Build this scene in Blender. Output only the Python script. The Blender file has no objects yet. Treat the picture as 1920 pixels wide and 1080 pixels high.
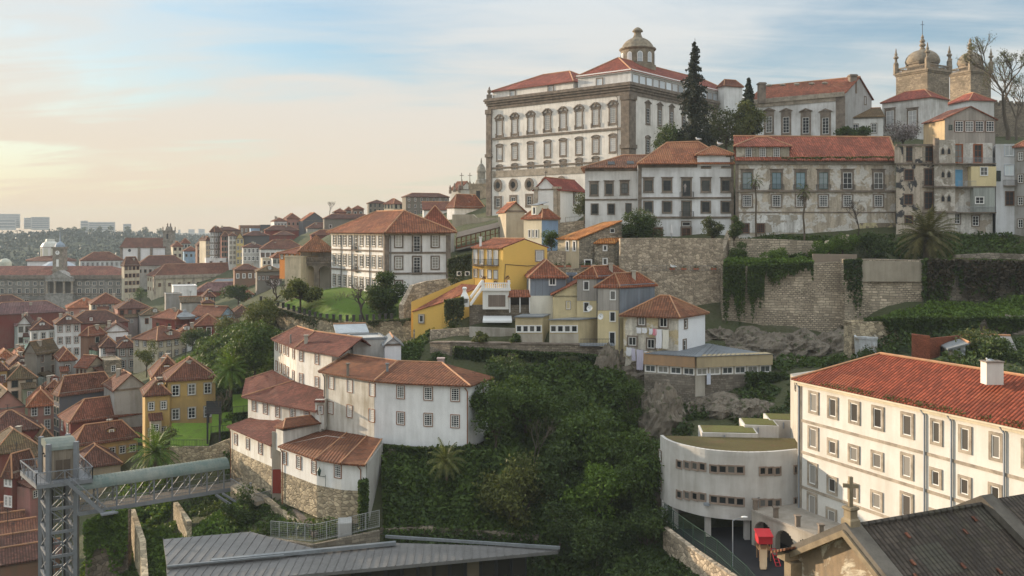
import bpy,bmesh,math,random
import numpy as np
from mathutils import Vector,Matrix,noise
R=math.radians
random.seed(7)
sc=bpy.context.scene
COL=sc.collection
# ------------------------------------------------------------------ camera
FPX,CX,HY=1650.0,960.0,432.0
CAMZ=62.0
cam_d=bpy.data.cameras.new('camera')
cam=bpy.data.objects.new('camera',cam_d);COL.objects.link(cam)
cam.location=(0,0,CAMZ);cam.rotation_euler=(R(90),0,0)
cam_d.sensor_width=36.0;cam_d.lens=36.0*FPX/1920.0
cam_d.shift_y=-(540.0-HY)/1920.0
cam_d.clip_start=0.5;cam_d.clip_end=20000
sc.camera=cam
# ------------------------------------------------------------------ light
SUN_EL,SUN_AZ=9.5,-61.0
az,el=R(SUN_AZ),R(SUN_EL)
to_sun=Vector((math.sin(az)*math.cos(el),math.cos(az)*math.cos(el),math.sin(el)))
sd=bpy.data.lights.new('sun','SUN');sd.energy=5.0;sd.angle=R(0.6);sd.color=(1.0,0.80,0.58)
so=bpy.data.objects.new('sun',sd);COL.objects.link(so)
so.rotation_euler=(-to_sun).to_track_quat('-Z','Y').to_euler()
so.location=(-60,20,150)
world=bpy.data.worlds.new('World');sc.world=world;world.use_nodes=True
def build_world():
 nt=world.node_tree;N=nt.nodes;L=nt.links;N.clear()
 out=N.new('ShaderNodeOutputWorld');bg=N.new('ShaderNodeBackground');bg.inputs[1].default_value=0.15
 sky=N.new('ShaderNodeTexSky');sky.sky_type='NISHITA';sky.sun_disc=False
 sky.sun_elevation=el;sky.sun_rotation=az;sky.air_density=1.0;sky.dust_density=1.5;sky.ozone_density=2.0
 tc=N.new('ShaderNodeTexCoord')
 sep=N.new('ShaderNodeSeparateXYZ');L.new(tc.outputs['Generated'],sep.inputs[0])
 def M(op,a,b=None,clamp=False):
  n=N.new('ShaderNodeMath');n.operation=op;n.use_clamp=clamp
  for i,v in((0,a),(1,b)):
   if v is None:continue
   if isinstance(v,(int,float)):n.inputs[i].default_value=v
   else:L.new(v,n.inputs[i])
  return n.outputs[0]
 zc=M('MAXIMUM',sep.outputs['Z'],0.0)
 den=M('ADD',zc,0.16)
 u=M('DIVIDE',sep.outputs['X'],den);v=M('DIVIDE',sep.outputs['Y'],den)
 cmb=N.new('ShaderNodeCombineXYZ');L.new(u,cmb.inputs[0]);L.new(v,cmb.inputs[1])
 mp=N.new('ShaderNodeMapping');mp.inputs['Rotation'].default_value=(0,0,R(-38));mp.inputs['Scale'].default_value=(0.9,1.5,1)
 mp.inputs['Location'].default_value=(3.1,1.4,0)
 L.new(cmb.outputs[0],mp.inputs[0])
 n1=N.new('ShaderNodeTexNoise');n1.inputs['Scale'].default_value=0.9;n1.inputs['Detail'].default_value=8;n1.inputs['Roughness'].default_value=0.5;n1.inputs['Distortion'].default_value=0.8
 L.new(mp.outputs[0],n1.inputs['Vector'])
 mp2=N.new('ShaderNodeMapping');mp2.inputs['Rotation'].default_value=(0,0,R(-52));mp2.inputs['Scale'].default_value=(0.8,3.6,1)
 L.new(cmb.outputs[0],mp2.inputs[0])
 n2=N.new('ShaderNodeTexNoise');n2.inputs['Scale'].default_value=1.3;n2.inputs['Detail'].default_value=9;n2.inputs['Roughness'].default_value=0.6;n2.inputs['Distortion'].default_value=0.7
 L.new(mp2.outputs[0],n2.inputs['Vector'])
 s=M('ADD',M('MULTIPLY',n1.outputs['Fac'],0.62),M('MULTIPLY',n2.outputs['Fac'],0.38))
 def hole(cu,cv,rad,amt):
  du=M('SUBTRACT',u,cu);dv=M('SUBTRACT',v,cv);d2=M('ADD',M('MULTIPLY',du,du),M('MULTIPLY',dv,dv));return M('MULTIPLY',M('POWER',2.718,M('MULTIPLY',d2,-1.0/(rad*rad))),amt)
 for h_ in((-0.52,2.5,0.42,0.17),(-1.3,2.55,0.35,0.08),(1.2,2.3,0.45,0.15)):s=M('SUBTRACT',s,hole(*h_))
 s=M('ADD',s,0.12)
 rp=N.new('ShaderNodeValToRGB');rp.color_ramp.elements[0].position=0.36;rp.color_ramp.elements[1].position=0.66
 rp.color_ramp.interpolation='EASE'
 L.new(s,rp.inputs[0])
 cover=M('ADD',M('MULTIPLY',rp.outputs[0],0.72),0.24)
 sdx,sdy=math.sin(az),math.cos(az)
 dot=M('ADD',M('MULTIPLY',sep.outputs['X'],sdx),M('MULTIPLY',sep.outputs['Y'],sdy))
 mr=N.new('ShaderNodeMapRange');mr.inputs[1].default_value=-0.2;mr.inputs[2].default_value=1.0;L.new(dot,mr.inputs[0])
 low=N.new('ShaderNodeMapRange');low.inputs[1].default_value=0.0;low.inputs[2].default_value=0.25;low.inputs[3].default_value=1;low.inputs[4].default_value=0;L.new(sep.outputs['Z'],low.inputs[0])
 warm=M('MULTIPLY',M('ADD',M('MULTIPLY',mr.outputs[0],0.55),0.45),low.outputs[0],True)
 mixc=N.new('ShaderNodeMix');mixc.data_type='RGBA';L.new(warm,mixc.inputs['Factor'])
 mixc.inputs['A'].default_value=CLOUD_A;mixc.inputs['B'].default_value=CLOUD_B
 near=M('MULTIPLY',M('MAXIMUM',M('SUBTRACT',mr.outputs[0],0.62),0.0),2.5,True)
 veil=M('MAXIMUM',M('MAXIMUM',cover,near),M('MULTIPLY',low.outputs[0],0.96))
 skys=N.new('ShaderNodeMix');skys.data_type='RGBA';skys.blend_type='MULTIPLY';skys.inputs['Factor'].default_value=1
 L.new(sky.outputs[0],skys.inputs['A']);skys.inputs['B'].default_value=SKY_MUL
 mix=N.new('ShaderNodeMix');mix.data_type='RGBA';L.new(veil,mix.inputs['Factor'])
 L.new(skys.outputs['Result'],mix.inputs['A']);L.new(mixc.outputs['Result'],mix.inputs['B'])
 hi=N.new('ShaderNodeMapRange');hi.interpolation_type='SMOOTHSTEP';hi.inputs[1].default_value=0.30;hi.inputs[2].default_value=0.75;hi.inputs[3].default_value=1.0;hi.inputs[4].default_value=2.0;L.new(sep.outputs['Z'],hi.inputs[0])  # extra brightness added to the sky overhead, above the view, as fill light
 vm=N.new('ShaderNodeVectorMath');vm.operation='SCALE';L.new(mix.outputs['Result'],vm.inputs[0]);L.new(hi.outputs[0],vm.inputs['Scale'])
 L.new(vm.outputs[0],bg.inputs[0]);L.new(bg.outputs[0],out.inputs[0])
CLOUD_A=(3.4,3.58,3.64,1);CLOUD_B=(4.2,3.1,1.95,1);SKY_MUL=(0.62,0.84,0.94,1)
build_world()
sc.view_settings.view_transform='Standard';sc.view_settings.look='None';sc.view_settings.exposure=0.60;sc.view_settings.gamma=1
sc.view_settings.use_curve_mapping=False
sc.render.engine='CYCLES'
cy=sc.cycles
cy.use_denoising=True;cy.max_bounces=5;cy.diffuse_bounces=3;cy.glossy_bounces=2;cy.transmission_bounces=3;cy.volume_bounces=0;cy.transparent_max_bounces=6
cy.use_adaptive_sampling=True;cy.adaptive_threshold=0.02
cy.caustics_reflective=False;cy.caustics_refractive=False
try:cy.denoising_input_passes='RGB_ALBEDO_NORMAL'
except Exception:pass
# ------------------------------------------------------------------ survey helpers: real places from bearings and distances
def P(px,py,d):return Vector(((px-CX)/FPX*d,d,CAMZ+(HY-py)/FPX*d))
def XY(px,d):return Vector(((px-CX)/FPX*d,d,0))
def Zat(py,d):return CAMZ+(HY-py)/FPX*d
# ------------------------------------------------------------------ mesh builder
class MB:
 def __init__(s):s.v=[];s.f=[]
 def poly(s,pts):
  n=len(s.v);s.v+=[tuple(p)for p in pts];s.f.append(tuple(range(n,n+len(pts))))
 def obb(s,o,ex,ey,ez):
  o,ex,ey,ez=Vector(o),Vector(ex),Vector(ey),Vector(ez);n=len(s.v)
  for k in(0,1):
   for a,b in((0,0),(1,0),(1,1),(0,1)):s.v.append(tuple(o+ex*a+ey*b+ez*k))
  s.f+=[(n,n+3,n+2,n+1),(n+4,n+5,n+6,n+7),(n,n+1,n+5,n+4),(n+1,n+2,n+6,n+5),(n+2,n+3,n+7,n+6),(n+3,n,n+4,n+7)]
 def box(s,x0,y0,z0,x1,y1,z1):s.obb((x0,y0,z0),(x1-x0,0,0),(0,y1-y0,0),(0,0,z1-z0))
 def prism(s,xy,z0,z1,top=True,bottom=False):
  n=len(s.v);m=len(xy)
  z0s=z0 if isinstance(z0,(list,tuple))else[z0]*m;z1s=z1 if isinstance(z1,(list,tuple))else[z1]*m
  for p,z in zip(xy,z0s):s.v.append((p[0],p[1],z))
  for p,z in zip(xy,z1s):s.v.append((p[0],p[1],z))
  for i in range(m):
   j=(i+1)%m;s.f.append((n+i,n+j,n+m+j,n+m+i))
  if top:s.f.append(tuple(range(n+m,n+2*m)))
  if bottom:s.f.append(tuple(reversed(range(n,n+m))))
 def slab(s,pts,t=0.18):
  n=len(s.v);m=len(pts)
  s.v+=[tuple(p)for p in pts];s.v+=[(p[0],p[1],p[2]-t)for p in pts]
  s.f.append(tuple(range(n,n+m)));s.f.append(tuple(reversed(range(n+m,n+2*m))))
  for i in range(m):
   j=(i+1)%m;s.f.append((n+i,n+m+i,n+m+j,n+j))
 def tube(s,p0,p1,r0,r1=None,k=6,cap=True):
  p0,p1=Vector(p0),Vector(p1);r1=r0 if r1 is None else r1
  d=p1-p0
  if d.length<1e-6:return
  d.normalize();a=d.orthogonal().normalized();b=d.cross(a);n=len(s.v)
  for p,r in((p0,r0),(p1,r1)):
   for i in range(k):
    t=2*math.pi*i/k;s.v.append(tuple(p+(a*math.cos(t)+b*math.sin(t))*r))
  for i in range(k):
   j=(i+1)%k;s.f.append((n+i,n+j,n+k+j,n+k+i))
  if cap:s.f.append(tuple(reversed(range(n,n+k))));s.f.append(tuple(range(n+k,n+2*k)))
 def bar(s,p0,p1,w,h=None):
  p0,p1=Vector(p0),Vector(p1);h=h or w;d=(p1-p0)
  if d.length<1e-6:return
  z=Vector((0,0,1))if abs(d.normalized().z)<0.98 else Vector((0,1,0))
  a=d.cross(z).normalized();b=a.cross(d).normalized()
  s.obb(p0-a*w/2-b*h/2,d,a*w,b*h)
 def lathe(s,c,prof,k=16,a0=0.0):
  c=Vector(c);n=len(s.v)
  for r,z in prof:
   for i in range(k):
    t=a0+2*math.pi*i/k;s.v.append((c.x+r*math.cos(t),c.y+r*math.sin(t),c.z+z))
  for q in range(len(prof)-1):
   for i in range(k):
    j=(i+1)%k;s.f.append((n+q*k+i,n+q*k+j,n+(q+1)*k+j,n+(q+1)*k+i))
  s.f.append(tuple(range(n+(len(prof)-1)*k,n+len(prof)*k)))
 def sphere(s,c,r,k=8,m=5,sq=(1,1,1)):
  n=len(s.v);c=Vector(c)
  for q in range(m+1):
   ph=math.pi*q/m-math.pi/2
   for i in range(k):
    t=2*math.pi*i/k;s.v.append((c.x+r*sq[0]*math.cos(ph)*math.cos(t),c.y+r*sq[1]*math.cos(ph)*math.sin(t),c.z+r*sq[2]*math.sin(ph)))
  for q in range(m):
   for i in range(k):
    j=(i+1)%k;s.f.append((n+q*k+i,n+q*k+j,n+(q+1)*k+j,n+(q+1)*k+i))
 def mesh(s,name,mat,smooth=False,origin=(0,0,0),uv=True,flip=True):
  me=bpy.data.meshes.new(name);ox,oy,oz=origin
  me.from_pydata([(x-ox,y-oy,z-oz)for x,y,z in s.v],[],s.f)
  if flip:
   bm=bmesh.new();bm.from_mesh(me);bmesh.ops.recalc_face_normals(bm,faces=bm.faces);bm.to_mesh(me);bm.free()
  if uv:set_uv(me,Vector(origin))
  if smooth:
   for p in me.polygons:p.use_smooth=True
  if mat:me.materials.append(mat)
  me.update();return me
 def build(s,name,mat,parent=None,smooth=False,uv=True,flip=True):
  o=bpy.data.objects.new(name,None if not s.f else s.mesh(name,mat,smooth,world_origin(parent),uv,flip))
  COL.objects.link(o)
  if parent:o.parent=parent
  return o
def world_origin(o):
 p=Vector((0,0,0))
 while o is not None:p+=o.location;o=o.parent
 return tuple(p)
def set_uv(me,org):
 lay=me.uv_layers.new(name='UVMap');Zv=Vector((0,0,1))
 vs=[v.co+org for v in me.vertices];data=lay.data
 for p in me.polygons:
  n=p.normal
  if abs(n.z)>0.999:t=Vector((1,0,0))
  else:t=Zv.cross(n).normalized()
  b=n.cross(t)
  for li in p.loop_indices:
   q=vs[me.loops[li].vertex_index];data[li].uv=(q.dot(t),q.dot(b))
def thing(name,label,cat,loc=(0,0,0),group=None):
 o=bpy.data.objects.new(name,None);COL.objects.link(o);o.location=loc;o.empty_display_size=0.3
 o['label']=label;o['category']=cat
 if group:o['group']=group
 return o
def tag(o,label,cat,group=None):
 o['label']=label;o['category']=cat
 if group:o['group']=group
 return o
def struct(o):o['kind']='structure';return o
def stuff(o,label,cat):o['kind']='stuff';o['label']=label;o['category']=cat;return o
def inst(name,me,loc,rz=0,parent=None,scale=None):
 o=bpy.data.objects.new(name,me);COL.objects.link(o)
 if parent is not None:
  o.parent=parent;w=Vector(world_origin(parent));o.location=Vector(loc)-w
 else:o.location=loc
 o.rotation_euler=(0,0,rz)
 if scale:o.scale=scale
 return o
# ------------------------------------------------------------------ materials
MATS={}
class NT:
 def __init__(s,name):
  s.m=bpy.data.materials.new(name);s.m.use_nodes=True;s.nt=s.m.node_tree;s.N=s.nt.nodes;s.L=s.nt.links
  s.b=s.N['Principled BSDF'];s.b.inputs['Roughness'].default_value=0.9;s.b.inputs['Specular IOR Level'].default_value=0.25
 def new(s,t,**kw):
  n=s.N.new(t)
  for k,v in kw.items():setattr(n,k,v)
  return n
 def set(s,sock,v):
  if isinstance(v,(int,float)):sock.default_value=v
  elif isinstance(v,tuple):sock.default_value=v if len(v)==len(sock.default_value)else v+(1,)
  else:s.L.new(v,sock)
 def math(s,op,a,b=0.0,clamp=False):
  n=s.N.new('ShaderNodeMath');n.operation=op;n.use_clamp=clamp;s.set(n.inputs[0],a);s.set(n.inputs[1],b);return n.outputs[0]
 def mix(s,f,a,b,mode='MIX'):
  n=s.N.new('ShaderNodeMix');n.data_type='RGBA';n.blend_type=mode
  s.set(n.inputs['Factor'],f);s.set(n.inputs['A'],a);s.set(n.inputs['B'],b);return n.outputs['Result']
 def pos(s,scale=(1,1,1),rot=(0,0,0),src=None):
  if src is None:src=s.N.new('ShaderNodeNewGeometry').outputs['Position']
  mp=s.N.new('ShaderNodeMapping');mp.inputs['Scale'].default_value=scale;mp.inputs['Rotation'].default_value=rot
  s.L.new(src,mp.inputs[0]);return mp.outputs[0]
 def uv(s,scale=(1,1,1)):return s.pos(scale,src=s.N.new('ShaderNodeTexCoord').outputs['UV'])
 def noise(s,vec,scale,detail=4,rough=0.55,dist=0.0):
  n=s.N.new('ShaderNodeTexNoise');n.inputs['Scale'].default_value=scale;n.inputs['Detail'].default_value=detail
  n.inputs['Roughness'].default_value=rough;n.inputs['Distortion'].default_value=dist;s.L.new(vec,n.inputs['Vector']);return n.outputs['Fac']
 def ramp(s,f,stops,interp='LINEAR'):
  n=s.N.new('ShaderNodeValToRGB');cr=n.color_ramp;cr.interpolation=interp
  while len(cr.elements)<len(stops):cr.elements.new(0.5)
  for e,(p,c)in zip(cr.elements,stops):e.position=p;e.color=c if len(c)==4 else tuple(c)+(1,)
  s.set(n.inputs[0],f);return n.outputs[0]
 def rng(s,f,a,b,c=0.0,d=1.0):
  n=s.N.new('ShaderNodeMapRange');s.set(n.inputs[0],f);n.inputs[1].default_value=a;n.inputs[2].default_value=b;n.inputs[3].default_value=c;n.inputs[4].default_value=d;return n.outputs[0]
 def bump(s,h,strength=0.4,dist=0.05):
  n=s.N.new('ShaderNodeBump');n.inputs['Strength'].default_value=strength;n.inputs['Distance'].default_value=dist;s.set(n.inputs['Height'],h)
  s.L.new(n.outputs[0],s.b.inputs['Normal']);return n
 def done(s,col,rough=None):
  s.set(s.b.inputs['Base Color'],col)
  if rough is not None:s.set(s.b.inputs['Roughness'],rough)
  return s.m
def cached(fn):
 def g(*a):
  k=(fn.__name__,)+a
  if k not in MATS:MATS[k]=fn(*a)
  return MATS[k]
 return g
def mul(c,k):return tuple(min(1.0,x*k)for x in c)
@cached
def stucco(col,dirt=0.35,dcol=(0.16,0.135,0.10)):
 s=NT('stucco');p=s.pos()
 big=s.noise(p,0.22,5,0.6);st=s.noise(s.pos((1.3,1.3,0.16)),0.9,6,0.65);fine=s.noise(p,5,3)
 f=s.math('ADD',s.math('MULTIPLY',big,0.55),s.math('MULTIPLY',st,0.45))
 d=s.rng(f,0.43,0.64,0.0,min(0.9,dirt*1.3))
 c=s.mix(d,col,dcol)
 c=s.mix(s.rng(fine,0.35,0.7,0,0.14),c,mul(col,0.72))
 s.bump(fine,0.25,0.03)
 return s.done(c,0.93)
@cached
def peeled(col,under,amt=0.5):
 s=NT('peeling_plaster');p=s.pos()
 n1=s.noise(p,0.45,7,0.62,0.4);st=s.noise(s.pos((1.2,1.2,0.14)),0.8,6,0.65)
 m=s.rng(n1,0.5+0.12*(0.5-amt)*2,0.54+0.12*(0.5-amt)*2)
 c=s.mix(s.rng(st,0.42,0.7,0,0.75),col,(0.15,0.125,0.095))
 c=s.mix(m,c,under)
 c=s.mix(s.rng(s.noise(p,3,4),0.4,0.7,0,0.3),c,(0.10,0.085,0.065))
 s.bump(s.math('ADD',m,s.noise(p,6,3)),0.35,0.05)
 return s.done(c,0.95)
@cached
def tiles(col,moss=0.25,pitch=0.42):
 col=(col[0]*0.74,col[1]*0.84,col[2]*0.86)
 s=NT('roof_tiles');uv=s.N.new('ShaderNodeTexCoord').outputs['UV']
 sx=s.N.new('ShaderNodeSeparateXYZ');s.L.new(uv,sx.inputs[0])
 cu=s.math('DIVIDE',sx.outputs[0],pitch);cv=s.math('DIVIDE',sx.outputs[1],pitch*1.3)
 fu=s.math('FRACT',cu);fv=s.math('FRACT',cv)
 wave=s.math('ABSOLUTE',s.math('SINE',s.math('MULTIPLY',cu,math.pi)))
 cb=s.N.new('ShaderNodeCombineXYZ');s.L.new(s.math('FLOOR',cu),cb.inputs[0]);s.L.new(s.math('FLOOR',cv),cb.inputs[1])
 wn=s.N.new('ShaderNodeTexWhiteNoise');wn.noise_dimensions='2D';s.L.new(cb.outputs[0],wn.inputs['Vector'])
 p=s.pos();big=s.noise(p,0.35,5,0.62);mid=s.noise(p,1.6,4)
 c=s.mix(wn.outputs['Value'],mul(col,0.66),mul(col,1.3))
 c=s.mix(s.rng(big,0.42,0.68,0,0.65),c,mul((col[0]*0.62,col[1]*0.66,col[2]*0.75),0.72))
 c=s.mix(s.rng(s.math('ADD',s.math('MULTIPLY',mid,0.6),s.math('MULTIPLY',big,0.4)),0.52,0.68,0,moss),c,(0.075,0.07,0.035))
 c2=s.N.new('ShaderNodeCombineXYZ');s.L.new(s.math('FLOOR',s.math('DIVIDE',cu,7.0)),c2.inputs[0]);s.L.new(s.math('FLOOR',s.math('DIVIDE',cv,5.0)),c2.inputs[1]);w2=s.N.new('ShaderNodeTexWhiteNoise');w2.noise_dimensions='2D';s.L.new(c2.outputs[0],w2.inputs['Vector'])
 c=s.mix(s.math('MULTIPLY',s.math('GREATER_THAN',w2.outputs['Value'],0.86),0.45),c,mul((col[0]*1.1,col[1]*1.35,col[2]*1.3),1.15));c=s.mix(s.math('MULTIPLY',s.math('LESS_THAN',w2.outputs['Value'],0.10),0.5),c,mul(col,0.5))
 groove=s.math('MULTIPLY',s.math('LESS_THAN',wave,0.42),0.62)
 c=s.mix(groove,c,mul(col,0.3))
 c=s.mix(s.math('MULTIPLY',s.math('GREATER_THAN',fv,0.87),0.35),c,mul(col,0.35))
 h=s.math('ADD',wave,s.math('MULTIPLY',fv,-0.45))
 s.bump(h,0.9,0.09)
 return s.done(c,0.88)
@cached
def ashlar(col,w=0.9,h=0.42,mort=0.02,dirt=0.4):
 s=NT('stone_blocks');br=s.N.new('ShaderNodeTexBrick');vec=s.uv()
 nz=s.N.new('ShaderNodeTexNoise');nz.inputs['Scale'].default_value=0.9;s.L.new(vec,nz.inputs['Vector'])
 ad=s.N.new('ShaderNodeVectorMath');ad.operation='MULTIPLY_ADD';s.L.new(nz.outputs['Color'],ad.inputs[0]);ad.inputs[1].default_value=(0.55,0.34,0);s.L.new(vec,ad.inputs[2])
 s.L.new(ad.outputs[0],br.inputs['Vector']);br.inputs['Scale'].default_value=1;br.inputs['Brick Width'].default_value=w;br.inputs['Row Height'].default_value=h
 br.inputs['Mortar Size'].default_value=mort;br.inputs['Color1'].default_value=mul(col,0.6)+(1,);br.inputs['Color2'].default_value=mul(col,1.35)+(1,);br.inputs['Mortar'].default_value=mul(col,0.28)+(1,);br.inputs['Bias'].default_value=0.0;br.squash=1.5;br.squash_frequency=3;br.offset_frequency=2;br.offset=0.37
 p=s.pos();big=s.noise(p,0.3,6,0.65);fine=s.noise(p,4,4)
 b2=s.N.new('ShaderNodeTexBrick');s.L.new(ad.outputs[0],b2.inputs['Vector']);b2.inputs['Scale'].default_value=1;b2.inputs['Brick Width'].default_value=w*0.62;b2.inputs['Row Height'].default_value=h*0.74;b2.inputs['Mortar Size'].default_value=mort*1.3;b2.inputs['Color1'].default_value=mul(col,0.5)+(1,);b2.inputs['Color2'].default_value=mul(col,1.3)+(1,);b2.inputs['Mortar'].default_value=mul(col,0.25)+(1,)
 msk=s.rng(s.noise(p,0.22,4),0.47,0.53);bcol=s.mix(msk,br.outputs['Color'],b2.outputs['Color'])
 vo=s.N.new('ShaderNodeTexVoronoi');vo.inputs['Scale'].default_value=1.6;s.L.new(s.pos((1,1,1.7)),vo.inputs['Vector']);sp=s.N.new('ShaderNodeSeparateColor');s.L.new(vo.outputs['Color'],sp.inputs[0])
 c=s.mix(s.rng(big,0.42,0.66,0,dirt),s.mix(s.math('MULTIPLY',sp.outputs[0],0.6),bcol,mul(col,0.62)),(0.075,0.06,0.042))
 c=s.mix(s.rng(fine,0.4,0.75,0,0.35),c,mul(col,0.5))
 s.bump(s.math('ADD',s.math('MULTIPLY',br.outputs['Fac'],-1.0),s.math('MULTIPLY',fine,0.5)),0.6,0.06)
 return s.done(c,0.95)
@cached
def rubble(col,sc_=1.7,dirt=0.4):
 s=NT('rubble_stone');vec=s.pos((1,1,1.5));v=s.N.new('ShaderNodeTexVoronoi');v.inputs['Scale'].default_value=sc_;v.inputs['Randomness'].default_value=0.9;s.L.new(vec,v.inputs['Vector'])
 e=s.N.new('ShaderNodeTexVoronoi');e.feature='DISTANCE_TO_EDGE';e.inputs['Scale'].default_value=sc_;e.inputs['Randomness'].default_value=0.9;s.L.new(vec,e.inputs['Vector'])
 sp=s.N.new('ShaderNodeSeparateColor');s.L.new(v.outputs['Color'],sp.inputs[0])
 p=s.pos();big=s.noise(p,0.28,6,0.65);fine=s.noise(p,5,4)
 c=s.mix(sp.outputs[0],mul(col,0.6),mul(col,1.35))
 c=s.mix(s.rng(e.outputs['Distance'],0.0,0.1,0.75,0),c,mul(col,0.32))
 c=s.mix(s.rng(big,0.44,0.68,0,dirt),c,(0.07,0.06,0.04))
 c=s.mix(s.rng(fine,0.4,0.75,0,0.3),c,mul(col,0.5))
 s.bump(s.math('ADD',s.rng(e.outputs['Distance'],0,0.15),s.math('MULTIPLY',fine,0.4)),0.7,0.09)
 return s.done(c,0.96)
@cached
def plain(col,rough=0.7,metal=0.0,var=0.25):
 s=NT('painted_surface');p=s.pos();n=s.noise(p,1.1,5,0.6)
 s.b.inputs['Metallic'].default_value=metal
 s.bump(s.noise(p,7,3),0.12,0.02)
 return s.done(s.mix(s.rng(n,0.35,0.7,0,var),col,mul(col,0.55)),rough)
@cached
def granite(col):
 s=NT('granite_trim');p=s.pos();n=s.noise(p,0.8,6,0.65);f=s.noise(p,9,3)
 c=s.mix(s.rng(n,0.38,0.64,0,0.75),mul(col,1.15),mul(col,0.42));c=s.mix(s.rng(f,0.4,0.7,0,0.3),c,mul(col,0.7))
 s.bump(f,0.3,0.03);return s.done(c,0.93)
@cached
def boards(col,pitch=0.5):
 s=NT('corrugated_cladding');uv=s.N.new('ShaderNodeTexCoord').outputs['UV'];sx=s.N.new('ShaderNodeSeparateXYZ');s.L.new(uv,sx.inputs[0])
 cu=s.math('DIVIDE',sx.outputs[0],pitch);w=s.math('ABSOLUTE',s.math('SINE',s.math('MULTIPLY',cu,math.pi)))
 wn=s.N.new('ShaderNodeTexWhiteNoise');wn.noise_dimensions='1D';s.L.new(s.math('FLOOR',cu),wn.inputs['W'])
 n=s.noise(s.pos((1.2,1.2,0.2)),0.8,6,0.65)
 c=s.mix(wn.outputs['Value'],mul(col,0.85),mul(col,1.12));c=s.mix(s.rng(n,0.42,0.7,0,0.5),c,mul(col,0.5))
 c=s.mix(s.rng(w,0.0,0.25,0.4,0),c,mul(col,0.4))
 s.bump(w,0.6,0.04);return s.done(c,0.8)
@cached
def metal_roof(col,pitch=1.5,rough=0.5):
 s=NT('metal_roofing');uv=s.N.new('ShaderNodeTexCoord').outputs['UV'];sx=s.N.new('ShaderNodeSeparateXYZ');s.L.new(uv,sx.inputs[0])
 n=s.noise(s.pos(),0.5,6,0.65);f=s.noise(s.pos(),3.5,4)
 c=s.mix(s.rng(n,0.38,0.68,0,0.55),col,mul(col,0.55));c=s.mix(s.rng(f,0.45,0.75,0,0.35),c,mul(col,1.5))
 s.bump(f,0.1,0.02);return s.done(c,rough)
@cached
def glass(lo=(0.010,0.012,0.014),hi=(0.15,0.15,0.14)):
 s=NT('window_glass');oi=s.N.new('ShaderNodeObjectInfo').outputs['Random']
 c=s.ramp(oi,[(0.0,lo),(0.45,mul(lo,2.2)),(0.62,mul(hi,0.45)),(1.0,hi)])
 s.b.inputs['Specular IOR Level'].default_value=0.35
 n=s.noise(s.pos(),0.7,2);s.bump(n,0.06,0.05)
 return s.done(c,0.12)
@cached
def foliage(dark=(0.018,0.035,0.010),light=(0.075,0.115,0.028),tr=0.25):
 s=NT('leaves');g=s.N.new('ShaderNodeNewGeometry');p=s.pos();big=s.noise(p,0.45,3)
 r=s.math('ADD',s.math('MULTIPLY',g.outputs['Random Per Island'],0.55),s.math('MULTIPLY',s.rng(big,0.3,0.7),0.45))
 c=s.ramp(r,[(0.0,dark),(0.55,tuple((a+b)/2*0.85 for a,b in zip(dark,light))),(1.0,light)])
 s.done(c,0.6);s.b.inputs['Specular IOR Level'].default_value=0.3
 t=s.N.new('ShaderNodeBsdfTranslucent');s.L.new(s.mix(0.5,c,(0.10,0.12,0.015)),t.inputs[0])
 mx=s.N.new('ShaderNodeMixShader');mx.inputs[0].default_value=tr
 s.L.new(s.b.outputs[0],mx.inputs[1]);s.L.new(t.outputs[0],mx.inputs[2]);s.L.new(mx.outputs[0],s.N['Material Output'].inputs[0])
 return s.m
@cached
def bark(col=(0.075,0.058,0.04)):
 s=NT('bark');n=s.noise(s.pos((2,2,0.5)),2,5,0.6);s.bump(n,0.5,0.05);return s.done(s.mix(n,mul(col,0.5),mul(col,1.5)),0.95)
@cached
def grass(a=(0.05,0.10,0.015),b=(0.10,0.17,0.025),c=(0.07,0.06,0.03)):
 s=NT('grass');p=s.pos();n=s.noise(p,0.5,6,0.65);f=s.noise(p,6,4)
 k=s.mix(s.rng(f,0.3,0.7),a,b);k=s.mix(s.rng(n,0.52,0.7,0,0.6),k,c);s.bump(f,0.8,0.12);return s.done(k,0.95)
# colours
WHITE=(0.78,0.77,0.74);CREAM=(0.70,0.62,0.46);GRAN=(0.215,0.175,0.14);TILE=(0.205,0.072,0.043);TILE2=(0.25,0.078,0.043);TILED=(0.165,0.064,0.044)
ORANGE=(0.50,0.17,0.06)
M_frame=plain((0.78,0.77,0.74),0.5,0.0,0.12);M_green=plain((0.025,0.055,0.04),0.5,0.0,0.2);M_iron=plain((0.03,0.03,0.032),0.6,0.0,0.2)
M_gran=granite(GRAN);M_gran_l=granite((0.37,0.315,0.25));M_brownwood=plain((0.16,0.06,0.025),0.6,0.0,0.3);M_steel=plain((0.30,0.33,0.37),0.45,0.3,0.3)
M_zinc=metal_roof((0.20,0.215,0.225),1.5,0.45);M_glass=glass();M_pipe=plain((0.20,0.19,0.18),0.6,0.2,0.3);M_cu=plain((0.28,0.13,0.07),0.6,0.2,0.3)
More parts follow.
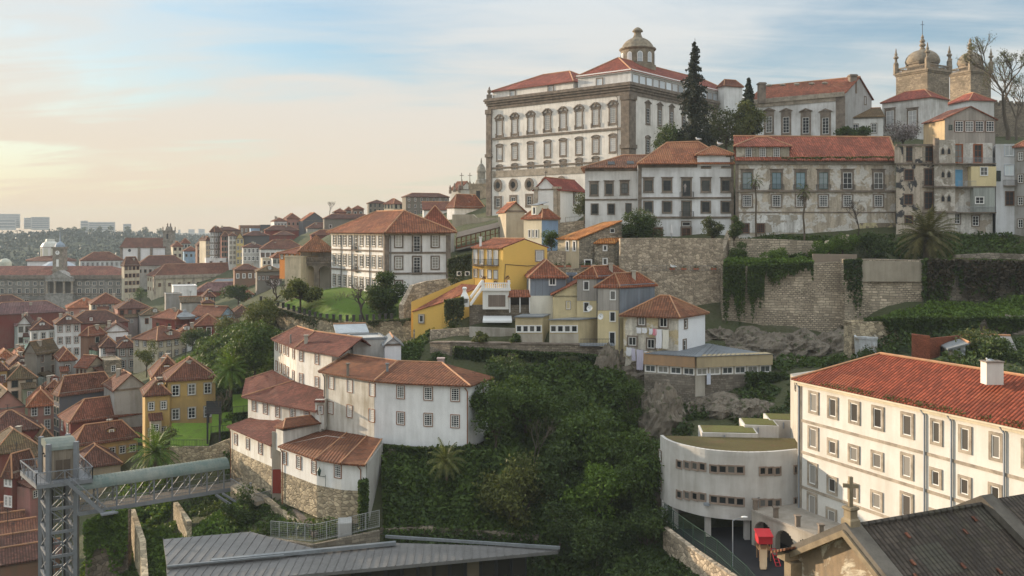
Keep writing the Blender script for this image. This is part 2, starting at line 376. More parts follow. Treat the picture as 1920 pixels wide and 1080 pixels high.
# ------------------------------------------------------------------ facades and windows
class F:
 """a vertical wall plane from A to B (left to right as seen from outside)"""
 def __init__(s,A,B):
  s.A=Vector((A[0],A[1],0));s.B=Vector((B[0],B[1],0));d=s.B-s.A;s.L=d.length;s.t=d/s.L;s.n=Vector((s.t.y,-s.t.x,0));s.rz=math.atan2(s.t.y,s.t.x)
 def u(s,px):
  k=(px-CX)/FPX;return(k*s.A.y-s.A.x)/(s.t.x-k*s.t.y)
 def at(s,px,py):
  u=s.u(px);y=s.A.y+u*s.t.y;return u,CAMZ+(HY-py)/FPX*y
 def pt(s,u,z,out=0.0):
  p=s.A+s.t*u+s.n*out;return Vector((p.x,p.y,z))
WM={}
def ring(mb,w,h,b,y0,y1,sill=0.0):
 """a frame round an opening w x h (origin at its centre, x across, -y outward)"""
 for x0,z0,x1,z1 in((-w/2-b,-h/2-b,-w/2,h/2+b),(w/2,-h/2-b,w/2+b,h/2+b),(-w/2,h/2,w/2,h/2+b),(-w/2,-h/2-b,w/2,-h/2)):
  mb.box(x0,-y1,z0,x1,-y0,z1)
 if sill:mb.box(-w/2-b-0.08,-y1-sill,-h/2-b-0.1,w/2+b+0.08,-y0,-h/2-b)
def win_mesh(key,w,h,sur,surw,lint,cols,rows,sm):
 k=(key,round(w,2),round(h,2),surw,lint,cols,rows)
 if k in WM:return WM[k]
 f=MB();ring(f,w,h,surw,-0.05,0.11,0.06 if lint else 0)
 if lint==1:f.box(-w/2-surw-0.18,-0.24,h/2+surw+0.25,w/2+surw+0.18,0.02,h/2+surw+0.42);f.box(-w/2-surw,-0.09,h/2+surw,w/2+surw,0.02,h/2+surw+0.25)
 if lint==2:
  H=h/2+surw;W2=w/2+surw
  f.box(-W2-0.12,-0.16,H,W2+0.12,0.02,H+0.32)
  for sgn in(-1,1):
   for q in range(5):
    a=q/5;x0=sgn*(W2+0.42-a*(W2+0.2));x1=sgn*(W2+0.42-(a+0.2)*(W2+0.2));zt=H+0.42+0.95*math.sin(a*1.5)
    f.box(min(x0,x1),-0.42+0.02*q,zt-0.22,max(x0,x1),0.02,zt+0.2)
   f.box(sgn*(W2+0.05)-0.12,-0.28,H-0.5,sgn*(W2+0.05)+0.12,0.02,H+0.3)
   f.box(sgn*(W2)-0.2,-0.2,-h/2-surw-0.3,sgn*(W2)+0.2,0.02,-h/2+0.4)
  f.sphere((0,-0.12,H+1.05),0.42,8,5,(1,0.6,1.1));f.sphere((0,-0.16,H+0.55),0.36,8,5,(1.2,0.6,0.8))
 if lint==3:
  H=h/2+surw;W2=w/2+surw
  for q in range(7):
   a0=math.pi*q/7;a1=math.pi*(q+1)/7
   f.bar((W2*1.1*math.cos(a0),-0.1,H+0.1+0.6*math.sin(a0)),(W2*1.1*math.cos(a1),-0.1,H+0.1+0.6*math.sin(a1)),0.24,0.24)
  f.box(-W2,-0.07,H,W2,0.02,H+0.3)
 if lint==4:
  H=h/2+surw;W2=w/2+surw
  f.prism([(-W2-0.25,-0.16),(W2+0.25,-0.16),(W2+0.25,0.02),(-W2-0.25,0.02)],H+0.9,H+1.1)
  n=len(f.v)
  for y in(-0.3,0.02):
   f.v+=[(-W2-0.5,y,H+0.95),(-W2-0.3,y,H+1.2),(0,y,H+1.95),(W2+0.3,y,H+1.2),(W2+0.5,y,H+0.95),(0,y,H+1.45)]
  for a,b in((0,1),(1,2),(2,3),(3,4),(4,5),(5,0)):f.f.append((n+a,n+b,n+6+b,n+6+a))
  f.f+=[(n,n+1,n+2,n+5),(n+2,n+3,n+4,n+5),(n+6,n+11,n+8,n+7),(n+8,n+11,n+10,n+9)]
  f.box(-W2,-0.08,H,W2,0.02,H+1.3)
 p=MB();p.poly([(-w/2,-0.012,-h/2),(w/2,-0.012,-h/2),(w/2,-0.012,h/2),(-w/2,-0.012,h/2)])
 s=MB();b=0.1 if rows>1 else 0.085
 ring(s,w-2*b-0.02,h-2*b-0.02,b,0.0,0.05)
 for i in range(1,cols):
  x=-w/2+w*i/cols;t=0.06 if(cols==2 or i*2==cols)else 0.045;s.box(x-t/2,-0.045,-h/2+b,x+t/2,-0.0,h/2-b)
 for i in range(1,rows):
  z=-h/2+h*i/rows;s.box(-w/2+b,-0.04,z-0.023,w/2-b,-0.0,z+0.023)
 WM[k]=(f.mesh('window',sur,uv=False),p.mesh('pane',M_glass,uv=False,flip=False),s.mesh('sash',sm,uv=False))
 return WM[k]
def window(root,fc,u,z,w,h,sur=None,surw=0.16,lint=0,cols=2,rows=3,sm=None,key=None,name='window',glassm=None,out=0.0):
 sur=sur or M_gran;sm=sm or M_frame
 f,p,s=win_mesh(key or(sur.name,sm.name),w,h,sur,surw,lint,cols,rows,sm)
 if glassm is not None:
  k2=(id(p),glassm.name)
  if k2 not in WM:q=p.copy();q.materials[0]=glassm;WM[k2]=q
  p=WM[k2]
 o=inst(name,f,fc.pt(u,z,out),fc.rz,root)
 for nm,me in(('pane',p),('sash',s)):
  c=bpy.data.objects.new(nm,me);COL.objects.link(c);c.parent=o
 return o
def winrow(root,fc,xs,y0,y1,w,h,**kw):
 """a row of windows: px columns xs, the row's pixel height at the first and last"""
 for i,x in enumerate(xs):
  y=y0+(y1-y0)*((x-xs[0])/(xs[-1]-xs[0])if len(xs)>1 else 0);u,z=fc.at(x,y);window(root,fc,u,z,w,h,**kw)
def band(root,fc,z,h,out=0.08,mat=None,name='string_course',u0=0.0,u1=None):
 mb=MB();u1=fc.L if u1 is None else u1
 mb.obb(fc.pt(u0,z-h/2,-0.05),fc.t*(u1-u0),fc.n*(out+0.05),(0,0,h));return mb.build(name,mat or M_gran,root)
def pipe(root,fc,px,z0,z1,r=0.07,mat=None):
 mb=MB();u=fc.u(px);mb.tube(fc.pt(u,z0,0.14),fc.pt(u,z1,0.14),r,r,6)
 mb.tube(fc.pt(u,z1,0.14),fc.pt(u-0.35,z1+0.45,0.2),r,r,6);return mb.build('drainpipe',mat or M_pipe,root)
def balcony(root,fc,u,z,w,depth=0.7,h=1.0,slab=True):
 mb=MB();
 if slab:mb.obb(fc.pt(u-w/2,z-0.15,-0.02),fc.t*w,fc.n*(depth+0.02),(0,0,0.15))
 b=mb.build('balcony',M_gran,root)if slab else None
 r=MB();a=fc.pt(u-w/2,z,depth-0.05);c=fc.pt(u+w/2,z,depth-0.05);up=Vector((0,0,h))
 a0=fc.pt(u-w/2,z,0.02);c0=fc.pt(u+w/2,z,0.02)
 for p,q in((a,c),(a0,a),(c0,c)):
  r.bar(p+up,q+up,0.05);n=max(2,int((q-p).length/0.22))
  for i in range(n+1):r.bar(p+(q-p)*i/n,p+(q-p)*i/n+up,0.025)
 return r.build('railing',M_iron,b or root)
def chimney(root,p,w=0.8,h=1.6,d=None,mat=None,cap=True):
 mb=MB();d=d or w;p=Vector(p);mb.box(p.x-w/2,p.y-d/2,p.z-1.0,p.x+w/2,p.y+d/2,p.z+h)
 if cap:mb.box(p.x-w/2-0.1,p.y-d/2-0.1,p.z+h,p.x+w/2+0.1,p.y+d/2+0.1,p.z+h+0.15)
 return mb.build('chimney',mat or stucco((0.45,0.40,0.33),0.5),root)
def ridge_caps(root,lines,r=0.14,mat=None):
 mb=MB()
 for a,b in lines:mb.tube(Vector(a)+Vector((0,0,0.03)),Vector(b)+Vector((0,0,0.03)),r,r,6)
 return mb.build('ridge_tiles',mat or stucco((0.46,0.24,0.13),0.5),root)
def hip_roof(q,ze,rh,over=0.45,ridge_along=None,kind='hip',hipf=1.0):
 """roof faces for a quad footprint q=[p0..p3] (xy); returns (list of slab polygons, list of ridge lines)"""
 q=[Vector((p[0],p[1],0))for p in q];c=sum(q,Vector())/4
 e1=(q[1]-q[0]);e2=(q[3]-q[0]);l1,l2=e1.length,e2.length;n1,n2=e1/l1,e2/l2
 q=[q[0]-n1*over-n2*over,q[1]+n1*over-n2*over,q[2]+n1*over+n2*over,q[3]-n1*over+n2*over]
 if ridge_along is None:ridge_along=1 if l1>=l2 else 2
 if ridge_along==2:q=[q[1],q[2],q[3],q[0]];l1,l2=l2,l1
 z=lambda p,zz:Vector((p.x,p.y,zz))
 ml=(q[0]+q[3])/2;mr=(q[1]+q[2])/2;d=(mr-ml);L=d.length;d=d/L;zt=ze+rh
 ze=ze-over*rh/max(0.5,(l2/2))if kind!='flat' else ze
 if kind=='gable':
  a,b=z(ml,zt),z(mr,zt)
  return[[z(q[0],ze),z(q[1],ze),b,a],[z(q[2],ze),z(q[3],ze),a,b]],[(a,b)]
 if kind=='hip1':
  ins=min(L*0.5,l2/2*hipf);a,b=z(ml,zt),z(mr-d*ins,zt)
  return[[z(q[0],ze),z(q[1],ze),b,a],[z(q[2],ze),z(q[3],ze),a,b],[z(q[1],ze),z(q[2],ze),b]],[(a,b),(z(q[1],ze),b),(z(q[2],ze),b)]
 ins=min(L*0.499,l2/2*hipf);a,b=z(ml+d*ins,zt),z(mr-d*ins,zt)
 return[[z(q[0],ze),z(q[1],ze),b,a],[z(q[1],ze),z(q[2],ze),b],[z(q[2],ze),z(q[3],ze),a,b],[z(q[3],ze),z(q[0],ze),a]],[(a,b),(z(q[0],ze),a),(z(q[3],ze),a),(z(q[1],ze),b),(z(q[2],ze),b)]
def roof(root,polys,mat,t=0.2,name='roof'):
 mb=MB()
 for p in polys:mb.slab(p,t)
 return mb.build(name,mat,root)
def quad_from(xl,xn,xr,d,rel=35.0,dep=None,wid=None):
 """footprint of a house from the bearings of its left, near and right corners; rel = turn of its right face"""
 N=XY(xn,d);th=math.atan((xn-CX)/FPX);ph=-th+R(rel);er=Vector((math.cos(ph),math.sin(ph),0));el_=Vector((-math.sin(ph),math.cos(ph),0))
 def ext(x,e,dflt):
  k=(x-CX)/FPX;den=e.x-k*e.y
  if abs(den)<1e-4:return dflt
  t=(k*N.y-N.x)/den
  return t if 0.8<t<90 else dflt
 wr=ext(xr,er,wid or 9)if xr is not None and xr!=xn else(wid or 9)
 wl=ext(xl,el_,dep or 9)if xl is not None and xl!=xn else(dep or 9)
 if dep:wl=dep
 return[N,N+er*wr,N+er*wr+el_*wl,N+el_*wl],wl,wr
def gable_fill(mb,q,ze,polys):
 pass
# ================================================================== generic house
def gable_tri(mb,q,ze,rh,over,along,first=False):
 q=[Vector((p[0],p[1],0))for p in q];l1=(q[1]-q[0]).length;l2=(q[3]-q[0]).length
 if along is None:along=1 if l1>=l2 else 2
 prs=((q[0],q[3]),(q[1],q[2]))if along==1 else((q[0],q[1]),(q[3],q[2]))
 for a,b in(prs[:1]if first else prs):
  m=(a+b)/2;mb.poly([(a.x,a.y,ze-0.01),(b.x,b.y,ze-0.01),(m.x,m.y,ze+rh*0.97)])
def house(name,label,cat,wm,rm,xl,xn,xr,d,ye,yb,rh=2.0,kind='hip',rel=35,dep=None,wid=None,wr=None,wl=None,group=None,along=None,chim=(),over=0.4,hipf=1.0,wsize=(1.0,1.55),sur=None,sm=None,drop=4.0,q=None,surw=0.14,lint=0,floor=None,top=None,grid=(2,3)):
 if q is None:q,ll,lr=quad_from(xl,xn,xr,d,rel,dep,wid)
 ze=Zat(ye,d);zb=Zat(yb,d);root=thing(name,label,cat,(q[0].x,q[0].y,zb),group)
 mb=MB();mb.prism([(p.x,p.y)for p in q],zb-drop,ze,top=(kind=='flat'))
 if kind in('gable','hip1'):gable_tri(mb,q,ze,rh,over,along,kind=='hip1')
 mb.build('wall',wm,root)
 rmesh=None
 if kind=='flat':
  r=MB();c=sum(q,Vector())/4
  for i in range(4):
   a,b=q[i],q[(i+1)%4];a2=a+(c-a).normalized()*0.35;b2=b+(c-b).normalized()*0.35;a1=a-(c-a).normalized()*0.12;b1=b-(c-b).normalized()*0.12
   n=len(r.v)
   for z in(ze-0.12,ze+0.22):
    for p in(a1,b1,b2,a2):r.v.append((p.x,p.y,z))
   r.f+=[(n,n+1,n+5,n+4),(n+4,n+5,n+6,n+7),(n+2,n+3,n+7,n+6)]
  r.build('parapet',wm if rm is None else rm,root)
 elif kind=='shed':
  o=over;n1=(q[1]-q[0]).normalized();n2=(q[3]-q[0]).normalized();Q=[q[0]-n1*o-n2*o,q[1]+n1*o-n2*o,q[2]+n1*o+n2*o,q[3]-n1*o+n2*o]
  lo,hi=ze-0.02,ze+rh;zz={1:(lo,lo,hi,hi),2:(lo,hi,hi,lo),3:(hi,hi,lo,lo),4:(hi,lo,lo,hi)}[along or 1]
  rmesh=roof(root,[[Vector((p.x,p.y,z+0.2))for p,z in zip(Q,zz)]],rm)
  m2=MB();m2.prism([(p.x,p.y)for p in q],ze-0.3,list(zz));m2.build('wall',wm,root);hi_=[Vector((p.x,p.y,z+0.25))for p,z in zip(Q,zz)if z==hi];ridge_caps(rmesh,[tuple(hi_)],0.15)
 else:
  polys,lines=hip_roof(q,ze,rh,over,along,kind,hipf);rmesh=roof(root,polys,rm);ridge_caps(rmesh,lines,0.13)
  ev=MB()
  for i in range(4):
   a,b=q[i],q[(i+1)%4];n=(b-a).normalized();ou=Vector((n.y,-n.x,0));ev.obb((a.x-n.x*0.1,a.y-n.y*0.1,ze-0.35),n*((b-a).length+0.2),ou*0.12,(0,0,0.3))
  ev.build('eaves',M_gran,root)
 for(fu,fv,h)in chim:
  p=q[0]+(q[1]-q[0])*fu+(q[3]-q[0])*fv;chimney(rmesh or root,(p.x,p.y,ze+rh*(1-abs(fv-0.5)*2)*0.7),0.7,h)
 faces=[(F(q[0],q[1]),wr),(F(q[3],q[0]),wl)]
 for fc,spec in faces:
  if not spec:continue
  nx,rows=spec;fl=floor or(ze-zb)/rows;t0=(top if top is not None else fl*0.5)
  for r_ in range(rows):
   for i in range(nx):
    w=min(wsize[0],fc.L/nx*0.62);window(root,fc,fc.L*(i+0.5)/nx,ze-t0-fl*r_,w,min(wsize[1],fl*0.68),sur=sur,surw=surw,lint=lint,cols=grid[0],rows=grid[1],sm=sm)
 root['_q']=[c for p in q for c in p]
 return root
# ================================================================== ground sheet
GP=[]
def g(*t):
 for px,py,d in t:v=P(px,py,d);GP.append((v.x,v.y,v.z))
g((300,1200,95),(600,1180,88),(800,1230,87),(700,1230,87),(1000,1220,90),(900,1220,89),(1060,1130,94),(1000,1160,95),(1150,1100,92),(1230,1080,92),(1450,1110,84),(1350,1075,90),(1550,1160,75),(1220,1030,98),(1170,1010,104))
g((930,1005,104),(1100,1000,104),(1000,905,112),(1080,855,118),(950,765,125),(1000,715,131),(1100,705,132),(1180,735,131),(1200,860,120),(1180,960,109),(900,870,110),(860,930,106))
g((750,850,114),(740,905,109),(800,968,105),(720,1040,102),(650,1050,100),(560,985,106),(620,1000,102),(480,985,112),(850,1075,100),(950,1075,99),(780,870,113))
g((440,955,124),(380,975,122),(390,1000,114),(290,1010,118),(300,1075,108),(210,1120,112),(110,1160,112),(0,1160,118),(340,940,132),(440,930,133),(180,1040,122),(240,960,132))
g((50,1010,140),(50,860,180),(190,905,158),(320,855,149),(355,838,141),(420,800,150),(300,700,190),(450,680,178),(380,690,182),(100,705,240),(100,645,300),(290,640,285),(100,580,420),(300,565,400),(450,545,380),(350,492,520),(200,505,520),(470,485,460),(560,475,400),(0,600,350),(400,640,240),(480,600,240),(240,760,175),(170,800,180))
g((700,400,420),(800,398,380),(620,440,380),(700,440,340),(560,440,430),(760,430,300),(860,420,280),(870,420,230),(640,545,190),(560,577,175),(620,590,166),(700,602,160),(530,572,185),(740,600,158),(490,610,190),(500,640,170))
g((560,660,158),(650,650,152),(740,655,146),(620,700,141),(700,690,132),(520,720,147),(780,690,136),(560,800,128))
g((520,645,174),(560,660,168.3),(600,668,162.3),(650,674,157.2),(700,674,154.3),(745,670,152.3),(775,665,150.3),(520,573,177.6),(560,586,171.6),(600,598,165.6),(650,600,160.6),(700,599,157.6),(745,597,155.6))
g((870,590,148),(950,562,150),(1010,560,150),(800,600,150),(850,650,138),(950,650,138),(1060,650,137),(1100,655,137),(930,700,133.5),(1140,660,137),(850,470,190),(870,520,170))
g((1050,560,150),(1120,530,160),(1000,470,172),(1050,470,170),(1230,690,137),(1300,690,137),(1400,700,133),(1250,760,130),(1350,760,127),(1300,800,122),(1400,800,118),(1480,800,115))
g((1250,610,151),(1450,640,147),(1560,640,147),(1380,660,142),(1500,680,137),(1560,690,137))
g((1180,452,165),(1250,452,170),(1380,452,170),(1500,442,170),(1600,450,168),(1450,492,158),(1400,480,160),(1700,482,158),(1850,475,160),(1780,450,166),(1560,470,160))
g((1740,580,142),(1850,580,142),(1650,600,142),(1850,640,126),(1700,650,126),(1900,720,100),(1700,700,112),(1620,650,130),(1950,600,130))
g((1500,1055,93),(1600,1110,80),(1750,1060,70),(1900,1200,60),(1700,1500,42),(1500,1500,40),(1300,1300,50),(1000,1500,50),(600,1500,55),(100,1500,70),(1200,1200,70),(1900,1500,30))
g((920,402,258),(1050,402,246),(960,402,262),(1020,408,215),(1100,405,210),(1180,420,195),(1480,262,228),(1700,258,228),(1400,290,215),(1300,300,205),(1230,330,210),(1600,270,215),(1500,300,190),(1300,270,290),(1100,300,330),(1700,240,300),(1900,262,240),(2000,262,240),(1800,262,225),(1900,400,180),(2050,450,160),(2100,600,130))
GP+=[(-500,900,22),(-300,900,24),(-100,900,35),(200,700,70),(400,500,80),(500,900,70),(0,600,60),(-700,500,5),(-600,300,2),(-350,150,3),(-200,100,2),(-150,60,2),(-100,20,2),(0,10,2),(100,10,3),(200,80,10),(250,200,60),(300,350,85),(-480,650,15),(-400,700,25),(-250,640,45)]
gp=np.array(GP)
# a linear radial-basis surface through the surveyed levels
def _fit():
 X=gp[:,:2];D=np.linalg.norm(X[:,None]-X[None],axis=2);n=len(X)
 A=np.zeros((n+3,n+3));A[:n,:n]=D+np.eye(n)*(-0.6);A[:n,n]=1;A[:n,n+1:]=X;A[n,:n]=1;A[n+1:,:n]=X.T
 b=np.zeros(n+3);b[:n]=gp[:,2];return np.linalg.lstsq(A,b,rcond=None)[0]
GC=_fit()
FAR=[(-760,1500,46,330,300),(-420,1650,36,300,260),(-1300,1500,50,400,500),(-1150,1050,24,250,200),(-250,1900,26,260,200),(-900,1900,44,500,300),(100,2600,30,900,300),(900,2500,60,900,700),(-700,1250,30,200,150)]
def ground_z(xs,ys):
 xs=np.asarray(xs,float);ys=np.asarray(ys,float);sh=xs.shape;q=np.stack([xs.ravel(),ys.ravel()],1);out=np.zeros(len(q));n=len(gp)
 for i in range(0,len(q),4000):
  s=q[i:i+4000];D=np.linalg.norm(s[:,None]-gp[None,:,:2],axis=2);out[i:i+4000]=D@GC[:n]+GC[n]+s@GC[n+1:]
 far=np.zeros(len(q))+6.0
 for cx,cy_,h,a,b in FAR:far=np.maximum(far,6+h*np.exp(-(((q[:,0]-cx)/a)**2+((q[:,1]-cy_)/b)**2)*0.9))
 dist=np.maximum(np.maximum(q[:,1]-720,-q[:,0]-520),np.maximum(q[:,0]-300,-q[:,1]+15));w=np.clip(dist/220,0,1);w=w*w*(3-2*w)
 return(np.clip(out,0.5,110)*(1-w)+far*w).reshape(sh)
def gz(x,y):return float(ground_z([x],[y])[0])
def build_ground():
 def axis(a0,a1,st,lo,hi):
  v=list(np.arange(a0,a1,st));s=st;x=a1
  while x<hi:v.append(x);s*=1.12;x+=s
  v.append(hi);s=st;x=a0-st;pre=[]
  while x>lo:pre.append(x);s*=1.12;x-=s
  pre.append(lo);return np.array(sorted(pre)+v)
 xs=axis(-150,140,2.5,-2600,2600);ys=axis(30,300,2.5,-300,3200)
 X,Y=np.meshgrid(xs,ys);Z=ground_z(X,Y);rng=np.random.RandomState(1);near=(Y<330)&(abs(X)<160)
 nz=np.array([[noise.noise((x*0.16,y*0.16,0))for x in xs]for y in ys]);Z=Z+np.where(near,nz*0.7,nz*2)
 nx,ny=len(xs),len(ys);v=np.stack([X.ravel(),Y.ravel(),Z.ravel()],1)
 f=[(j*nx+i,j*nx+i+1,(j+1)*nx+i+1,(j+1)*nx+i)for j in range(ny-1)for i in range(nx-1)]
 me=bpy.data.meshes.new('ground');me.from_pydata(v.tolist(),[],f);
 for p in me.polygons:p.use_smooth=True
 s=NT('earth');p=s.pos();n=s.noise(p,0.25,7,0.65);n2=s.noise(p,1.6,6,0.6)
 nrm=s.N.new('ShaderNodeNewGeometry');sx=s.N.new('ShaderNodeSeparateXYZ');s.L.new(nrm.outputs['Normal'],sx.inputs[0])
 rock=s.mix(n2,(0.07,0.058,0.045),(0.24,0.205,0.165));soil=s.mix(n,(0.035,0.05,0.015),(0.09,0.085,0.045))
 c=s.mix(s.rng(s.math('ADD',sx.outputs[2],s.math('MULTIPLY',n2,0.25)),0.72,0.9),rock,soil);s.bump(n2,0.9,0.5);s.done(c,0.97)
 me.materials.append(s.m);o=bpy.data.objects.new('ground',me);COL.objects.link(o);struct(o)
build_ground()
# ================================================================== bishop's palace on the hill
def palace():
 A,N=XY(916,260),XY(1180,230);e2=Vector((0.664,0.748,0));B=N+e2*62;C=A+e2*62
 root=thing('palace','huge white baroque palace with ornate stone windows and a domed lantern, crowning the hill','palace',(N.x,N.y,68))
 wm=stucco((0.80,0.76,0.70),0.30);wm2=stucco((0.66,0.67,0.68),0.45);fw,fr=F(A,N),F(N,B);zb,zc=62,98.6
 mb=MB();mb.prism([(p.x,p.y)for p in(A,N,B,C)],zb,zc,top=True);mb.build('wall',wm,root)
 for fc in(fw,fr):
  for i,(z0,h,o_)in enumerate(((97.6,1.0,0.25),(98.6,0.7,0.55),(99.3,0.6,0.95),(99.9,0.5,1.25),(100.4,0.35,1.0))):
   m=MB();m.obb(fc.pt(-o_*0.8,z0,-1.5),fc.t*(fc.L+o_*1.6),fc.n*(o_+1.5),(0,0,h));m.build('cornice',M_gran,root)
 for px,py,h,o_ in((1160,241,0.55,0.3),(1160,302,0.45,0.25)):
  u,z=fw.at(px,py);band(root,fw,z,h,o_)
 u,z=fw.at(922,327);band(root,fw,z,1.9,0.18,M_gran_l)
 for fc,u0,u1 in((fw,-0.6,1.3),(fw,fw.L-2.3,fw.L+0.2),(fr,-0.2,2.4)):
  m=MB();m.obb(fc.pt(u0,zb,-0.3),fc.t*(u1-u0),fc.n*0.75,(0,0,97.6-zb));m.obb(fc.pt(u0-0.25,83.5,-0.3),fc.t*(u1-u0+0.5),fc.n*1.05,(0,0,1.0));m.obb(fc.pt(u0-0.2,96.2,-0.3),fc.t*(u1-u0+0.4),fc.n*1.0,(0,0,1.4));m.build('pilaster',M_gran,root)
 z0=lambda zx:880+zx/3.556
 z1=lambda zy:40+zy/3.556
 xs=[z0(v)for v in(202,303,410,521,625,732,843,958)]
 blind=glass((0.26,0.25,0.24),(0.5,0.49,0.47))
 winrow(root,fw,xs,z1(712),z1(626),1.65,4.0,surw=0.5,lint=2,cols=4,rows=7,glassm=blind)
 winrow(root,fw,xs,z1(884),z1(822),1.65,3.5,surw=0.45,lint=3,cols=4,rows=6,glassm=blind)
 winrow(root,fw,xs[:7],z1(998),z1(946),1.35,1.35,surw=0.5,lint=3,cols=3,rows=2)
 for x,y in((934,347.5),(962.5,346.8),(992.5,345.5),(1023,344),(1053,342)):
  u,z=fw.at(x,y);o=fw.pt(u,z,0.0);m=MB();k=20
  for r0,r1,a,b in((1.0,1.6,0.0,0.22),(0.8,1.0,0.0,0.12)):
   for i in range(k):
    t0,t1=2*math.pi*i/k,2*math.pi*(i+1)/k
    pts=[fw.pt(u+r*math.cos(t),z+r*math.sin(t)*1.15,b)for r,t in((r0,t0),(r1,t0),(r1,t1),(r0,t1))];pts2=[p_-fw.n*(b+0.1)for p_ in pts]
    n=len(m.v);m.v+=[tuple(p_)for p_ in pts+pts2];m.f+=[(n,n+1,n+2,n+3),(n+1,n+5,n+6,n+2),(n,n+3,n+7,n+4)]
  w_=m.build('window',M_gran,root);m=MB();m.poly([fw.pt(u+0.85*math.cos(2*math.pi*i/k),z+0.98*math.sin(2*math.pi*i/k),0.02)for i in range(k)]);m.build('pane',M_glass,w_)
 winrow(root,fw,[934,962.5,992.5],380,376,1.5,2.5,surw=0.7,cols=2,rows=3)
 pipe(root,fw,1158,70,97,0.1)
 xr=[1214.6,1237,1259,1282,1302,1321,1339,1356]
 winrow(root,fr,xr,z1(630),z1(697),1.5,3.9,surw=0.4,lint=4,cols=2,rows=5)
 winrow(root,fr,xr,z1(832),z1(860),1.5,3.4,surw=0.4,lint=3,cols=2,rows=5)
 uw=fw.u(1077);pm=A+fw.t*uw;inn=0.9
 def inset(q,i):c=sum(q,Vector())/4;return[p+(c-p).normalized()*i for p in q]
 qa=inset([A,pm,pm+e2*24,A+e2*24],1.2);m=MB();m.prism([(p.x,p.y)for p in qa],zc,103.2);m.build('attic',wm,root)
 qb=inset([pm,N,B,pm+e2*62],1.2);m=MB();m.prism([(p.x,p.y)for p in qb],zc,104.3);at=m.build('attic',stucco((0.74,0.735,0.72),0.3),root)
 r1,l1=hip_roof(qa,103.2,5.2,0.5,1,'hip',0.9);r2,l2=hip_roof(qb,104.4,5.0,0.6,2,'hip',0.9)
 tm=tiles((0.33,0.075,0.045),0.1);a=roof(root,r1,tm);ridge_caps(a,l1,0.2);a=roof(root,r2,tm);ridge_caps(a,l2,0.2)
 fq=F(qb[1],qb[2]);fl=F(qb[0],qb[1]);fa=F(qa[0],qa[1])
 m=MB();m.obb(fq.pt(-0.4,103.7,0),fq.t*(fq.L+0.8),fq.n*0.5,(0,0,0.7));m.obb(fl.pt(-0.4,103.7,0),fl.t*(fl.L+0.8),fl.n*0.5,(0,0,0.7));m.build('fascia',M_frame,at)
 pale=glass((0.30,0.33,0.35),(0.55,0.58,0.6))
 for i in range(15):window(root,fq,2.2+i*3.3,102.0,2.7,2.3,surw=0.12,cols=1,rows=1,glassm=pale)
 for u in(10,28):window(root,fa,u*fa.L/38,101.4,1.6,2.0,surw=0.3,cols=1,rows=1,glassm=pale)
 window(root,fl,fl.L*0.42,101.7,1.8,2.3,surw=0.25,cols=2,rows=2,glassm=pale)
 c=XY(1195.5,251);zd=108.6;ms=granite((0.24,0.20,0.145));m=MB()
 m.lathe((c.x,c.y,zd),[(5.2,-1.5),(5.2,0.2),(4.75,0.4),(4.75,4.4),(5.05,4.6),(5.3,4.9),(5.1,5.2)],28);dr=m.build('lantern',ms,root,smooth=False)
 m=MB();m.lathe((c.x,c.y,zd+5.2),[(4.9,0),(4.5,0.35),(4.2,1.0),(3.5,1.9),(2.5,2.6),(1.6,3.0),(1.2,3.5),(0.95,4.3),(1.0,4.6),(1.5,4.85),(1.55,5.0),(1.2,5.5),(0.7,5.9),(0.15,6.15)],28);m.build('dome',ms,dr,smooth=True)
 for i in range(10):
  a_=2*math.pi*(i+0.5)/10;n_=Vector((math.cos(a_),math.sin(a_),0));t_=Vector((-n_.y,n_.x,0));o=c+n_*4.78
  def arch(w,h,out):return[o+n_*out+t_*x+Vector((0,0,zd+0.7+z))for x,z in[(-w,0),(w,0),(w,h)]+[(w*math.cos(math.pi*j/6),h+w*math.sin(math.pi*j/6))for j in range(1,6)]+[(-w,h)]]
  m=MB();m.poly(arch(0.78,2.2,0.06));wi=m.build('window',M_frame,dr);m=MB();m.poly(arch(0.62,2.15,0.09));m.build('pane',pale,wi)
  m=MB()
  for x in(-0.25,0.25):m.obb(o+n_*0.09+t_*(x-0.03)+Vector((0,0,zd+0.7)),t_*0.06,n_*0.04,(0,0,2.6))
  m.obb(o+n_*0.09-t_*0.62+Vector((0,0,zd+1.8)),t_*1.24,n_*0.04,(0,0,0.06));m.build('sash',M_frame,wi)
 m=MB();a0=A+fw.t*0.3;m.box(a0.x-0.8,a0.y-0.8,100.4,a0.x+0.8,a0.y+0.8,102.0);m.lathe((a0.x,a0.y,102.0),[(0.5,0),(0.3,0.3),(0.65,0.9),(0.6,1.3),(0.25,1.6),(0.3,1.9),(0.1,2.4)],10);m.build('urn',M_gran,root)
 m=MB();b0=N+e2*56+Vector((-3,3,0));
 q=[B-fw.t*2+e2*(-6),B+e2*-6+Vector((3,-1,0)),B+Vector((3,1,0)),B-fw.t*2]
palace()
# far wing of the palace seen past its right end
house('palace_wing','small white upper block with a red hipped roof between the palace and the pointed conifer','building',stucco((0.72,0.72,0.70),0.3),tiles(TILE2,0.1),1346,1358,1392,262,158,215,1.8,'hip',35)
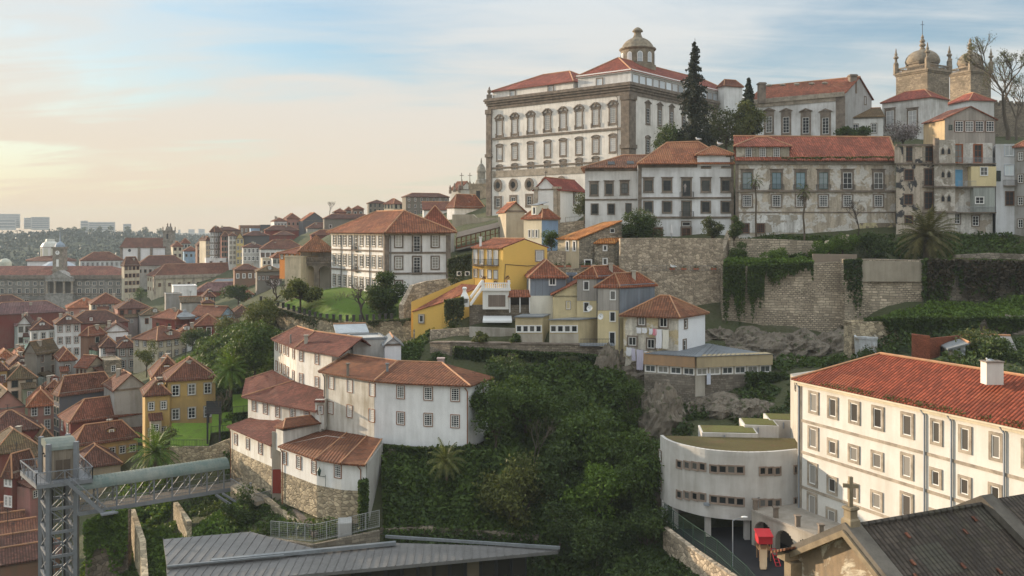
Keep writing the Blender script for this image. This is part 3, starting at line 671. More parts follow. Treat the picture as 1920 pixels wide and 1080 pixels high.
# ================================================================== buildings right of the palace
def long_hall():
 L,N,Rr=XY(1405,239.5),XY(1584,225),XY(1634,236.5);q=[L,N,Rr,Rr+(L-N)]
 ze,zb,rh=Zat(172,225),Zat(258,225),4.8
 root=thing('long_hall','long white hall with red roof, crested windows and grey gable end, right of the conifers','building',(N.x,N.y,zb))
 wm=stucco((0.66,0.66,0.65),0.45);gm=stucco((0.40,0.395,0.385),0.5,(0.2,0.18,0.15));fc,fg=F(L,N),F(N,Rr)
 mb=MB();mb.prism([(p.x,p.y)for p in q],zb-6,ze,top=False);mb.build('wall',wm,root)
 mb=MB();mb.obb(fg.pt(0.05,zb-6,-0.3),fg.t*(fg.L-0.1),fg.n*0.36,(0,0,ze-zb+6));m_=(N+Rr)/2;o=fg.n*0.06;mb.poly([N+o+Vector((0,0,ze)),Rr+o+Vector((0,0,ze)),m_+o+Vector((0,0,ze+rh))]);mb.build('gable_wall',gm,root)
 p,l=hip_roof(q,ze,rh,0.5,1,'gable');r_=roof(root,p,tiles((0.36,0.10,0.05),0.15));ridge_caps(r_,l,0.2)
 for i,x in enumerate((1447,1473,1500,1528,1553)):
  m=MB();c=XY(x,229-i*0.9);m.sphere((c.x,c.y+2.5,ze+2.7),0.7,8,5,(1.2,0.7,0.5));m.build('roof_vent',M_gran_l,r_)
 for z,h,o_ in((ze-0.6,1.2,0.5),(ze-1.7,1.0,0.2)):band(root,fc,z,h,o_,M_gran_l,'cornice')
 for u0,u1 in((fc.L-2.2,fc.L+0.1),):
  m=MB();m.obb(fc.pt(u0,zb-5,-0.1),fc.t*(u1-u0),fc.n*0.3,(0,0,ze-zb+4));m.build('pilaster',M_gran,root)
 winrow(root,fc,[1442,1474,1511,1548],233.5,236,1.7,4.2,surw=0.5,lint=4,cols=2,rows=5)
 for px,py,d,h in((1428,155,233,4),(1598.5,140,230,3.5)):
  m=MB();v=P(px,py,d);m.box(v.x-0.9,v.y-0.8,v.z-h-1.5,v.x+0.9,v.y+0.8,v.z);m.box(v.x-1.1,v.y-1.0,v.z-0.5,v.x+1.1,v.y+1.0,v.z-0.15);m.build('chimney',M_gran,root)
 window(root,fg,fg.L*0.75,ze-1,1.0,1.8,surw=0.3)
long_hall()
house('low_house','low white house with mossy brown tiled roof joining the long hall and the white mansion','house',stucco((0.66,0.655,0.63),0.3),tiles((0.22,0.12,0.05),0.5),None,1587,1656,229,222,262,3.4,'shed',4,9,along=1,wr=(2,1),wsize=(1.3,2.4))
r_=house('mansion','white mansion with two tall windows and a red hipped roof below the stone bell towers','house',stucco((0.66,0.65,0.63),0.5),tiles((0.36,0.08,0.05),0.1),1654,1745,1777,222,180,246,2.6,'hip',62,group=None)
fc=F(Vector(r_['_q'][9:12]),Vector(r_['_q'][0:3]))
for x in(1669,1711):
 u,z=fc.at(x,225);window(r_,fc,u,z,2.2,4.8,surw=0.4,lint=1,cols=2,rows=4,glassm=glass((0.2,0.2,0.2),(0.5,0.5,0.48)))
house('mansion_wing','low white wing with a red roof running right from the white mansion under the towers','house',stucco((0.70,0.70,0.69),0.25),tiles((0.36,0.08,0.05),0.1),1772,1818,1864,236,186,250,2.4,'hip',38)
# cathedral towers
def bell_tower(label,xl,xn,xr,d,ytop,scale,rel,cross):
 q,a,b=quad_from(xl,xn,xr,d,rel);zt=Zat(ytop,d);sm=ashlar((0.33,0.265,0.19),1.1,0.55,0.02,0.6);gm=granite((0.25,0.20,0.145))
 root=thing('bell_tower',label,'tower',(q[0].x,q[0].y,zt-28),'cathedral towers');mb=MB();mb.prism([(p.x,p.y)for p in q],zt-28,zt);mb.build('shaft',sm,root)
 c=sum(q,Vector())/4;e1,e2=(q[1]-q[0]).normalized(),(q[3]-q[0]).normalized();w1,w2=(q[1]-q[0]).length,(q[3]-q[0]).length;rz=math.atan2(e1.y,e1.x)
 def rect(o_,z0,z1,nm,mat):
  m=MB();Q=[q[0]-e1*o_-e2*o_,q[1]+e1*o_-e2*o_,q[2]+e1*o_+e2*o_,q[3]-e1*o_+e2*o_];m.prism([(p.x,p.y)for p in Q],z0,z1,True,True);return m.build(nm,mat,root)
 rect(0.3,zt-0.5,zt,'cornice',gm);rect(0.6,zt+0.003,zt+0.5,'cornice',gm)
 m=MB()
 for i in range(4):
  A,B=q[i],q[(i+1)%4];n=int((B-A).length/0.55)
  for j in range(n+1):p=A+(B-A)*j/n;m.lathe((p.x,p.y,zt+0.5),[(0.14,0),(0.2,0.3),(0.1,0.8),(0.16,1.3)],6)
  m.bar(Vector((A.x,A.y,zt+1.95)),Vector((B.x,B.y,zt+1.95)),0.4,0.3);m.bar(Vector((A.x,A.y,zt+0.62)),Vector((B.x,B.y,zt+0.62)),0.4,0.22)
 m.build('balustrade',gm,root)
 for p in q:
  m=MB();m.box(p.x-0.6,p.y-0.6,zt+0.5,p.x+0.6,p.y+0.6,zt+3.6)
  m.lathe((p.x,p.y,zt+3.6),[(0.75,0),(0.75,0.25),(0.45,0.5),(0.4,1.6),(0.85,1.9),(0.8,2.3),(0.4,2.6),(0.5,3.2),(0.3,3.6),(0.1,5.0)],8);m.build('pinnacle',gm,root)
 rr=min(w1,w2)*0.47;m=MB();m.lathe((c.x,c.y,zt),[(rr*0.92,0.4),(rr*0.92,2.8),(rr*1.0,3.0),(rr*1.0,3.4)],8,rz+math.pi/8);m.build('drum',gm,root)
 m=MB();m.lathe((c.x,c.y,zt+3.4),[(rr*0.98,0),(rr*1.02,0.6),(rr*0.95,1.8),(rr*0.8,2.9),(rr*0.55,3.8),(rr*0.25,4.3),(0.7,4.5)],16,rz);dm=m.build('dome',granite((0.23,0.19,0.14)),root,smooth=True)
 m=MB();m.lathe((c.x,c.y,zt+7.8),[(0.8,0),(0.9,0.4),(0.5,0.8),(1.0,1.4),(0.9,1.8),(0.5,2.2),(0.9,2.7),(0.6,3.2),(0.35,3.6),(0.5,4.0),(0.1,5.0)],10);m.build('finial',gm,dm)
 if cross:
  m=MB();p=Vector((c.x,c.y,zt+12.5));m.bar(p,p+Vector((0,0,4.6)),0.12);m.bar(p+Vector((-0.6,0,3.4)),p+Vector((0.6,0,3.4)),0.1);m.build('cross',M_iron,dm)
 for fc in(F(q[3],q[0]),F(q[0],q[1])):
  for u in(0.32,0.68):
   o=fc.L*u;w=0.55
   pts=[(-w,0),(w,0),(w,1.8)]+[(w*math.cos(math.pi*j/6),1.8+w*math.sin(math.pi*j/6))for j in range(1,6)]+[(-w,1.8)]
   m=MB();m.poly([fc.pt(o+x*1.35,zt-11+z*1.1-0.1,0.03)for x,z in pts]);wi=m.build('window',gm,root);m=MB();m.poly([fc.pt(o+x,zt-11+z,0.07)for x,z in pts]);m.build('opening',M_glass if u<0.5 else M_iron,wi)
bell_tower('left sandstone bell tower with balustrade and a tall metal cross on its dome',1680,1739,1780,275,131,1,55,True)
bell_tower('right sandstone bell tower, half hidden behind the bare tree, without a metal cross',1781,1820,1858,305,134,1,47,False)
# ================================================================== white convent house and ruined palace on the terrace
def z4(zx,zy):return 1080+zx/4.5,240+zy/4.5
def white_house():
 d=172;L,N=XY(1196,d+1),XY(1375,d);fc=F(L,N);bk=Vector((0.12,1,0)).normalized()*16
 ze,zb=Zat(305.5,d),Zat(452,d);root=thing('townhouse','broad white house with grey stone window frames and orange tiled roof above the rubble wall','house',(L.x,L.y,zb))
 wm=stucco((0.72,0.72,0.715),0.32)
 mb=MB();mb.prism([(p.x,p.y)for p in(L,N,N+bk,L+bk)],zb-3,ze,top=False);mb.build('wall',wm,root)
 tm=tiles((0.40,0.13,0.06),0.12);la=P(1309,265.5,d+8.5);ev=lambda x,o=0.5:Vector((XY(x,d).x,d-o,ze-0.1))
 eL,eR=ev(1194),ev(1377);bl=L+bk;br=N+bk;zz=Vector((0,0,ze-0.1));rl=P(1232,286,d+8.5)
 rl=Vector((XY(1260,d).x-4,d+8.5,la.z-0.2));rl.x=L.x+7
 r_=roof(root,[[eL,eR,la,rl],[eR,br+zz+Vector((0.5,0.5,0)),la],[br+zz,bl+zz,rl,la],[bl+zz,eL,rl]],tm);ridge_caps(r_,[(rl,la),(eR,la),(eL,rl)],0.16)
 pl,pr=XY(1307.8,d-0.03),XY(1374.6,d-0.03);zp=Zat(288,d);q=[pl,pr,pr+bk*0.45,pl+bk*0.45];m=MB();m.prism([(p.x,p.y)for p in q],ze-0.6,zp,top=False);m.build('wall',wm,root)
 pr_,ln=hip_roof(q,zp,1.75,0.45,1,'hip',1.0);a=roof(root,pr_,tm);ridge_caps(a,ln,0.13)
 gw=plain((0.03,0.045,0.04),0.5,0.0,0.2)
 winrow(root,fc,[1323.8,1361.5],304.4,303.8,1.45,1.9,surw=0.28,cols=2,rows=2,sm=gw)
 for y,h in((z4(0,487)[1],2.0),(z4(0,667)[1],1.95)):
  winrow(root,fc,[1215.6,1250.7,1323.3,1360.7],y,y,1.45,h,surw=0.3,lint=1 if y<360 else 0,cols=2,rows=2,sm=gw)
 for y,zy in((353,590),(393,755)):
  u,z=fc.at(1287.2,y);window(root,fc,u,z,1.45,3.0,surw=0.3,lint=1 if y<360 else 0,cols=2,rows=4,sm=gw);balcony(root,fc,u,fc.at(1287,z4(0,zy)[1])[1]+0.15,2.6,0.8)
 for x in(1232.7,1286.7):
  u,z=fc.at(x,438.5);window(root,fc,u,z,1.7,2.3,surw=0.28,cols=2,rows=2,sm=M_brownwood,name='door',glassm=glass((0.03,0.015,0.01),(0.12,0.06,0.03)))
 u,z=fc.at(1286.7,420);window(root,fc,u,z,1.6,0.8,surw=0.2,cols=1,rows=1)
 for zy,h in((590,0.35),(755,0.4)):band(root,fc,fc.at(1290,z4(0,zy)[1])[1],h,0.2)
 band(root,fc,ze-0.45,0.8,0.14,None,'frieze',0,fc.u(1307))
 for xa,xb,zt in((1196.4,1203,ze),(1371,1375.5,ze+0.8)):
  m=MB();u0,u1=fc.u(xa),fc.u(xb);m.obb(fc.pt(u0,zb-2,-0.1),fc.t*(u1-u0),fc.n*0.25,(0,0,zt-zb+2));m.build('pilaster',M_gran,root)
 for x,y in((1281,295.5),):
  m=MB();v=P(x,y,d+2.2);m.slab([v+Vector((-0.9,-0.5,-0.3)),v+Vector((0.9,-0.5,-0.3)),v+Vector((0.9,0.7,0.55)),v+Vector((-0.9,0.7,0.55))],0.12);m.build('skylight',M_glass,r_)
 d2=176;L2,N2=XY(1097,d2+1),XY(1197,d2);f2=F(L2,N2);z2=Zat(313,d2);root=thing('townhouse','plain white wing with three green framed upper windows behind the restaurant terrace trees','house',(L2.x,L2.y,zb));wm2=stucco((0.72,0.70,0.665),0.35)
 mb=MB();mb.prism([(p.x,p.y)for p in(L2,N2,N2+bk,L2+bk)],zb-3,z2,top=False);mb.build('wall',wm2,root)
 a=P(1169,291,d2+8);b=Vector((N2.x+4,d2+8,a.z));e1=Vector((L2.x-0.9,d2+0.3,z2-0.1));e2=Vector((N2.x+0.2,d2-0.6,z2-0.1));e3=L2+bk+Vector((-0.9,0,z2));e4=N2+bk+Vector((0,0,z2))
 r_=roof(root,[[e1,e2,b,a],[e3,e1,a],[e4,e3,a,b]],tiles((0.30,0.115,0.06),0.35));ridge_caps(r_,[(a,b),(e1,a)],0.15)
 winrow(root,f2,[1113.8,1142,1171],355,353.3,1.25,2.0,surw=0.3,lint=1,cols=2,rows=2,sm=gw);u,z=f2.at(1178.4,391);window(root,f2,u,z,1.0,1.9,surw=0.15,sm=gw)
 for x in(1115,1146):u,z=f2.at(x,392);window(root,f2,u,z,1.2,1.9,surw=0.2,sm=gw)
 band(root,f2,z2-0.4,0.8,0.14,None,'frieze');band(root,f2,Zat(374,d2),0.3,0.15)
 for x,y in((1146,306),(1182,305)):
  m=MB();v=P(x,y,d2+2.0);m.slab([v+Vector((-0.7,-0.4,-0.22)),v+Vector((0.7,-0.4,-0.22)),v+Vector((0.7,0.5,0.4)),v+Vector((-0.7,0.5,0.4))],0.12);m.build('skylight',M_glass,r_)
white_house()
def z5(zx,zy):return 1360+zx/3.4286,230+zy/3.4286
def ruin():
 d=170;L,N=XY(1379,d),XY(1679,d+1);fc=F(L,N);bk=Vector((0.25,1,0)).normalized()*15;ze,zb=Zat(299,d),Zat(436,d)
 root=thing('derelict_palace','long derelict two storey house with peeling beige plaster, broken windows and a sagging red roof','house',(L.x,L.y,zb))
 wm=peeled((0.54,0.465,0.365),(0.60,0.57,0.52),0.5);mb=MB();mb.prism([(p.x,p.y)for p in(L,N,N+bk,L+bk)],zb-3,ze,top=False);mb.build('wall',wm,root)
 tm=tiles((0.40,0.105,0.06),0.18,0.46);e1,e2=fc.pt(-0.3,ze-0.1,0.6),fc.pt(fc.L+0.2,ze-0.1,0.6);zr=Zat(255,d+7.5);a=Vector((L.x+1.5,d+7.5,zr));b=Vector((P(1668,250,d+7.5).x,d+7.5,zr-0.2))
 r_=roof(root,[[e1,e2,b,a],[N+bk+Vector((0,0,ze)),L+bk+Vector((0,0,ze)),a,b]],tm);ridge_caps(r_,[(a,b),(e2,b)],0.16)
 gm=MB();gm.poly([N+Vector((0,0,ze-0.2)),N+bk+Vector((0,0,ze-0.2)),b-Vector((0.2,0,0.2))]);gm.build('gable_wall',wm,root)
 pl,pr=fc.pt(fc.u(1381),0,-0.3),fc.pt(fc.u(1481),0,-0.3);zp=Zat(271.5,d);q=[Vector((v.x,v.y,0))for v in(pl,pr,pr+bk*0.6,pl+bk*0.6)]
 wm2=peeled((0.36,0.325,0.25),(0.48,0.44,0.36),0.4);m=MB();m.prism([(p.x,p.y)for p in q],ze-0.5,zp,top=False);m.build('attic',wm2,root);pp,ln=hip_roof(q,zp,2.0,0.5,1);a2=roof(root,pp,tm);ridge_caps(a2,ln,0.15)
 fp=F(q[0],q[1])
 for x in(1403.7,1430,1456):u,z=fp.at(x,287);window(root,fp,u,z,1.25,2.1,surw=0.12,cols=3,rows=5)
 xs=[1400.8,1456,1501,1543.7,1589,1647];gsash=plain((0.05,0.11,0.10),0.5,0.0,0.2);sky_g=glass((0.10,0.14,0.16),(0.32,0.37,0.38))
 for i,x in enumerate(xs):
  u,z=fc.at(x,339);window(root,fc,u,z,1.8,3.2,surw=0.32,lint=1,cols=2,rows=3,sm=gsash if i<4 else M_frame,glassm=sky_g if i<4 else M_glass,key='r%d'%(i<4));u2,z2=fc.at(x,356);balcony(root,fc,u2,z2,2.8,0.35,1.0,False)
  u,z=fc.at(x,376.5);window(root,fc,u,z,1.75,2.2,surw=0.25,cols=5,rows=5)
 band(root,fc,fc.at(1500,357)[1]-0.15,0.35,0.35,M_gran,'balcony');band(root,fc,fc.at(1500,398)[1],0.2,0.1);band(root,fc,ze-0.5,0.9,0.3,granite((0.23,0.20,0.16)),'cornice')
 m=MB();u0,u1=fc.u(1379),fc.u(1384.5);m.obb(fc.pt(u0,zb-2,-0.1),fc.t*(u1-u0),fc.n*0.25,(0,0,ze-zb+2));m.build('pilaster',M_gran,root)
 m=MB();m.obb(fc.pt(fc.u(1386),zb,-0.1),fc.t*(fc.u(1505)-fc.u(1386)),fc.n*0.16,(0,0,Zat(403,d)-zb));m.build('plaster_patch',peeled((0.74,0.73,0.70),(0.36,0.32,0.26),0.42),root)
 for x in(1396.5,1425.6):u,z=fc.at(x,428);window(root,fc,u,z,1.5,1.7,surw=0.2,sm=M_brownwood,glassm=M_iron,out=0.08,cols=4,rows=4)
 m=MB();m.obb(fc.pt(fc.u(1612),zb,-0.1),fc.t*(fc.u(1686)-fc.u(1612)),fc.n*0.2,(0,0,Zat(418,d)-zb));m.build('plaster_patch',peeled((0.56,0.49,0.28),(0.22,0.18,0.13),0.5),root)
 return fc
ruin()
def tenements():
 d=168;zb=Zat(440,d);bk=Vector((0.45,1,0)).normalized()*11
 def blk(label,x0,x1,ytop,wm,d=d,dd=0.0,cat='house'):
  L,N=XY(x0,d),XY(x1,d+dd);root=thing('tenement',label,cat,(L.x,L.y,zb));mb=MB();mb.prism([(p.x,p.y)for p in(L,N,N+bk,L+bk)],zb-4,Zat(ytop,d));mb.build('wall',wm,root);return root,F(L,N)
 pm=peeled((0.54,0.46,0.37),(0.055,0.055,0.06),0.40);r,f=blk('roofless burnt out tenement with black patched plaster and empty openings, right of the derelict palace',1680,1754,275,pm)
 dark=M_iron
 for x,y,w,h in((1704,289,1.6,2.8),(1741,289,1.7,2.8),(1704,328,1.7,2.1),(1741,332,1.6,3.2),(1703,374,1.6,1.9),(1741,376,1.6,3.3),(1704,412,1.5,1.6)):
  u,z=f.at(x,y);window(r,f,u,z,w,h,surw=0.14,cols=2,rows=3,sm=M_brownwood,glassm=M_iron)
 for y in(307,272):band(r,f,Zat(y,d),0.35,0.3)
 m=MB()
 for x in(1680,1696,1713,1732,1752):m.obb(f.pt(f.u(x)-0.25,Zat(306,d),-0.1),f.t*0.5,f.n*0.22,(0,0,3.3))
 m.build('pilaster',M_gran_l,r)
 for y in(350,398):u,z=f.at(1742,y);balcony(r,f,u,z,2.6,0.7)
 r,f=blk('narrow grey stair tower with pairs of tiny pointed openings right of the burnt tenement',1752,1791,262,peeled((0.42,0.38,0.32),(0.56,0.52,0.46),0.45),d-1.2)
 for zy in(185,335,490):
  for zx in(1398,1437):
   x,y=z5(zx,zy);u,z=f.at(x,y);w=0.28;pts=[(-w,-0.5),(w,-0.5),(w,0.2),(0,0.75),(-w,0.2)]
   m=MB();m.poly([f.pt(u+a*1.6,z+b*1.4,0.03)for a,b in pts]);wi=m.build('window',M_gran_l,r);m=MB();m.poly([f.pt(u+a,z+b,0.06)for a,b in pts]);m.build('opening',M_iron,wi)
 for zy in(265,412,575):band(r,f,Zat(z5(0,zy)[1],d-1.2),0.3,0.5)
 m=MB();c=f.pt(0.3,Zat(310,d),0.0);m.tube(c,c+Vector((0,0,5)),0.5,0.5,10);m.build('column',M_gran,r)
 r,f=blk('tenement with three stacked balconies, brown and blue doors and a cream boxed bay',1790,1861,268,peeled((0.60,0.575,0.53),(0.36,0.31,0.25),0.46),d-0.6)
 bw=plain((0.30,0.10,0.04),0.5,0.0,0.3);bl=plain((0.14,0.34,0.52),0.6,0.0,0.3)
 for x in(1796.5,1833.5):u,z=f.at(x,288);window(r,f,u,z,1.5,3.4,surw=0.15,cols=2,rows=3,sm=bw,sur=bw,name='door')
 for y in(307,350,398):
  u,z=f.at(1826,y);m=MB();m.obb(f.pt(0,z-0.2,-0.02),f.t*f.L,f.n*1.35,(0,0,0.2));sl=m.build('balcony',M_gran,r)
  m=MB();a,c=f.pt(0.05,z,1.28),f.pt(f.L-0.05,z,1.28);n=34 if y!=350 else 16;c=c if y!=350 else f.pt(f.L*0.47,z,1.28);m.bar(a+Vector((0,0,1)),c+Vector((0,0,1)),0.06)
  for i in range(n+1):p=a+(c-a)*i/n;m.bar(p,p+Vector((0,0,1)),0.03)
  m.build('railing',plain((0.35,0.36,0.37),0.5,0.2,0.2),sl)
 u,z=f.at(1797,334);window(r,f,u,z,1.3,3.0,surw=0.1,cols=1,rows=2,sm=bl,sur=bl,name='door',glassm=bl)
 u0,u1=f.u(1814.5),f.u(1861);m=MB();zz=Zat(349.5,d-0.6);m.obb(f.pt(u0,zz,-0.02),f.t*(u1-u0),f.n*1.3,(0,0,Zat(313,d-0.6)-zz));bay=m.build('bay',stucco((0.68,0.57,0.33),0.12),r)
 u,z=f.at(1838,322);window(r,f,u,z,1.4,1.6,surw=0.06,sur=M_frame,cols=2,rows=2,out=1.3)
 u0,u1=f.u(1819),f.u(1859);m=MB();zz=Zat(397.5,d-0.6);m.obb(f.pt(u0,zz,-0.02),f.t*(u1-u0),f.n*1.25,(0,0,Zat(352,d-0.6)-zz));m.build('bay',boards((0.34,0.36,0.33),0.6),r)
 u,z=f.at(1830,376);window(r,f,u,z,1.6,1.3,surw=0.06,sur=M_frame,cols=2,rows=2,out=1.25)
 for x,y in((1794,410),(1829,414)):u,z=f.at(x,y);window(r,f,u,z,1.2,1.9,surw=0.2,glassm=M_iron)
 d3=176;L,N,B=XY(1732,d3+7),XY(1772,d3),XY(1866,d3+1);ze=Zat(222,d3);zz=Zat(275,d3);root=thing('gabled_house','rusty tin clad gabled house with a sunlit ochre side above the balconied tenement','house',(N.x,N.y,zz))
 m=MB();f=F(N,B);m.prism([(p.x,p.y)for p in(N,B,B+(L-N),L)],zz-3,ze,top=False);mid=(N+B)/2;za=Zat(199,d3);m.poly([N+Vector((0,0,ze)),B+Vector((0,0,ze)),mid+Vector((0,0,za))]);m.build('wall',boards((0.30,0.27,0.235),0.7),root)
 fl=F(L,N);m=MB();m.obb(fl.pt(0,zz-3,-0.05),fl.t*fl.L,fl.n*0.12,(0,0,ze-zz+2.6));m.build('wall',stucco((0.46,0.35,0.21),0.5),root)
 dL=L-N;roof(root,[[N+Vector((-0.5,-0.3,ze-0.1)),mid+Vector((0,-0.3,za+0.1)),mid+dL+Vector((0,0,za+0.1)),L+Vector((-0.5,0,ze-0.1))],[mid+Vector((0,-0.3,za+0.1)),B+Vector((0.5,-0.3,ze-0.1)),B+dL+Vector((0.5,0,ze-0.1)),mid+dL+Vector((0,0,za+0.1))]],tiles((0.36,0.12,0.07),0.2))
 for x in(1798,1817,1836,1856):u,z=f.at(x,237);window(root,f,u,z,1.75,2.1,surw=0.08,sur=M_brownwood,cols=3,rows=4,out=0.04)
 u,z=f.at(1782,239);window(root,f,u,z,0.6,0.9,surw=0.06,sur=M_green,sm=M_green,cols=1,rows=1)
 r,f=blk('slim pale grey house with blue glazed balconies, right of the stacked balconies',1867,1902,270,stucco((0.60,0.61,0.62),0.35),d-1.5);bl2=plain((0.45,0.50,0.56),0.5,0.0,0.15)
 for y0,y1 in((272,293),(308,330)):u,z=f.at(1892,(y0+y1)/2);window(r,f,u,z,1.7,2.0,surw=0.08,sur=bl2,cols=2,rows=1,glassm=glass((0.3,0.33,0.34),(0.5,0.53,0.54)))
 u,z=f.at(1892,348);balcony(r,f,u,z,2.2,0.9);u,z=f.at(1872,330);window(r,f,u,z,0.7,1.9,surw=0.05,sur=M_green,sm=M_green,cols=1,rows=1)
 u,z=f.at(1893,372);window(r,f,u,z,1.6,2.6,surw=0.1,glassm=M_iron,sm=M_brownwood)
 house('tenement','grey house with a red tiled roof at the far right edge of the terrace','house',stucco((0.36,0.35,0.33),0.5),tiles((0.36,0.12,0.07),0.2),None,1902,1975,d-1.5,273,440,2.5,'hip',-28,8,wr=(3,4))
tenements()
# ================================================================== walls and centre
def wall(label,pts,bot,mat,thick=0.8,name='retaining_wall',cap=None,cat='wall',group=None):
 """pts: (px, py of the top, distance); bot: row of the foot (or list)"""
 b=bot if isinstance(bot,(list,tuple))else[bot]*len(pts);T=[P(*p)for p in pts];zb=[Zat(y,p[2])for y,p in zip(b,pts)]
 mb=MB();cb=MB()
 nrm=[]
 for i in range(len(T)):
  a=T[max(0,i-1)];c=T[min(len(T)-1,i+1)];t=Vector((c.x-a.x,c.y-a.y,0)).normalized();nrm.append(Vector((-t.y,t.x,0)))
 n=len(mb.v)
 for p,q,z in zip(T,nrm,zb):
  o=p+q*thick;mb.v+=[(p.x,p.y,z),(o.x,o.y,z),(o.x,o.y,p.z),(p.x,p.y,p.z)]
 for i in range(len(T)-1):
  k=n+i*4
  for a,c in((0,1),(1,2),(2,3),(3,0)):mb.f.append((k+a,k+c,k+4+c,k+4+a))
 mb.f+=[(n,n+1,n+2,n+3),(n+4*len(T)-4,n+4*len(T)-3,n+4*len(T)-2,n+4*len(T)-1)]
 o=mb.build(name,mat)
 if cap:
  for i in range(len(T)-1):
   d=T[i+1]-T[i];cb.obb(T[i]-nrm[i]*0.1+Vector((0,0,0.003)),d,nrm[i]*(thick+0.2),(0,0,0.18))
  cb.build('coping',cap,o)
 return tag(o,label,cat,group)
RUB=rubble((0.47,0.385,0.285),1.6,0.35);ASH=ashlar((0.54,0.45,0.335),1.0,0.45,0.05,0.38);RUBW=rubble((0.44,0.365,0.25),1.5,0.4);CONC=stucco((0.30,0.275,0.235),0.6)
def walls():
 wall('high rubble stone retaining wall below the broad white house, left of the ivy hung wall',[(1163,447,153),(1225,446,153),(1356,447,153)],[610,610,625],RUB,2.0)
 wall('tall block stone retaining wall with two long ivy curtains below the green terrace',[(1354,500,150),(1460,498,149),(1582,490,148)],650,ASH,2.0)
 wall('stone retaining wall with a smooth rendered upper panel, right of the ivy curtain wall',[(1584,486,146),(1650,486,146),(1729,488,145)],612,ASH,2.0)
 wall('smooth brown grey rendered panel high on the wall right of the dark creeper',[(1616,489,145.7),(1728,491,144.7)],528,stucco((0.37,0.325,0.255),0.5),0.3,'rendered_panel')
 wall('low block wall along the upper terrace in front of the derelict palace',[(1368,447,160),(1450,448,160),(1536,452,160)],500,ASH,0.8)
 wall('low brown rendered parapet beside the bright green terrace edge',[(1524,476,149.5),(1607,477,148.5)],500,stucco((0.25,0.20,0.155),0.4),0.5,'parapet')
 wall('dark ivy smothered retaining wall at the right edge below the feathery palm',[(1729,486,145),(1820,488,145),(1960,492,145)],600,rubble((0.22,0.19,0.15),1.3,0.5),1.5)
 wall('rough dark stone wall behind the red brick ruin',[(1602,606,131),(1700,600,130),(1800,598,129),(1960,600,127)],720,rubble((0.26,0.22,0.17),1.2,0.5),1.2)
 wall('leaning ivy topped stone wall separating the white house from the derelict palace',[(1358,470,158),(1372,432,164)],[505,470],RUB,0.9)
 wall('short ruined stone stub wall in the overgrown terrace below the derelict palace',[(1546,478,156),(1556,452,159),(1592,440,163)],[492,490,470],RUB,0.9)
 wall('low broken wall behind the palm at the right edge of the terrace',[(1790,478,152),(1860,474,152),(1960,478,152)],500,rubble((0.28,0.24,0.19),1.2,0.5),0.6)
 wall('long grey terrace wall under the flat roofed ochre boxes',[(806,643,138.5),(844,643,136),(960,645,136),(1085,647,136),(1160,660,135.5)],[690,700,705,705,720],ashlar((0.30,0.25,0.19),0.9,0.4,0.02,0.6),1.2,cap=M_gran)
 wall('curving golden rubble wall round the lawn terrace with black posts along its top',[(488,566,184),(520,575,176),(560,588,170),(600,600,164),(650,603,159),(700,602,156),(745,600,154),(778,596,152)],[640,650,665,675,680,680,680,680],RUBW,1.2)
 wall('dry rubble wall left of the yellow shed, climbing beside the big white house',[(757,572,154),(775,535,157),(800,527,158),(860,520,158)],[600,600,600,590],RUB,1.0)
 wall('stone wall under the low yellow house and the grey shed door',[(775,618,147),(806,612,147),(870,608,147)],[670,670,670],RUB,1.0)
 wall('mottled grey wall behind the white awning',[(880,572,144),(960,572,144),(1000,572,144),(1040,580,144)],660,ashlar((0.26,0.22,0.17),0.9,0.4,0.02,0.6),0.8)
 wall('pale stained plaster wall under the awning, behind the terrace plants',[(880,613,140.5),(1022,618,140.2)],655,stucco((0.40,0.375,0.33),0.6),0.5)
 wall('dark stone yard wall with clutter left of the pale plaster wall',[(806,619,142.5),(880,614,141)],655,RUB,0.6)
 wall('tall buff wall with a white edged coping beneath the palace foot',[(848,402,236),(886,402,234),(893,408,233),(952,408,231)],[470,470,470,470],stucco((0.42,0.36,0.27),0.5),1.0)
 wall('dark grey stained wall under the open timber gallery',[(845,470,190),(880,462,188),(950,440,185)],[560,560,540],stucco((0.24,0.22,0.195),0.6),1.0)
 wall('garden wall below the terrace trees, above the orange roofed stone house',[(1045,418,182),(1110,412,181),(1180,408,180)],[470,470,470],RUB,0.8)
 wall('stone front wall between the yellow house and the orange roofed stone house',[(1026,470,161),(1084,472,160)],545,RUB,0.8)
 wall('low stone wall with red flower pots below the orange roofed stone house',[(1026,505,156),(1100,502,156),(1170,502,156)],560,RUB,0.8)
 wall('stained concrete and stone base wall under the long low zinc roofed building',[(1208,702,131),(1303,702,128),(1453,703,131)],[760,765,760],ashlar((0.27,0.235,0.19),0.8,0.38,0.02,0.65),2.5)
 wall('stone boundary wall going down between the allotments under the walkway',[(243,955,122),(262,1015,108),(266,1090,96)],[1060,1140,1200],RUBW,0.7)
 wall('pale boundary wall running downhill right of the allotment',[(325,942,124),(350,978,112)],[990,1030],RUBW,0.6)
 wall('retaining wall below the walled lawn of the ochre villa',[(318,838,137),(392,838,137),(432,822,137)],[890,890,890],RUBW,0.8)
 wall('shaded overgrown wall below the walkway beside the lift tower',[(160,985,113),(200,965,114),(240,958,114)],[1150,1150,1150],rubble((0.25,0.20,0.15),1.3,0.5),1.0)
 wall('rough stone wall on the slope below the walkway landing',[(440,915,121),(490,930,115),(540,970,108),(590,1000,104)],[985,990,1010,1030],RUBW,0.7)
 wall('low curved block wall carrying the wire fence beside the zinc roof',[(505,1010,103),(585,1022,99.5),(660,1006,101),(712,995,102.5)],[1050,1055,1045,1035],ashlar((0.30,0.26,0.2),0.7,0.35,0.02,0.5),0.5)
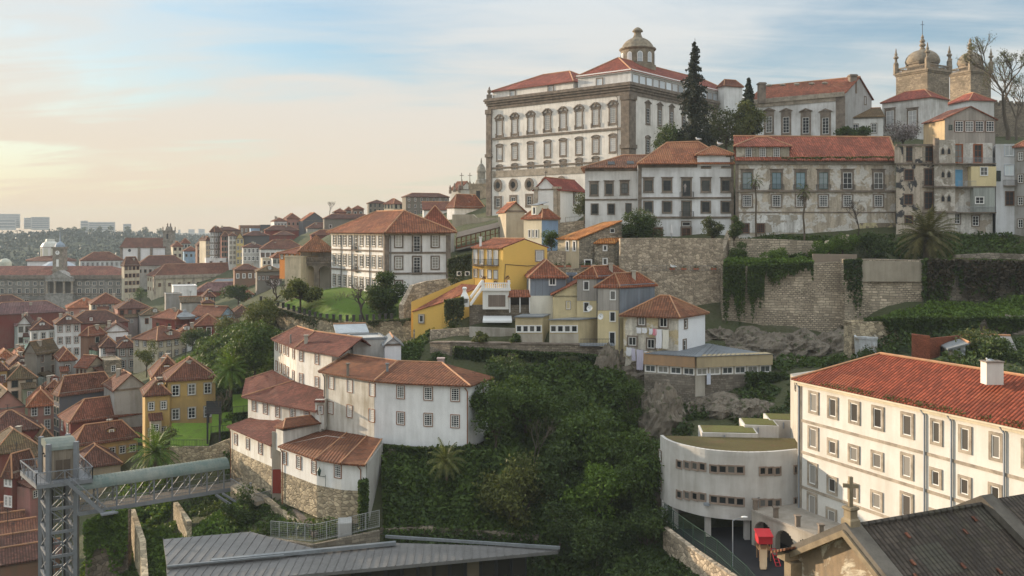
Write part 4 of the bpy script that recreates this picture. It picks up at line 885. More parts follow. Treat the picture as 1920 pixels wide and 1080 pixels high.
 wall('rock cut wall behind the tip of the zinc roof',[(712,992,103.5),(800,988,103),(900,995,103),(1010,1005,103)],[1040,1040,1040,1050],rubble((0.24,0.20,0.15),0.9,0.5),1.5)
 wall('rubble wall under the yard fence left of the playground',[(1243,988,97),(1300,1032,90),(1375,1082,83)],[1060,1100,1150],RUB,0.6)
walls()
def big_house():
 """three storey white house on the lawn terrace"""
 N=XY(722,165);L=XY(621.5,183);Rr=XY(845,166.5);q=[N,Rr,Rr+(L-N),L];ze,zb=Zat(434,165),Zat(586,165)
 root=thing('manor','large white three storey house with brown hipped roof and framed windows on the lawn terrace','house',(N.x,N.y,zb));fl,fr=F(L,N),F(N,Rr)
 m=MB();m.prism([(p.x,p.y)for p in q],zb-4,ze,top=False);m.build('wall',stucco((0.78,0.765,0.74),0.28),root)
 m=MB();zs=Zat(553,165);m.obb(fl.pt(-0.02,zb-4,-0.1),fl.t*(fl.L-0.1),fl.n*0.2,(0,0,zs-zb+4));m.build('plinth',stucco((0.50,0.43,0.31),0.45),root)
 c=P(757,395,175);zt=c.z;ed=1.0
 def E(p):d_=(p-sum(q,Vector())/4).normalized()*1.5;return Vector((p.x+d_.x,p.y+d_.y,ze-0.15))
 a=Vector((P(757,395,173).x,173,zt));b=a+(L-N).normalized()*11;
 r_=roof(root,[[E(q[0]),E(q[1]),a],[E(q[1]),E(q[2]),b,a],[E(q[2]),E(q[3]),b],[E(q[3]),E(q[0]),a,b]],tiles((0.30,0.095,0.045),0.22,0.46));ridge_caps(r_,[(a,b),(E(q[0]),a),(E(q[1]),a),(E(q[3]),b)],0.16)
 zX=lambda v:380+v/4;zY=lambda v:360+v/4
 xs=[zX(v)for v in(990,1028,1066,1107,1193,1239,1284,1332)]
 for y0,y1,h in((360,364,2.15),(505,526,2.15),(660,700,2.15)):
  ww=[x for x in xs];
  for i,x in enumerate(ww):
   y=zY(y0+(y1-y0)*(x-xs[0])/(xs[-1]-xs[0]));u,z=fl.at(x,y);window(root,fl,u,z,1.25,h,surw=0.22,cols=2,rows=4,sur=M_gran_l)
  u,z=fl.at(zX(1150),zY((y0+y1)/2+16));window(root,fl,u,z,1.3,3.0,surw=0.22,cols=2,rows=4,sur=M_gran_l,name='door');
  if y0!=660:balcony(root,fl,u,z-1.6,2.0,0.6)
 pw=glass((0.16,0.15,0.13),(0.5,0.47,0.42))
 for y,ok in((367,1),(530,1),(712,0)):
  for x in(1470,1744):
   if not ok and x==1744:continue
   u,z=fr.at(zX(x),zY(y));window(root,fr,u,z,1.25,2.2,surw=0.26,cols=2,rows=4,glassm=pw)
 for y in(388,548):u,z=fr.at(zX(1607),zY(y));window(root,fr,u,z,1.3,3.0,surw=0.3,cols=2,rows=5,name='door');balcony(root,fr,u,z-1.55,1.9,0.25,1.0)
 for fc,x,ys in((fl,zX(1340),(444,602)),(fr,zX(1607),(455,610))):
  for y in ys:band(root,fc,fc.at(x,zY(y))[1],0.35,0.14)
 for fc in(fl,fr):band(root,fc,ze-0.4,0.7,0.2,M_gran_l,'cornice')
 m=MB();m.obb(fr.pt(-0.1,zb-3,-0.2),fr.t*0.9,fr.n*0.32,(0,0,ze-zb+2.6));m.obb(fl.pt(fl.L-0.5,zb-3,-0.2),fl.t*0.55,fl.n*0.32,(0,0,ze-zb+2.6));m.obb(fr.pt(fr.L-0.9,zb-3,-0.2),fr.t*0.9,fr.n*0.32,(0,0,ze-zb+2.6));m.build('pilaster',M_gran,root)
 for x in(1042,1122,1257):pipe(root,fl,zX(x),zb-2,ze-1.2,0.1)
 pipe(root,fr,zX(1410),zb-2,ze-1.0,0.1)
 house('house','low red roof tucked behind the right shoulder of the large white house','house',stucco((0.5,0.47,0.42),0.4),tiles((0.33,0.09,0.05),0.3),None,780,852,188,428,470,5.0,'hip',0,10)
 d=186;L,N=XY(564,d),XY(624,d);f=F(L,N);bk=Vector((-0.25,1,0)).normalized()*9;ze,zb=Zat(467,d),Zat(541,d);rt=thing('loggia_house','arcaded stone loggia with two tall arches and a balustraded upper gallery beside the lawn','house',(L.x,L.y,zb))
 m=MB();m.prism([(p.x,p.y)for p in(L+bk*0.45,N+bk*0.45,N+bk,L+bk)],zb-5,ze);m.build('wall',stucco((0.50,0.46,0.40),0.4),rt)
 zg=Zat(494,d);m=MB()
 U=[0,1.0,f.L*0.46-0.3,f.L*0.46+0.8,f.L-0.6,f.L]
 for a_,b_ in((U[0],U[1]),(U[2],U[3]),(U[4],U[5])):m.obb(f.pt(a_,zb-5,-0.6),f.t*(b_-a_),f.n*0.6,(0,0,zg-zb+5))
 for a_,b_ in((U[1],U[2]),(U[3],U[4])):
  w=(b_-a_)/2;cx_=(a_+b_)/2;zs=zg-0.5-w*0.9;k=10
  for i in range(k):
   t0,t1=math.pi*i/k,math.pi*(i+1)/k;x0,x1=cx_+w*math.cos(t1),cx_+w*math.cos(t0);z0=zs+w*0.9*(math.sin(t0)+math.sin(t1))/2;m.obb(f.pt(x0,z0,-0.6),f.t*(x1-x0),f.n*0.6,(0,0,zg-z0))
 m.build('arcade',M_gran,rt);m=MB();m.obb(f.pt(0,zg,-4.2),f.t*f.L,f.n*4.5,(0,0,0.3));m.build('gallery_floor',M_gran,rt)
 m=MB()
 for i in range(22):p=f.pt(f.L*i/21,zg+0.3,0.1);m.lathe(tuple(p),[(0.1,0),(0.15,0.3),(0.08,0.9)],6)
 m.bar(f.pt(0,zg+1.25,0.1),f.pt(f.L,zg+1.25,0.1),0.25,0.15);m.build('balustrade',M_gran,rt)
 m=MB()
 for u in(0.15,f.L*0.33,f.L*0.66,f.L-0.2):m.bar(f.pt(u,zg+0.3,-0.1),f.pt(u,ze,-0.1),0.16)
 m.build('post',M_gran,rt)
 polys,ln=hip_roof([L,N,N+bk,L+bk],ze,3.0,0.7,1);roof(rt,polys,tiles((0.30,0.11,0.05),0.4))
 house('sunlit_block','windowless block with a raw ochre plastered side wall left of the arcaded loggia','house',stucco((0.66,0.54,0.38),0.45),None,534,564,566,184,482,545,0,'flat',55,None)
 house('house','small bright orange attic storey peeping over the raw ochre block','house',stucco((0.62,0.24,0.06),0.2),tiles(TILE2,0.1),544,563,566,192,474,490,1.2,'hip',40,7,wl=(4,1),wsize=(0.8,1.0))
big_house()
# ------------------------------------------------------------------ terrace cluster in the centre
def z6(zx,zy):return 740+zx/4,440+zy/4
YEL=stucco((0.70,0.45,0.12),0.12,(0.5,0.33,0.1))
def cluster():
 tm=tiles((0.34,0.10,0.05),0.15,0.4)
 d=150;L,N,Rr=XY(886,155),XY(943.5,d),XY(1026,d+2.5);bk=L-N;q=[N,Rr,Rr+bk,L];ze,zb=Zat(463.5,d),Zat(538,d);root=thing('house','bright yellow house with a gable end, white shutters and iron balconies','house',(N.x,N.y,zb));fl,fr=F(L,N),F(N,Rr)
 m=MB();m.prism([(p.x,p.y)for p in q],zb-4,ze,top=False);ap=P(984,449,d+1.2);m.poly([N+Vector((0,0,ze)),Rr+Vector((0,0,ze)),ap]);m.build('wall',YEL,root)
 a=ap+Vector((0,0,0.15));b=a+bk*1.03;n_=(N-Rr).normalized()
 r_=roof(root,[[N+n_*0.4+Vector((0,0,ze-0.1)),a,b,L+n_*0.4+Vector((0,0,ze-0.1))],[a,Rr-n_*0.3+Vector((0,0,ze-0.05)),Rr+bk-n_*0.3+Vector((0,0,ze)),b]],tm);ridge_caps(r_,[(a,b)],0.12)
 chimney(r_,P(901,455,d+4),0.4,0.9,mat=M_frame)
 xs=[z6(v,0)[0]for v in(607,652,712,760)];shut=glass((0.35,0.35,0.34),(0.62,0.62,0.6))
 winrow(root,fl,xs,z6(0,165)[1],z6(0,172)[1],0.95,2.5,surw=0.14,sur=M_gran_l,cols=2,rows=1,glassm=shut);winrow(root,fl,xs,z6(0,288)[1],z6(0,300)[1],0.8,1.35,surw=0.14,sur=M_gran_l,cols=2,rows=1,glassm=shut)
 for x in(630,736):u,z=fl.at(*z6(x,228));balcony(root,fl,u,z,2.9,0.8)
 u,z=fr.at(*z6(1087,158));window(root,fr,u,z,1.3,1.7,surw=0.2,cols=1,rows=1,sur=M_gran_l,glassm=shut)
 m=MB();pts=[fr.at(*z6(x,y))for x,y in((822,360),(830,222),(900,228),(990,234),(1080,230),(1140,216))]
 for p,q_ in zip(pts,pts[1:]):m.tube(fr.pt(p[0],p[1],0.05),fr.pt(q_[0],q_[1],0.05),0.05,0.05,5)
 m.build('cable',M_iron,root)
 root=thing('shed','long low yellow house with a red lean-to roof stepping down left of the yellow gable','house',tuple(P(800,640,147)))
 A,B,C,D=P(772,584,147),P(828,567,145.5),P(905,535,147.5),P(866,532,151)
 roof(root,[[A,B,C,D]],tm,0.15)
 m=MB();zz=Zat(650,147);m.prism([(A.x+0.2,A.y+0.1),(B.x,B.y+0.15),(C.x,C.y+0.2),(D.x+0.4,D.y-0.1)],zz,[A.z-0.12,B.z-0.12,C.z-0.12,D.z-0.12]);m.build('wall',YEL,root)
 f=F(A.xy,B.xy);u,z=f.at(*z6(192,630));window(root,f,u+0.2,z,0.75,1.2,surw=0.18,sur=M_gran_l,cols=1,rows=1)
 m=MB();A2,D2=P(771,566,148),P(866,527,152.5);E2=P(888,522,151.5);m.v+=[tuple(v)for v in(A2,D2,E2)];
 n=len(m.v);
 for a_,b_ in((A2,D2),(D2,E2)):
  m.prism([(a_.x,a_.y),(b_.x,b_.y),(b_.x+0.2,b_.y+0.4),(a_.x+0.2,a_.y+0.4)],[a_.z-6,b_.z-6,b_.z-6,a_.z-6],[a_.z,b_.z,b_.z,a_.z],True)
 m.v=m.v;m.build('parapet_wall',YEL,root)
 p=P(871,561,143.5);o=thing('barbecue','white garden barbecue with a tapering chimney beside the outside stair','barbecue',tuple(p));m=MB();m.box(p.x-0.75,p.y-0.5,p.z-1.2,p.x+0.75,p.y+0.5,p.z-0.6);m.box(p.x-0.75,p.y-0.5,p.z-0.6,p.x-0.55,p.y+0.5,p.z+0.1);m.box(p.x+0.55,p.y-0.5,p.z-0.6,p.x+0.75,p.y+0.5,p.z+0.1);m.box(p.x-0.55,p.y+0.3,p.z-0.6,p.x+0.55,p.y+0.5,p.z+0.1)
 m.lathe((p.x,p.y,p.z+0.1),[(1.0,0),(0.95,0.2),(0.4,1.1),(0.35,1.5),(0.5,1.55),(0.5,1.75),(0.3,1.9)],4,math.pi/4);m.build('body',M_frame,o)
 d=143;L,N=XY(905,d),XY(954,d);f=F(L,N);root=thing('terrace_house','white garage with a balustraded roof terrace in front of the yellow house','house',(L.x,L.y,Zat(572,d)));zt=Zat(545,d);bk=Vector((0,6,0));m=MB();m.prism([(p.x,p.y)for p in(L,N,N+bk,L+bk)],Zat(580,d),zt);m.build('wall',stucco((0.72,0.71,0.66),0.15),root)
 m=MB();m.obb(f.pt(-0.3,zt,-0.3),f.t*(f.L+0.6),f.n*0.6,(0,0,0.45));m.obb(f.pt(-0.3,zt+1.15,-0.1),f.t*(f.L+0.6),f.n*0.3,(0,0,0.15))
 for i in range(14):p=f.pt(f.L*i/13,zt+0.45,0.05);m.lathe(tuple(p),[(0.08,0),(0.12,0.25),(0.06,0.7)],6)
 for i in(0,1):p=f.pt(f.L*i,zt+0.4,0.05);m.box(p.x-0.2,p.y-0.2,p.z,p.x+0.2,p.y+0.2,p.z+1.3)
 m.build('balustrade',M_frame,root);m=MB();m.obb(f.pt(0.9,zt-2.6,-0.02),f.t*2.8,f.n*0.08,(0,0,1.9));m.build('garage_door',boards((0.20,0.16,0.13),0.3),root)
 for i in range(3):
  p=f.pt(0.2+i*1.9,zt+1.3 if i!=1 else zt+0.45,-0.1 if i!=1 else-0.7);o=thing('potted_plant',['flower pot on the left post of the white balustrade','flower pots standing behind the white balustrade','flower pot on the right post of the white balustrade'][i],'pot',tuple(p));m=MB();m.lathe(tuple(p),[(0.13,0),(0.2,0.35)],8);m.build('pot',stucco((0.36,0.13,0.07),0.1),o)
  m=MB();rr=random.Random(i)
  for k in range(60):leafq(m,p+Vector((rr.gauss(0,0.2),rr.gauss(0,0.2),0.5+rr.random()*0.6)),0.14,rr)
  m.build('leaves',foliage((0.05,0.05,0.02),(0.25,0.06,0.05)),o,uv=False,flip=False)
 L,N=XY(955,143.5),XY(994,143.5);root=thing('shed','small open shed with a red tiled lean-to roof right of the white garage','shed',(L.x,L.y,Zat(572,143.5)));roof(root,[[P(952,556,142.5),P(995,556,142.5),P(994,543,145.5),P(957,543,145.5)]],tm,0.12);m=MB()
 for x in(956,975,993):v=P(x,556,142.7);m.bar(Vector((v.x,v.y,v.z-2.6)),v,0.14)
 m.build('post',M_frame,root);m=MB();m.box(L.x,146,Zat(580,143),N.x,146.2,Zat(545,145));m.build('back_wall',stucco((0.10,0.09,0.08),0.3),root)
 o=MB();a,b=P(882,567,143),P(904,536,146)
 for i in range(12):p=a+(b-a)*i/12;o.box(p.x-0.1,p.y,p.z-0.5,p.x+(b.x-a.x)/12+0.1,p.y+0.8,p.z)
 o.bar(a+Vector((0,0,0.8)),b+Vector((0,0,0.8)),0.12,0.5);tag(o.build('outside_stair',M_frame),'white outside stair climbing to the balustraded terrace','stairs')
 blue=boards((0.20,0.225,0.26),1.2);blue2=boards((0.18,0.205,0.235),0.7);grey=boards((0.36,0.335,0.30),1.0);pale=stucco((0.64,0.54,0.32),0.25)
 d=143;r=house('house','slate blue clad house over a white base with a red pyramid roof','house',blue,tm,None,994,1061,d,516,551,2.4,'hip',4,8.5,drop=0.3,hipf=1.1);q=[Vector(r['_q'][i:i+3])for i in(0,3,6,9)];f=F(q[0],q[1]);u,z=f.at(*z6(1183,348));window(r,f,u,z,1.0,1.3,surw=0.1,sur=M_frame,cols=2,rows=1)
 m=MB();m.prism([(p.x,p.y+0.02)for p in q],Zat(600,d),Zat(551.5,d));m.build('base',stucco((0.70,0.67,0.58),0.2),r)
 r=house('extension','narrow blue grey extension set back against the slate blue house','house',blue2,None,None,1062,1082,146,516,560,0,'flat',0,5);f=F(XY(1062,146),XY(1082,146));u,z=f.at(*z6(1346,350));window(r,f,u,z,0.8,1.4,surw=0.05,sur=M_iron,cols=1,rows=1)
 d=140.5;r=house('house','pale yellow house with a red lean-to roof right of the slate blue house','house',pale,tm,None,1037.5,1082,d,554,592,2.2,'shed',2,6,along=2);f=F(XY(1037.5,d),XY(1082,d));u,z=f.at(*z6(1302,528));window(r,f,u,z,0.7,1.3,surw=0.05,cols=1,rows=1)
 for nm,x0,x1,x2,yt,ym,yb,dd,wu,wl_,rh in(('left one of the two grey clad tower houses with red pyramid roofs',1082,1120,1180,517,564,640,139.5,(1437,382),(1438,542),1.5),('right one of the two grey clad tower houses, with a blue grey side',1120.5,1161.5,1227,534,582,655,137,(1636,455),(1634,615),1.75)):
  q,_,_=quad_from(None,x1,x2,dd,22,7);N=XY(x1,dd);L=XY(x0,dd+0.3);bk=Vector((0.35,1,0)).normalized()*7.5;Rr=N+bk
  kx=(x2-CX)/FPX;e=Vector((0.80,0.60,0));t=(kx*N.y-N.x)/(e.x-kx*e.y);Rr=N+e*t;q=[L,N,Rr,Rr+(L-N)]
  root=thing('tower_house',nm,'house',(N.x,N.y,Zat(yb,dd)));ze,zm,zb=Zat(yt,dd),Zat(ym,dd),Zat(yb,dd);m=MB();m.prism([(p.x,p.y)for p in q],zb-3,zm-0.01);m.build('wall',pale,root)
  fa,fb=F(L,N),F(N,Rr);m=MB();m.prism([(p.x,p.y)for p in(L-fa.n*-0.06,N+fa.n*0.06,N+fa.n*0.06-Vector((0,1,0))*0-bk*-0.3,L+bk*0.3)],zm,ze);m.build('cladding',grey,root)
  m=MB();m.prism([(p.x,p.y)for p in(N+fb.n*0.08,Rr+fb.n*0.08,q[3],L+bk*0.31)],zm-0.4,ze+0.02);m.build('cladding',blue2,root)
  pp,ln=hip_roof(q,ze,rh,0.35,None,'hip',1.0);a=roof(root,pp,tm);ridge_caps(a,ln,0.1);c=sum(q,Vector())/4
  chimney(a,(c.x+1.2,c.y+0.4,ze+rh*0.6),0.6,0.9);chimney(a,(c.x-1.5,c.y+1.4,ze+rh*0.5),0.5,0.7)
  for(zx,zy),h in((wu,1.4),(wl_,1.5)):u,z=fa.at(*z6(zx,zy));window(root,fa,u,z,0.85,h,surw=0.06,sur=M_frame,cols=1,rows=1,out=0.07 if(zx,zy)==wu else 0)
  if 'right' in nm[:6]:u,z=fa.at(*z6(1632,778));window(root,fa,u,z,0.9,2.0,surw=0.06,sur=M_frame,cols=1,rows=1,name='door')
  pipe(root,fa,x1-0.8,zb,ze-0.7,0.06)
 for i,(x,y)in enumerate(((1464,552),(1547,615))):
  dish(P(*z6(x,y),137.5 if i==0 else 136),0.5,['satellite dish on the wall of the left grey tower house','satellite dish on the corner of the right grey tower house'][i])
 box=stucco((0.50,0.415,0.25),0.4)
 for nm,x0,x1,x2,yt,dd in(('left one of the two flat roofed ochre boxes above the terrace wall',966,1017,1030,595,137.2),('right one of the two flat roofed ochre boxes, with a plain blank side',1030,1084.5,1121,600,137.0)):
  N=XY(x1,dd);L=XY(x0,dd);e=Vector((0.8,0.6,0))if x2>1100 else Vector((0.3,1,0)).normalized();kx=(x2-CX)/FPX;t=(kx*N.y-N.x)/(e.x-kx*e.y);t=t if 1<t<12 else 4;Rr=N+e*t;q=[L,N,Rr,Rr+(L-N)]
  root=thing('flat_roofed_house',nm,'house',(L.x,L.y,Zat(647,dd)));ze,zb=Zat(yt,dd),Zat(650,dd);m=MB();m.prism([(p.x,p.y)for p in q],zb-2,ze);m.build('wall',box,root);f=F(L,N)
  m=MB();m.prism([(p.x,p.y)for p in(L+Vector((-0.2,-0.25,0)),N+Vector((0.1,-0.25,0)),Rr+Vector((0.2,0,0)),q[3])],ze+0.003,ze+0.16);m.build('roof',M_zinc,root)
  m=MB();m.obb(f.pt(0,zb-1,-0.05),f.t*f.L,f.n*0.1,(0,0,Zat(626,dd)-zb+1));m.build('base',stucco((0.44,0.40,0.33),0.5),root)
  for i in range(4):window(root,f,f.L*(0.14+0.24*i),Zat(616.5,dd),f.L*0.2,1.0,surw=0.08,sur=M_frame,cols=1,rows=1)
 a,b=P(*z6(665,608),143.6),P(*z6(876,608),143.6);c,d_=P(*z6(880,645),141.8),P(*z6(660,645),141.8);m=MB();m.slab([a,d_,c,b],0.06)
 k=14
 for i in range(k):
  p,q_=d_+(c-d_)*i/k,d_+(c-d_)*(i+1)/k;m.slab([p,p+Vector((0,-0.03,-0.28)),q_+Vector((0,-0.03,-0.28)),q_],0.03)
 tag(m.build('awning',plain((0.70,0.71,0.70),0.8,0.0,0.15)),'white awning with a scalloped edge over the terrace','awning')
 deck=thing('balcony_deck','small steel deck with railing hung from the ochre box over the rock','balcony',tuple(P(1120,648,135)));m=MB();A=P(1088,649,135.2);B=P(1152,649,134.6);m.obb(A,B-A,(0,2,0),(0,0,0.25));m.build('floor',M_steel,deck);m=MB()
 for i in range(24):p=A+(B-A)*i/23;m.bar(p,p+Vector((0,0,1.1)),0.035)
 m.bar(A+Vector((0,0,1.1)),B+Vector((0,0,1.1)),0.06);m.build('railing',M_iron,deck)
 for i,x in enumerate((484,545)):
  p=P(*z6(x,292),153.5);o=thing('air_conditioner',['beige air conditioner box on the ivy wall, the left one of two','beige air conditioner box on the ivy wall, next to the yellow house'][i],'air conditioner',tuple(p),'air conditioners by the yellow house');m=MB();m.box(p.x-0.45,p.y,p.z-0.4,p.x+0.45,p.y+0.4,p.z+0.4);m.build('casing',plain((0.62,0.58,0.50),0.5),o);m=MB();m.tube(p+Vector((0,-0.04,0)),p+Vector((0,0.05,0)),0.28,0.28,14);m.build('fan_grille',M_iron,o)
 r=house('house','narrow tower house with cream front, blue side and zinc dormer in its red roof','house',stucco((0.62,0.56,0.42),0.2),tm,982,1016,1046,168,405.5,462,2.3,'hip',48);q=[Vector(r['_q'][i:i+3])for i in(0,3,6,9)];f=F(q[0],q[1]);m=MB();m.obb(f.pt(0,Zat(475,168),-0.1),f.t*f.L,f.n*0.16,(0,0,Zat(413,168)-Zat(475,168)));m.build('wall',stucco((0.26,0.36,0.50),0.25),r)
 f=F(q[3],q[0])
 for x in(993,1000,1006.5):u,z=f.at(x,438);window(r,f,u,z,0.5,1.5,surw=0.06,sur=M_frame,cols=1,rows=1)
 m=MB();p=f.pt(f.L*0.55,Zat(405.5,168),-0.3);m.obb(p-f.t*0.9,f.t*1.8,-f.n*3.0,(0,0,2.2));dm=m.build('dormer',stucco((0.70,0.66,0.52),0.15),r);m=MB();m.slab([p-f.t*1.0+f.n*0.2+Vector((0,0,2.2)),p+f.t*1.0+f.n*0.2+Vector((0,0,2.2)),p+f.t*1.0-f.n*3+Vector((0,0,2.9)),p-f.t*1.0-f.n*3+Vector((0,0,2.9))],0.1);m.build('dormer_roof',M_zinc,dm);window(r,f,f.L*0.55,Zat(405.5,168)+1.1,0.7,1.4,surw=0.08,sur=M_frame,cols=1,rows=1,out=-0.25)
 house('house','plain buff stuccoed gable house with one tiny window below the palace foot','house',stucco((0.46,0.40,0.30),0.4),tm,None,949,984,178,394,450,1.7,'gable',12,8,wr=None,along=2)
 r=house('chapel','white gabled chapel with stone corner pilasters and a red roof in front of the palace','chapel',stucco((0.76,0.75,0.73),0.15),tiles((0.36,0.075,0.05),0.1),1002,1045,1097,198,353,402,2.6,'gable',62,along=1);q=[Vector(r['_q'][i:i+3])for i in(0,3,6,9)];fa,fb=F(q[3],q[0]),F(q[0],q[1])
 m=MB();zz=Zat(402,198)
 for fc,u in((fa,0.0),(fa,fa.L-0.9),(fb,0.0)):m.obb(fc.pt(u,zz-2,-0.1),fc.t*0.9,fc.n*0.35,(0,0,Zat(354,198)-zz+2));m.obb(fc.pt(u-0.25,Zat(354,198),-0.1),fc.t*1.4,fc.n*0.6,(0,0,0.5))
 m.build('pilaster',M_gran_l,r);u,z=fb.at(1077,372);window(r,fb,u,z,1.1,2.8,surw=0.2,glassm=M_iron);p=(q[3]+q[0])/2;m=MB();p=Vector((p.x,p.y,Zat(353,198)+2.7));m.bar(p,p+Vector((0,0,1.3)),0.12);m.bar(p+Vector((-0.35,0,0.9)),p+Vector((0.35,0,0.9)),0.1);m.build('cross',M_iron,r)
 d=158;root=thing('house','rough stone house with a long bright orange lean-to roof and a smaller roofed annex','house',tuple(P(1084,500,d)));L,N,Rr=XY(1046,162),XY(1086,d),XY(1166,d+1.5);E,S=P(1046,447,162),P(1086,447.5,d);T1,T2=P(1166,414,d+1.5),P(1131,416,164)
 om=tiles((0.55,0.19,0.055),0.05,0.4);sm=rubble((0.33,0.285,0.215),2.0,0.3);roof(root,[[E+Vector((-0.4,0,0)),S+Vector((-0.3,-0.4,0)),T1+Vector((0.1,-0.3,0.1)),T2]],om)
 m=MB();zb=Zat(505,d);m.prism([(L.x,L.y),(N.x,N.y),(Rr.x,Rr.y),(T2.x,T2.y)],zb,[E.z-0.2,S.z-0.2,T1.z-0.15,T2.z-0.2]);m.build('wall',sm,root);fl,fr=F(L,N),F(N,Rr);m=MB();m.obb(fl.pt(0,zb,-0.1),fl.t*fl.L,fl.n*0.15,(0,0,S.z-0.25-zb));m.build('front_wall',stucco((0.54,0.45,0.31),0.3),root)
 for x in(978,1030):u,z=fl.at(820+x/4,280+725/4);window(root,fl,u,z,0.6,1.7,surw=0.12,sur=M_frame,cols=1,rows=1,out=0.05)
 m=MB();A,B,C=P(1112,455.5,d-1.2),P(1153,455.5,d-1.2),P(1167,445,d+1.2);D=P(1125,446.5,d+1);roof(root,[[A,B,C,D]],om);m.prism([(A.x+0.3,A.y+0.3),(B.x-0.2,B.y+0.3),(C.x,C.y),(D.x,D.y+0.5)],zb,[A.z-0.2,B.z-0.2,C.z-0.2,D.z-0.2]);m.build('annex',sm,root)
 f=F((A.x,A.y+0.3),(B.x,B.y+0.3))
 for zx,zy,w in((1258,740,0.6),(1258,842,0.7),(1130,852,1.2)):u,z=f.at(820+zx/4,280+zy/4);window(root,f,u,z,w,0.9 if zy<800 else 1.1,surw=0.12,sur=M_frame,cols=1,rows=1)
 u,z=fr.at(1148,432.5);window(root,fr,u,z,0.9,0.8,surw=0.1,sur=M_gran_l,cols=1,rows=1)
 root=thing('timber_gallery','open brown timber gallery with a lean-to roof climbing along the stained wall','gallery',tuple(P(900,440,188)));m=MB();A,B=P(855,452,187),P(948,422,184);A2,B2=P(855,446,187),P(948,423,184)
 A,B=P(856,446,187),P(947,424,184);lo=Vector((0,0,-2.2))
 for i in range(11):p=A+(B-A)*i/10;m.bar(p+lo,p,0.22)
 m.bar(A,B,0.25);m.bar(A+lo,B+lo,0.3);m.bar(A+lo*0.5,B+lo*0.5,0.12);m.build('frame',M_brownwood,root);m=MB();m.slab([A+Vector((0,-0.3,0.15)),B+Vector((0,-0.3,0.15)),B+Vector((0,3,1.2)),A+Vector((0,3,1.2))],0.12);m.build('roof',stucco((0.24,0.19,0.15),0.5),root);m=MB();m.slab([A+lo+Vector((0,-0.3,-0.2)),B+lo+Vector((0,-0.3,-0.2)),B+lo+Vector((0,3,-0.2)),A+lo+Vector((0,3,-0.2))],0.3);m.build('floor',CONC,root)
def leafq(m,p,s,rr):
 a=Vector((rr.gauss(0,1),rr.gauss(0,1),rr.gauss(0,1)));a=a.normalized()if a.length>0.01 else Vector((1,0,0));b=a.orthogonal().normalized();ang=rr.random()*6.28;b=(b*math.cos(ang)+a.cross(b)*math.sin(ang));c=a.cross(b);s1,s2=s*rr.uniform(0.6,1.2),s*rr.uniform(0.4,0.8);n=len(m.v)
 m.v+=[tuple(p-b*s1),tuple(p+c*s2),tuple(p+b*s1),tuple(p-c*s2)];m.f.append((n,n+1,n+2,n+3))
def dish(p,r,label):
 o=thing('satellite_dish',label,'satellite dish',tuple(p));m=MB();k=12;n=Vector((-0.5,-0.8,0.35)).normalized();a=n.orthogonal().normalized();b=n.cross(a);prev=None
 for rr,dd in((0.05,0.0),(0.5,0.06),(1.0,0.25)):
  cur=[p+(a*math.cos(2*math.pi*i/k)+b*math.sin(2*math.pi*i/k))*r*rr+n*r*dd for i in range(k)]
  if prev:
   for i in range(k):m.poly([prev[i],prev[(i+1)%k],cur[(i+1)%k],cur[i]])
  prev=cur
 m.build('reflector',plain((0.62,0.62,0.60),0.5),o,flip=False);m=MB();m.bar(p,p+n*r*1.1,0.04);m.bar(p,p-n*0.4+Vector((0,0,-0.3)),0.06);m.build('arm',M_iron,o);return o
cluster()
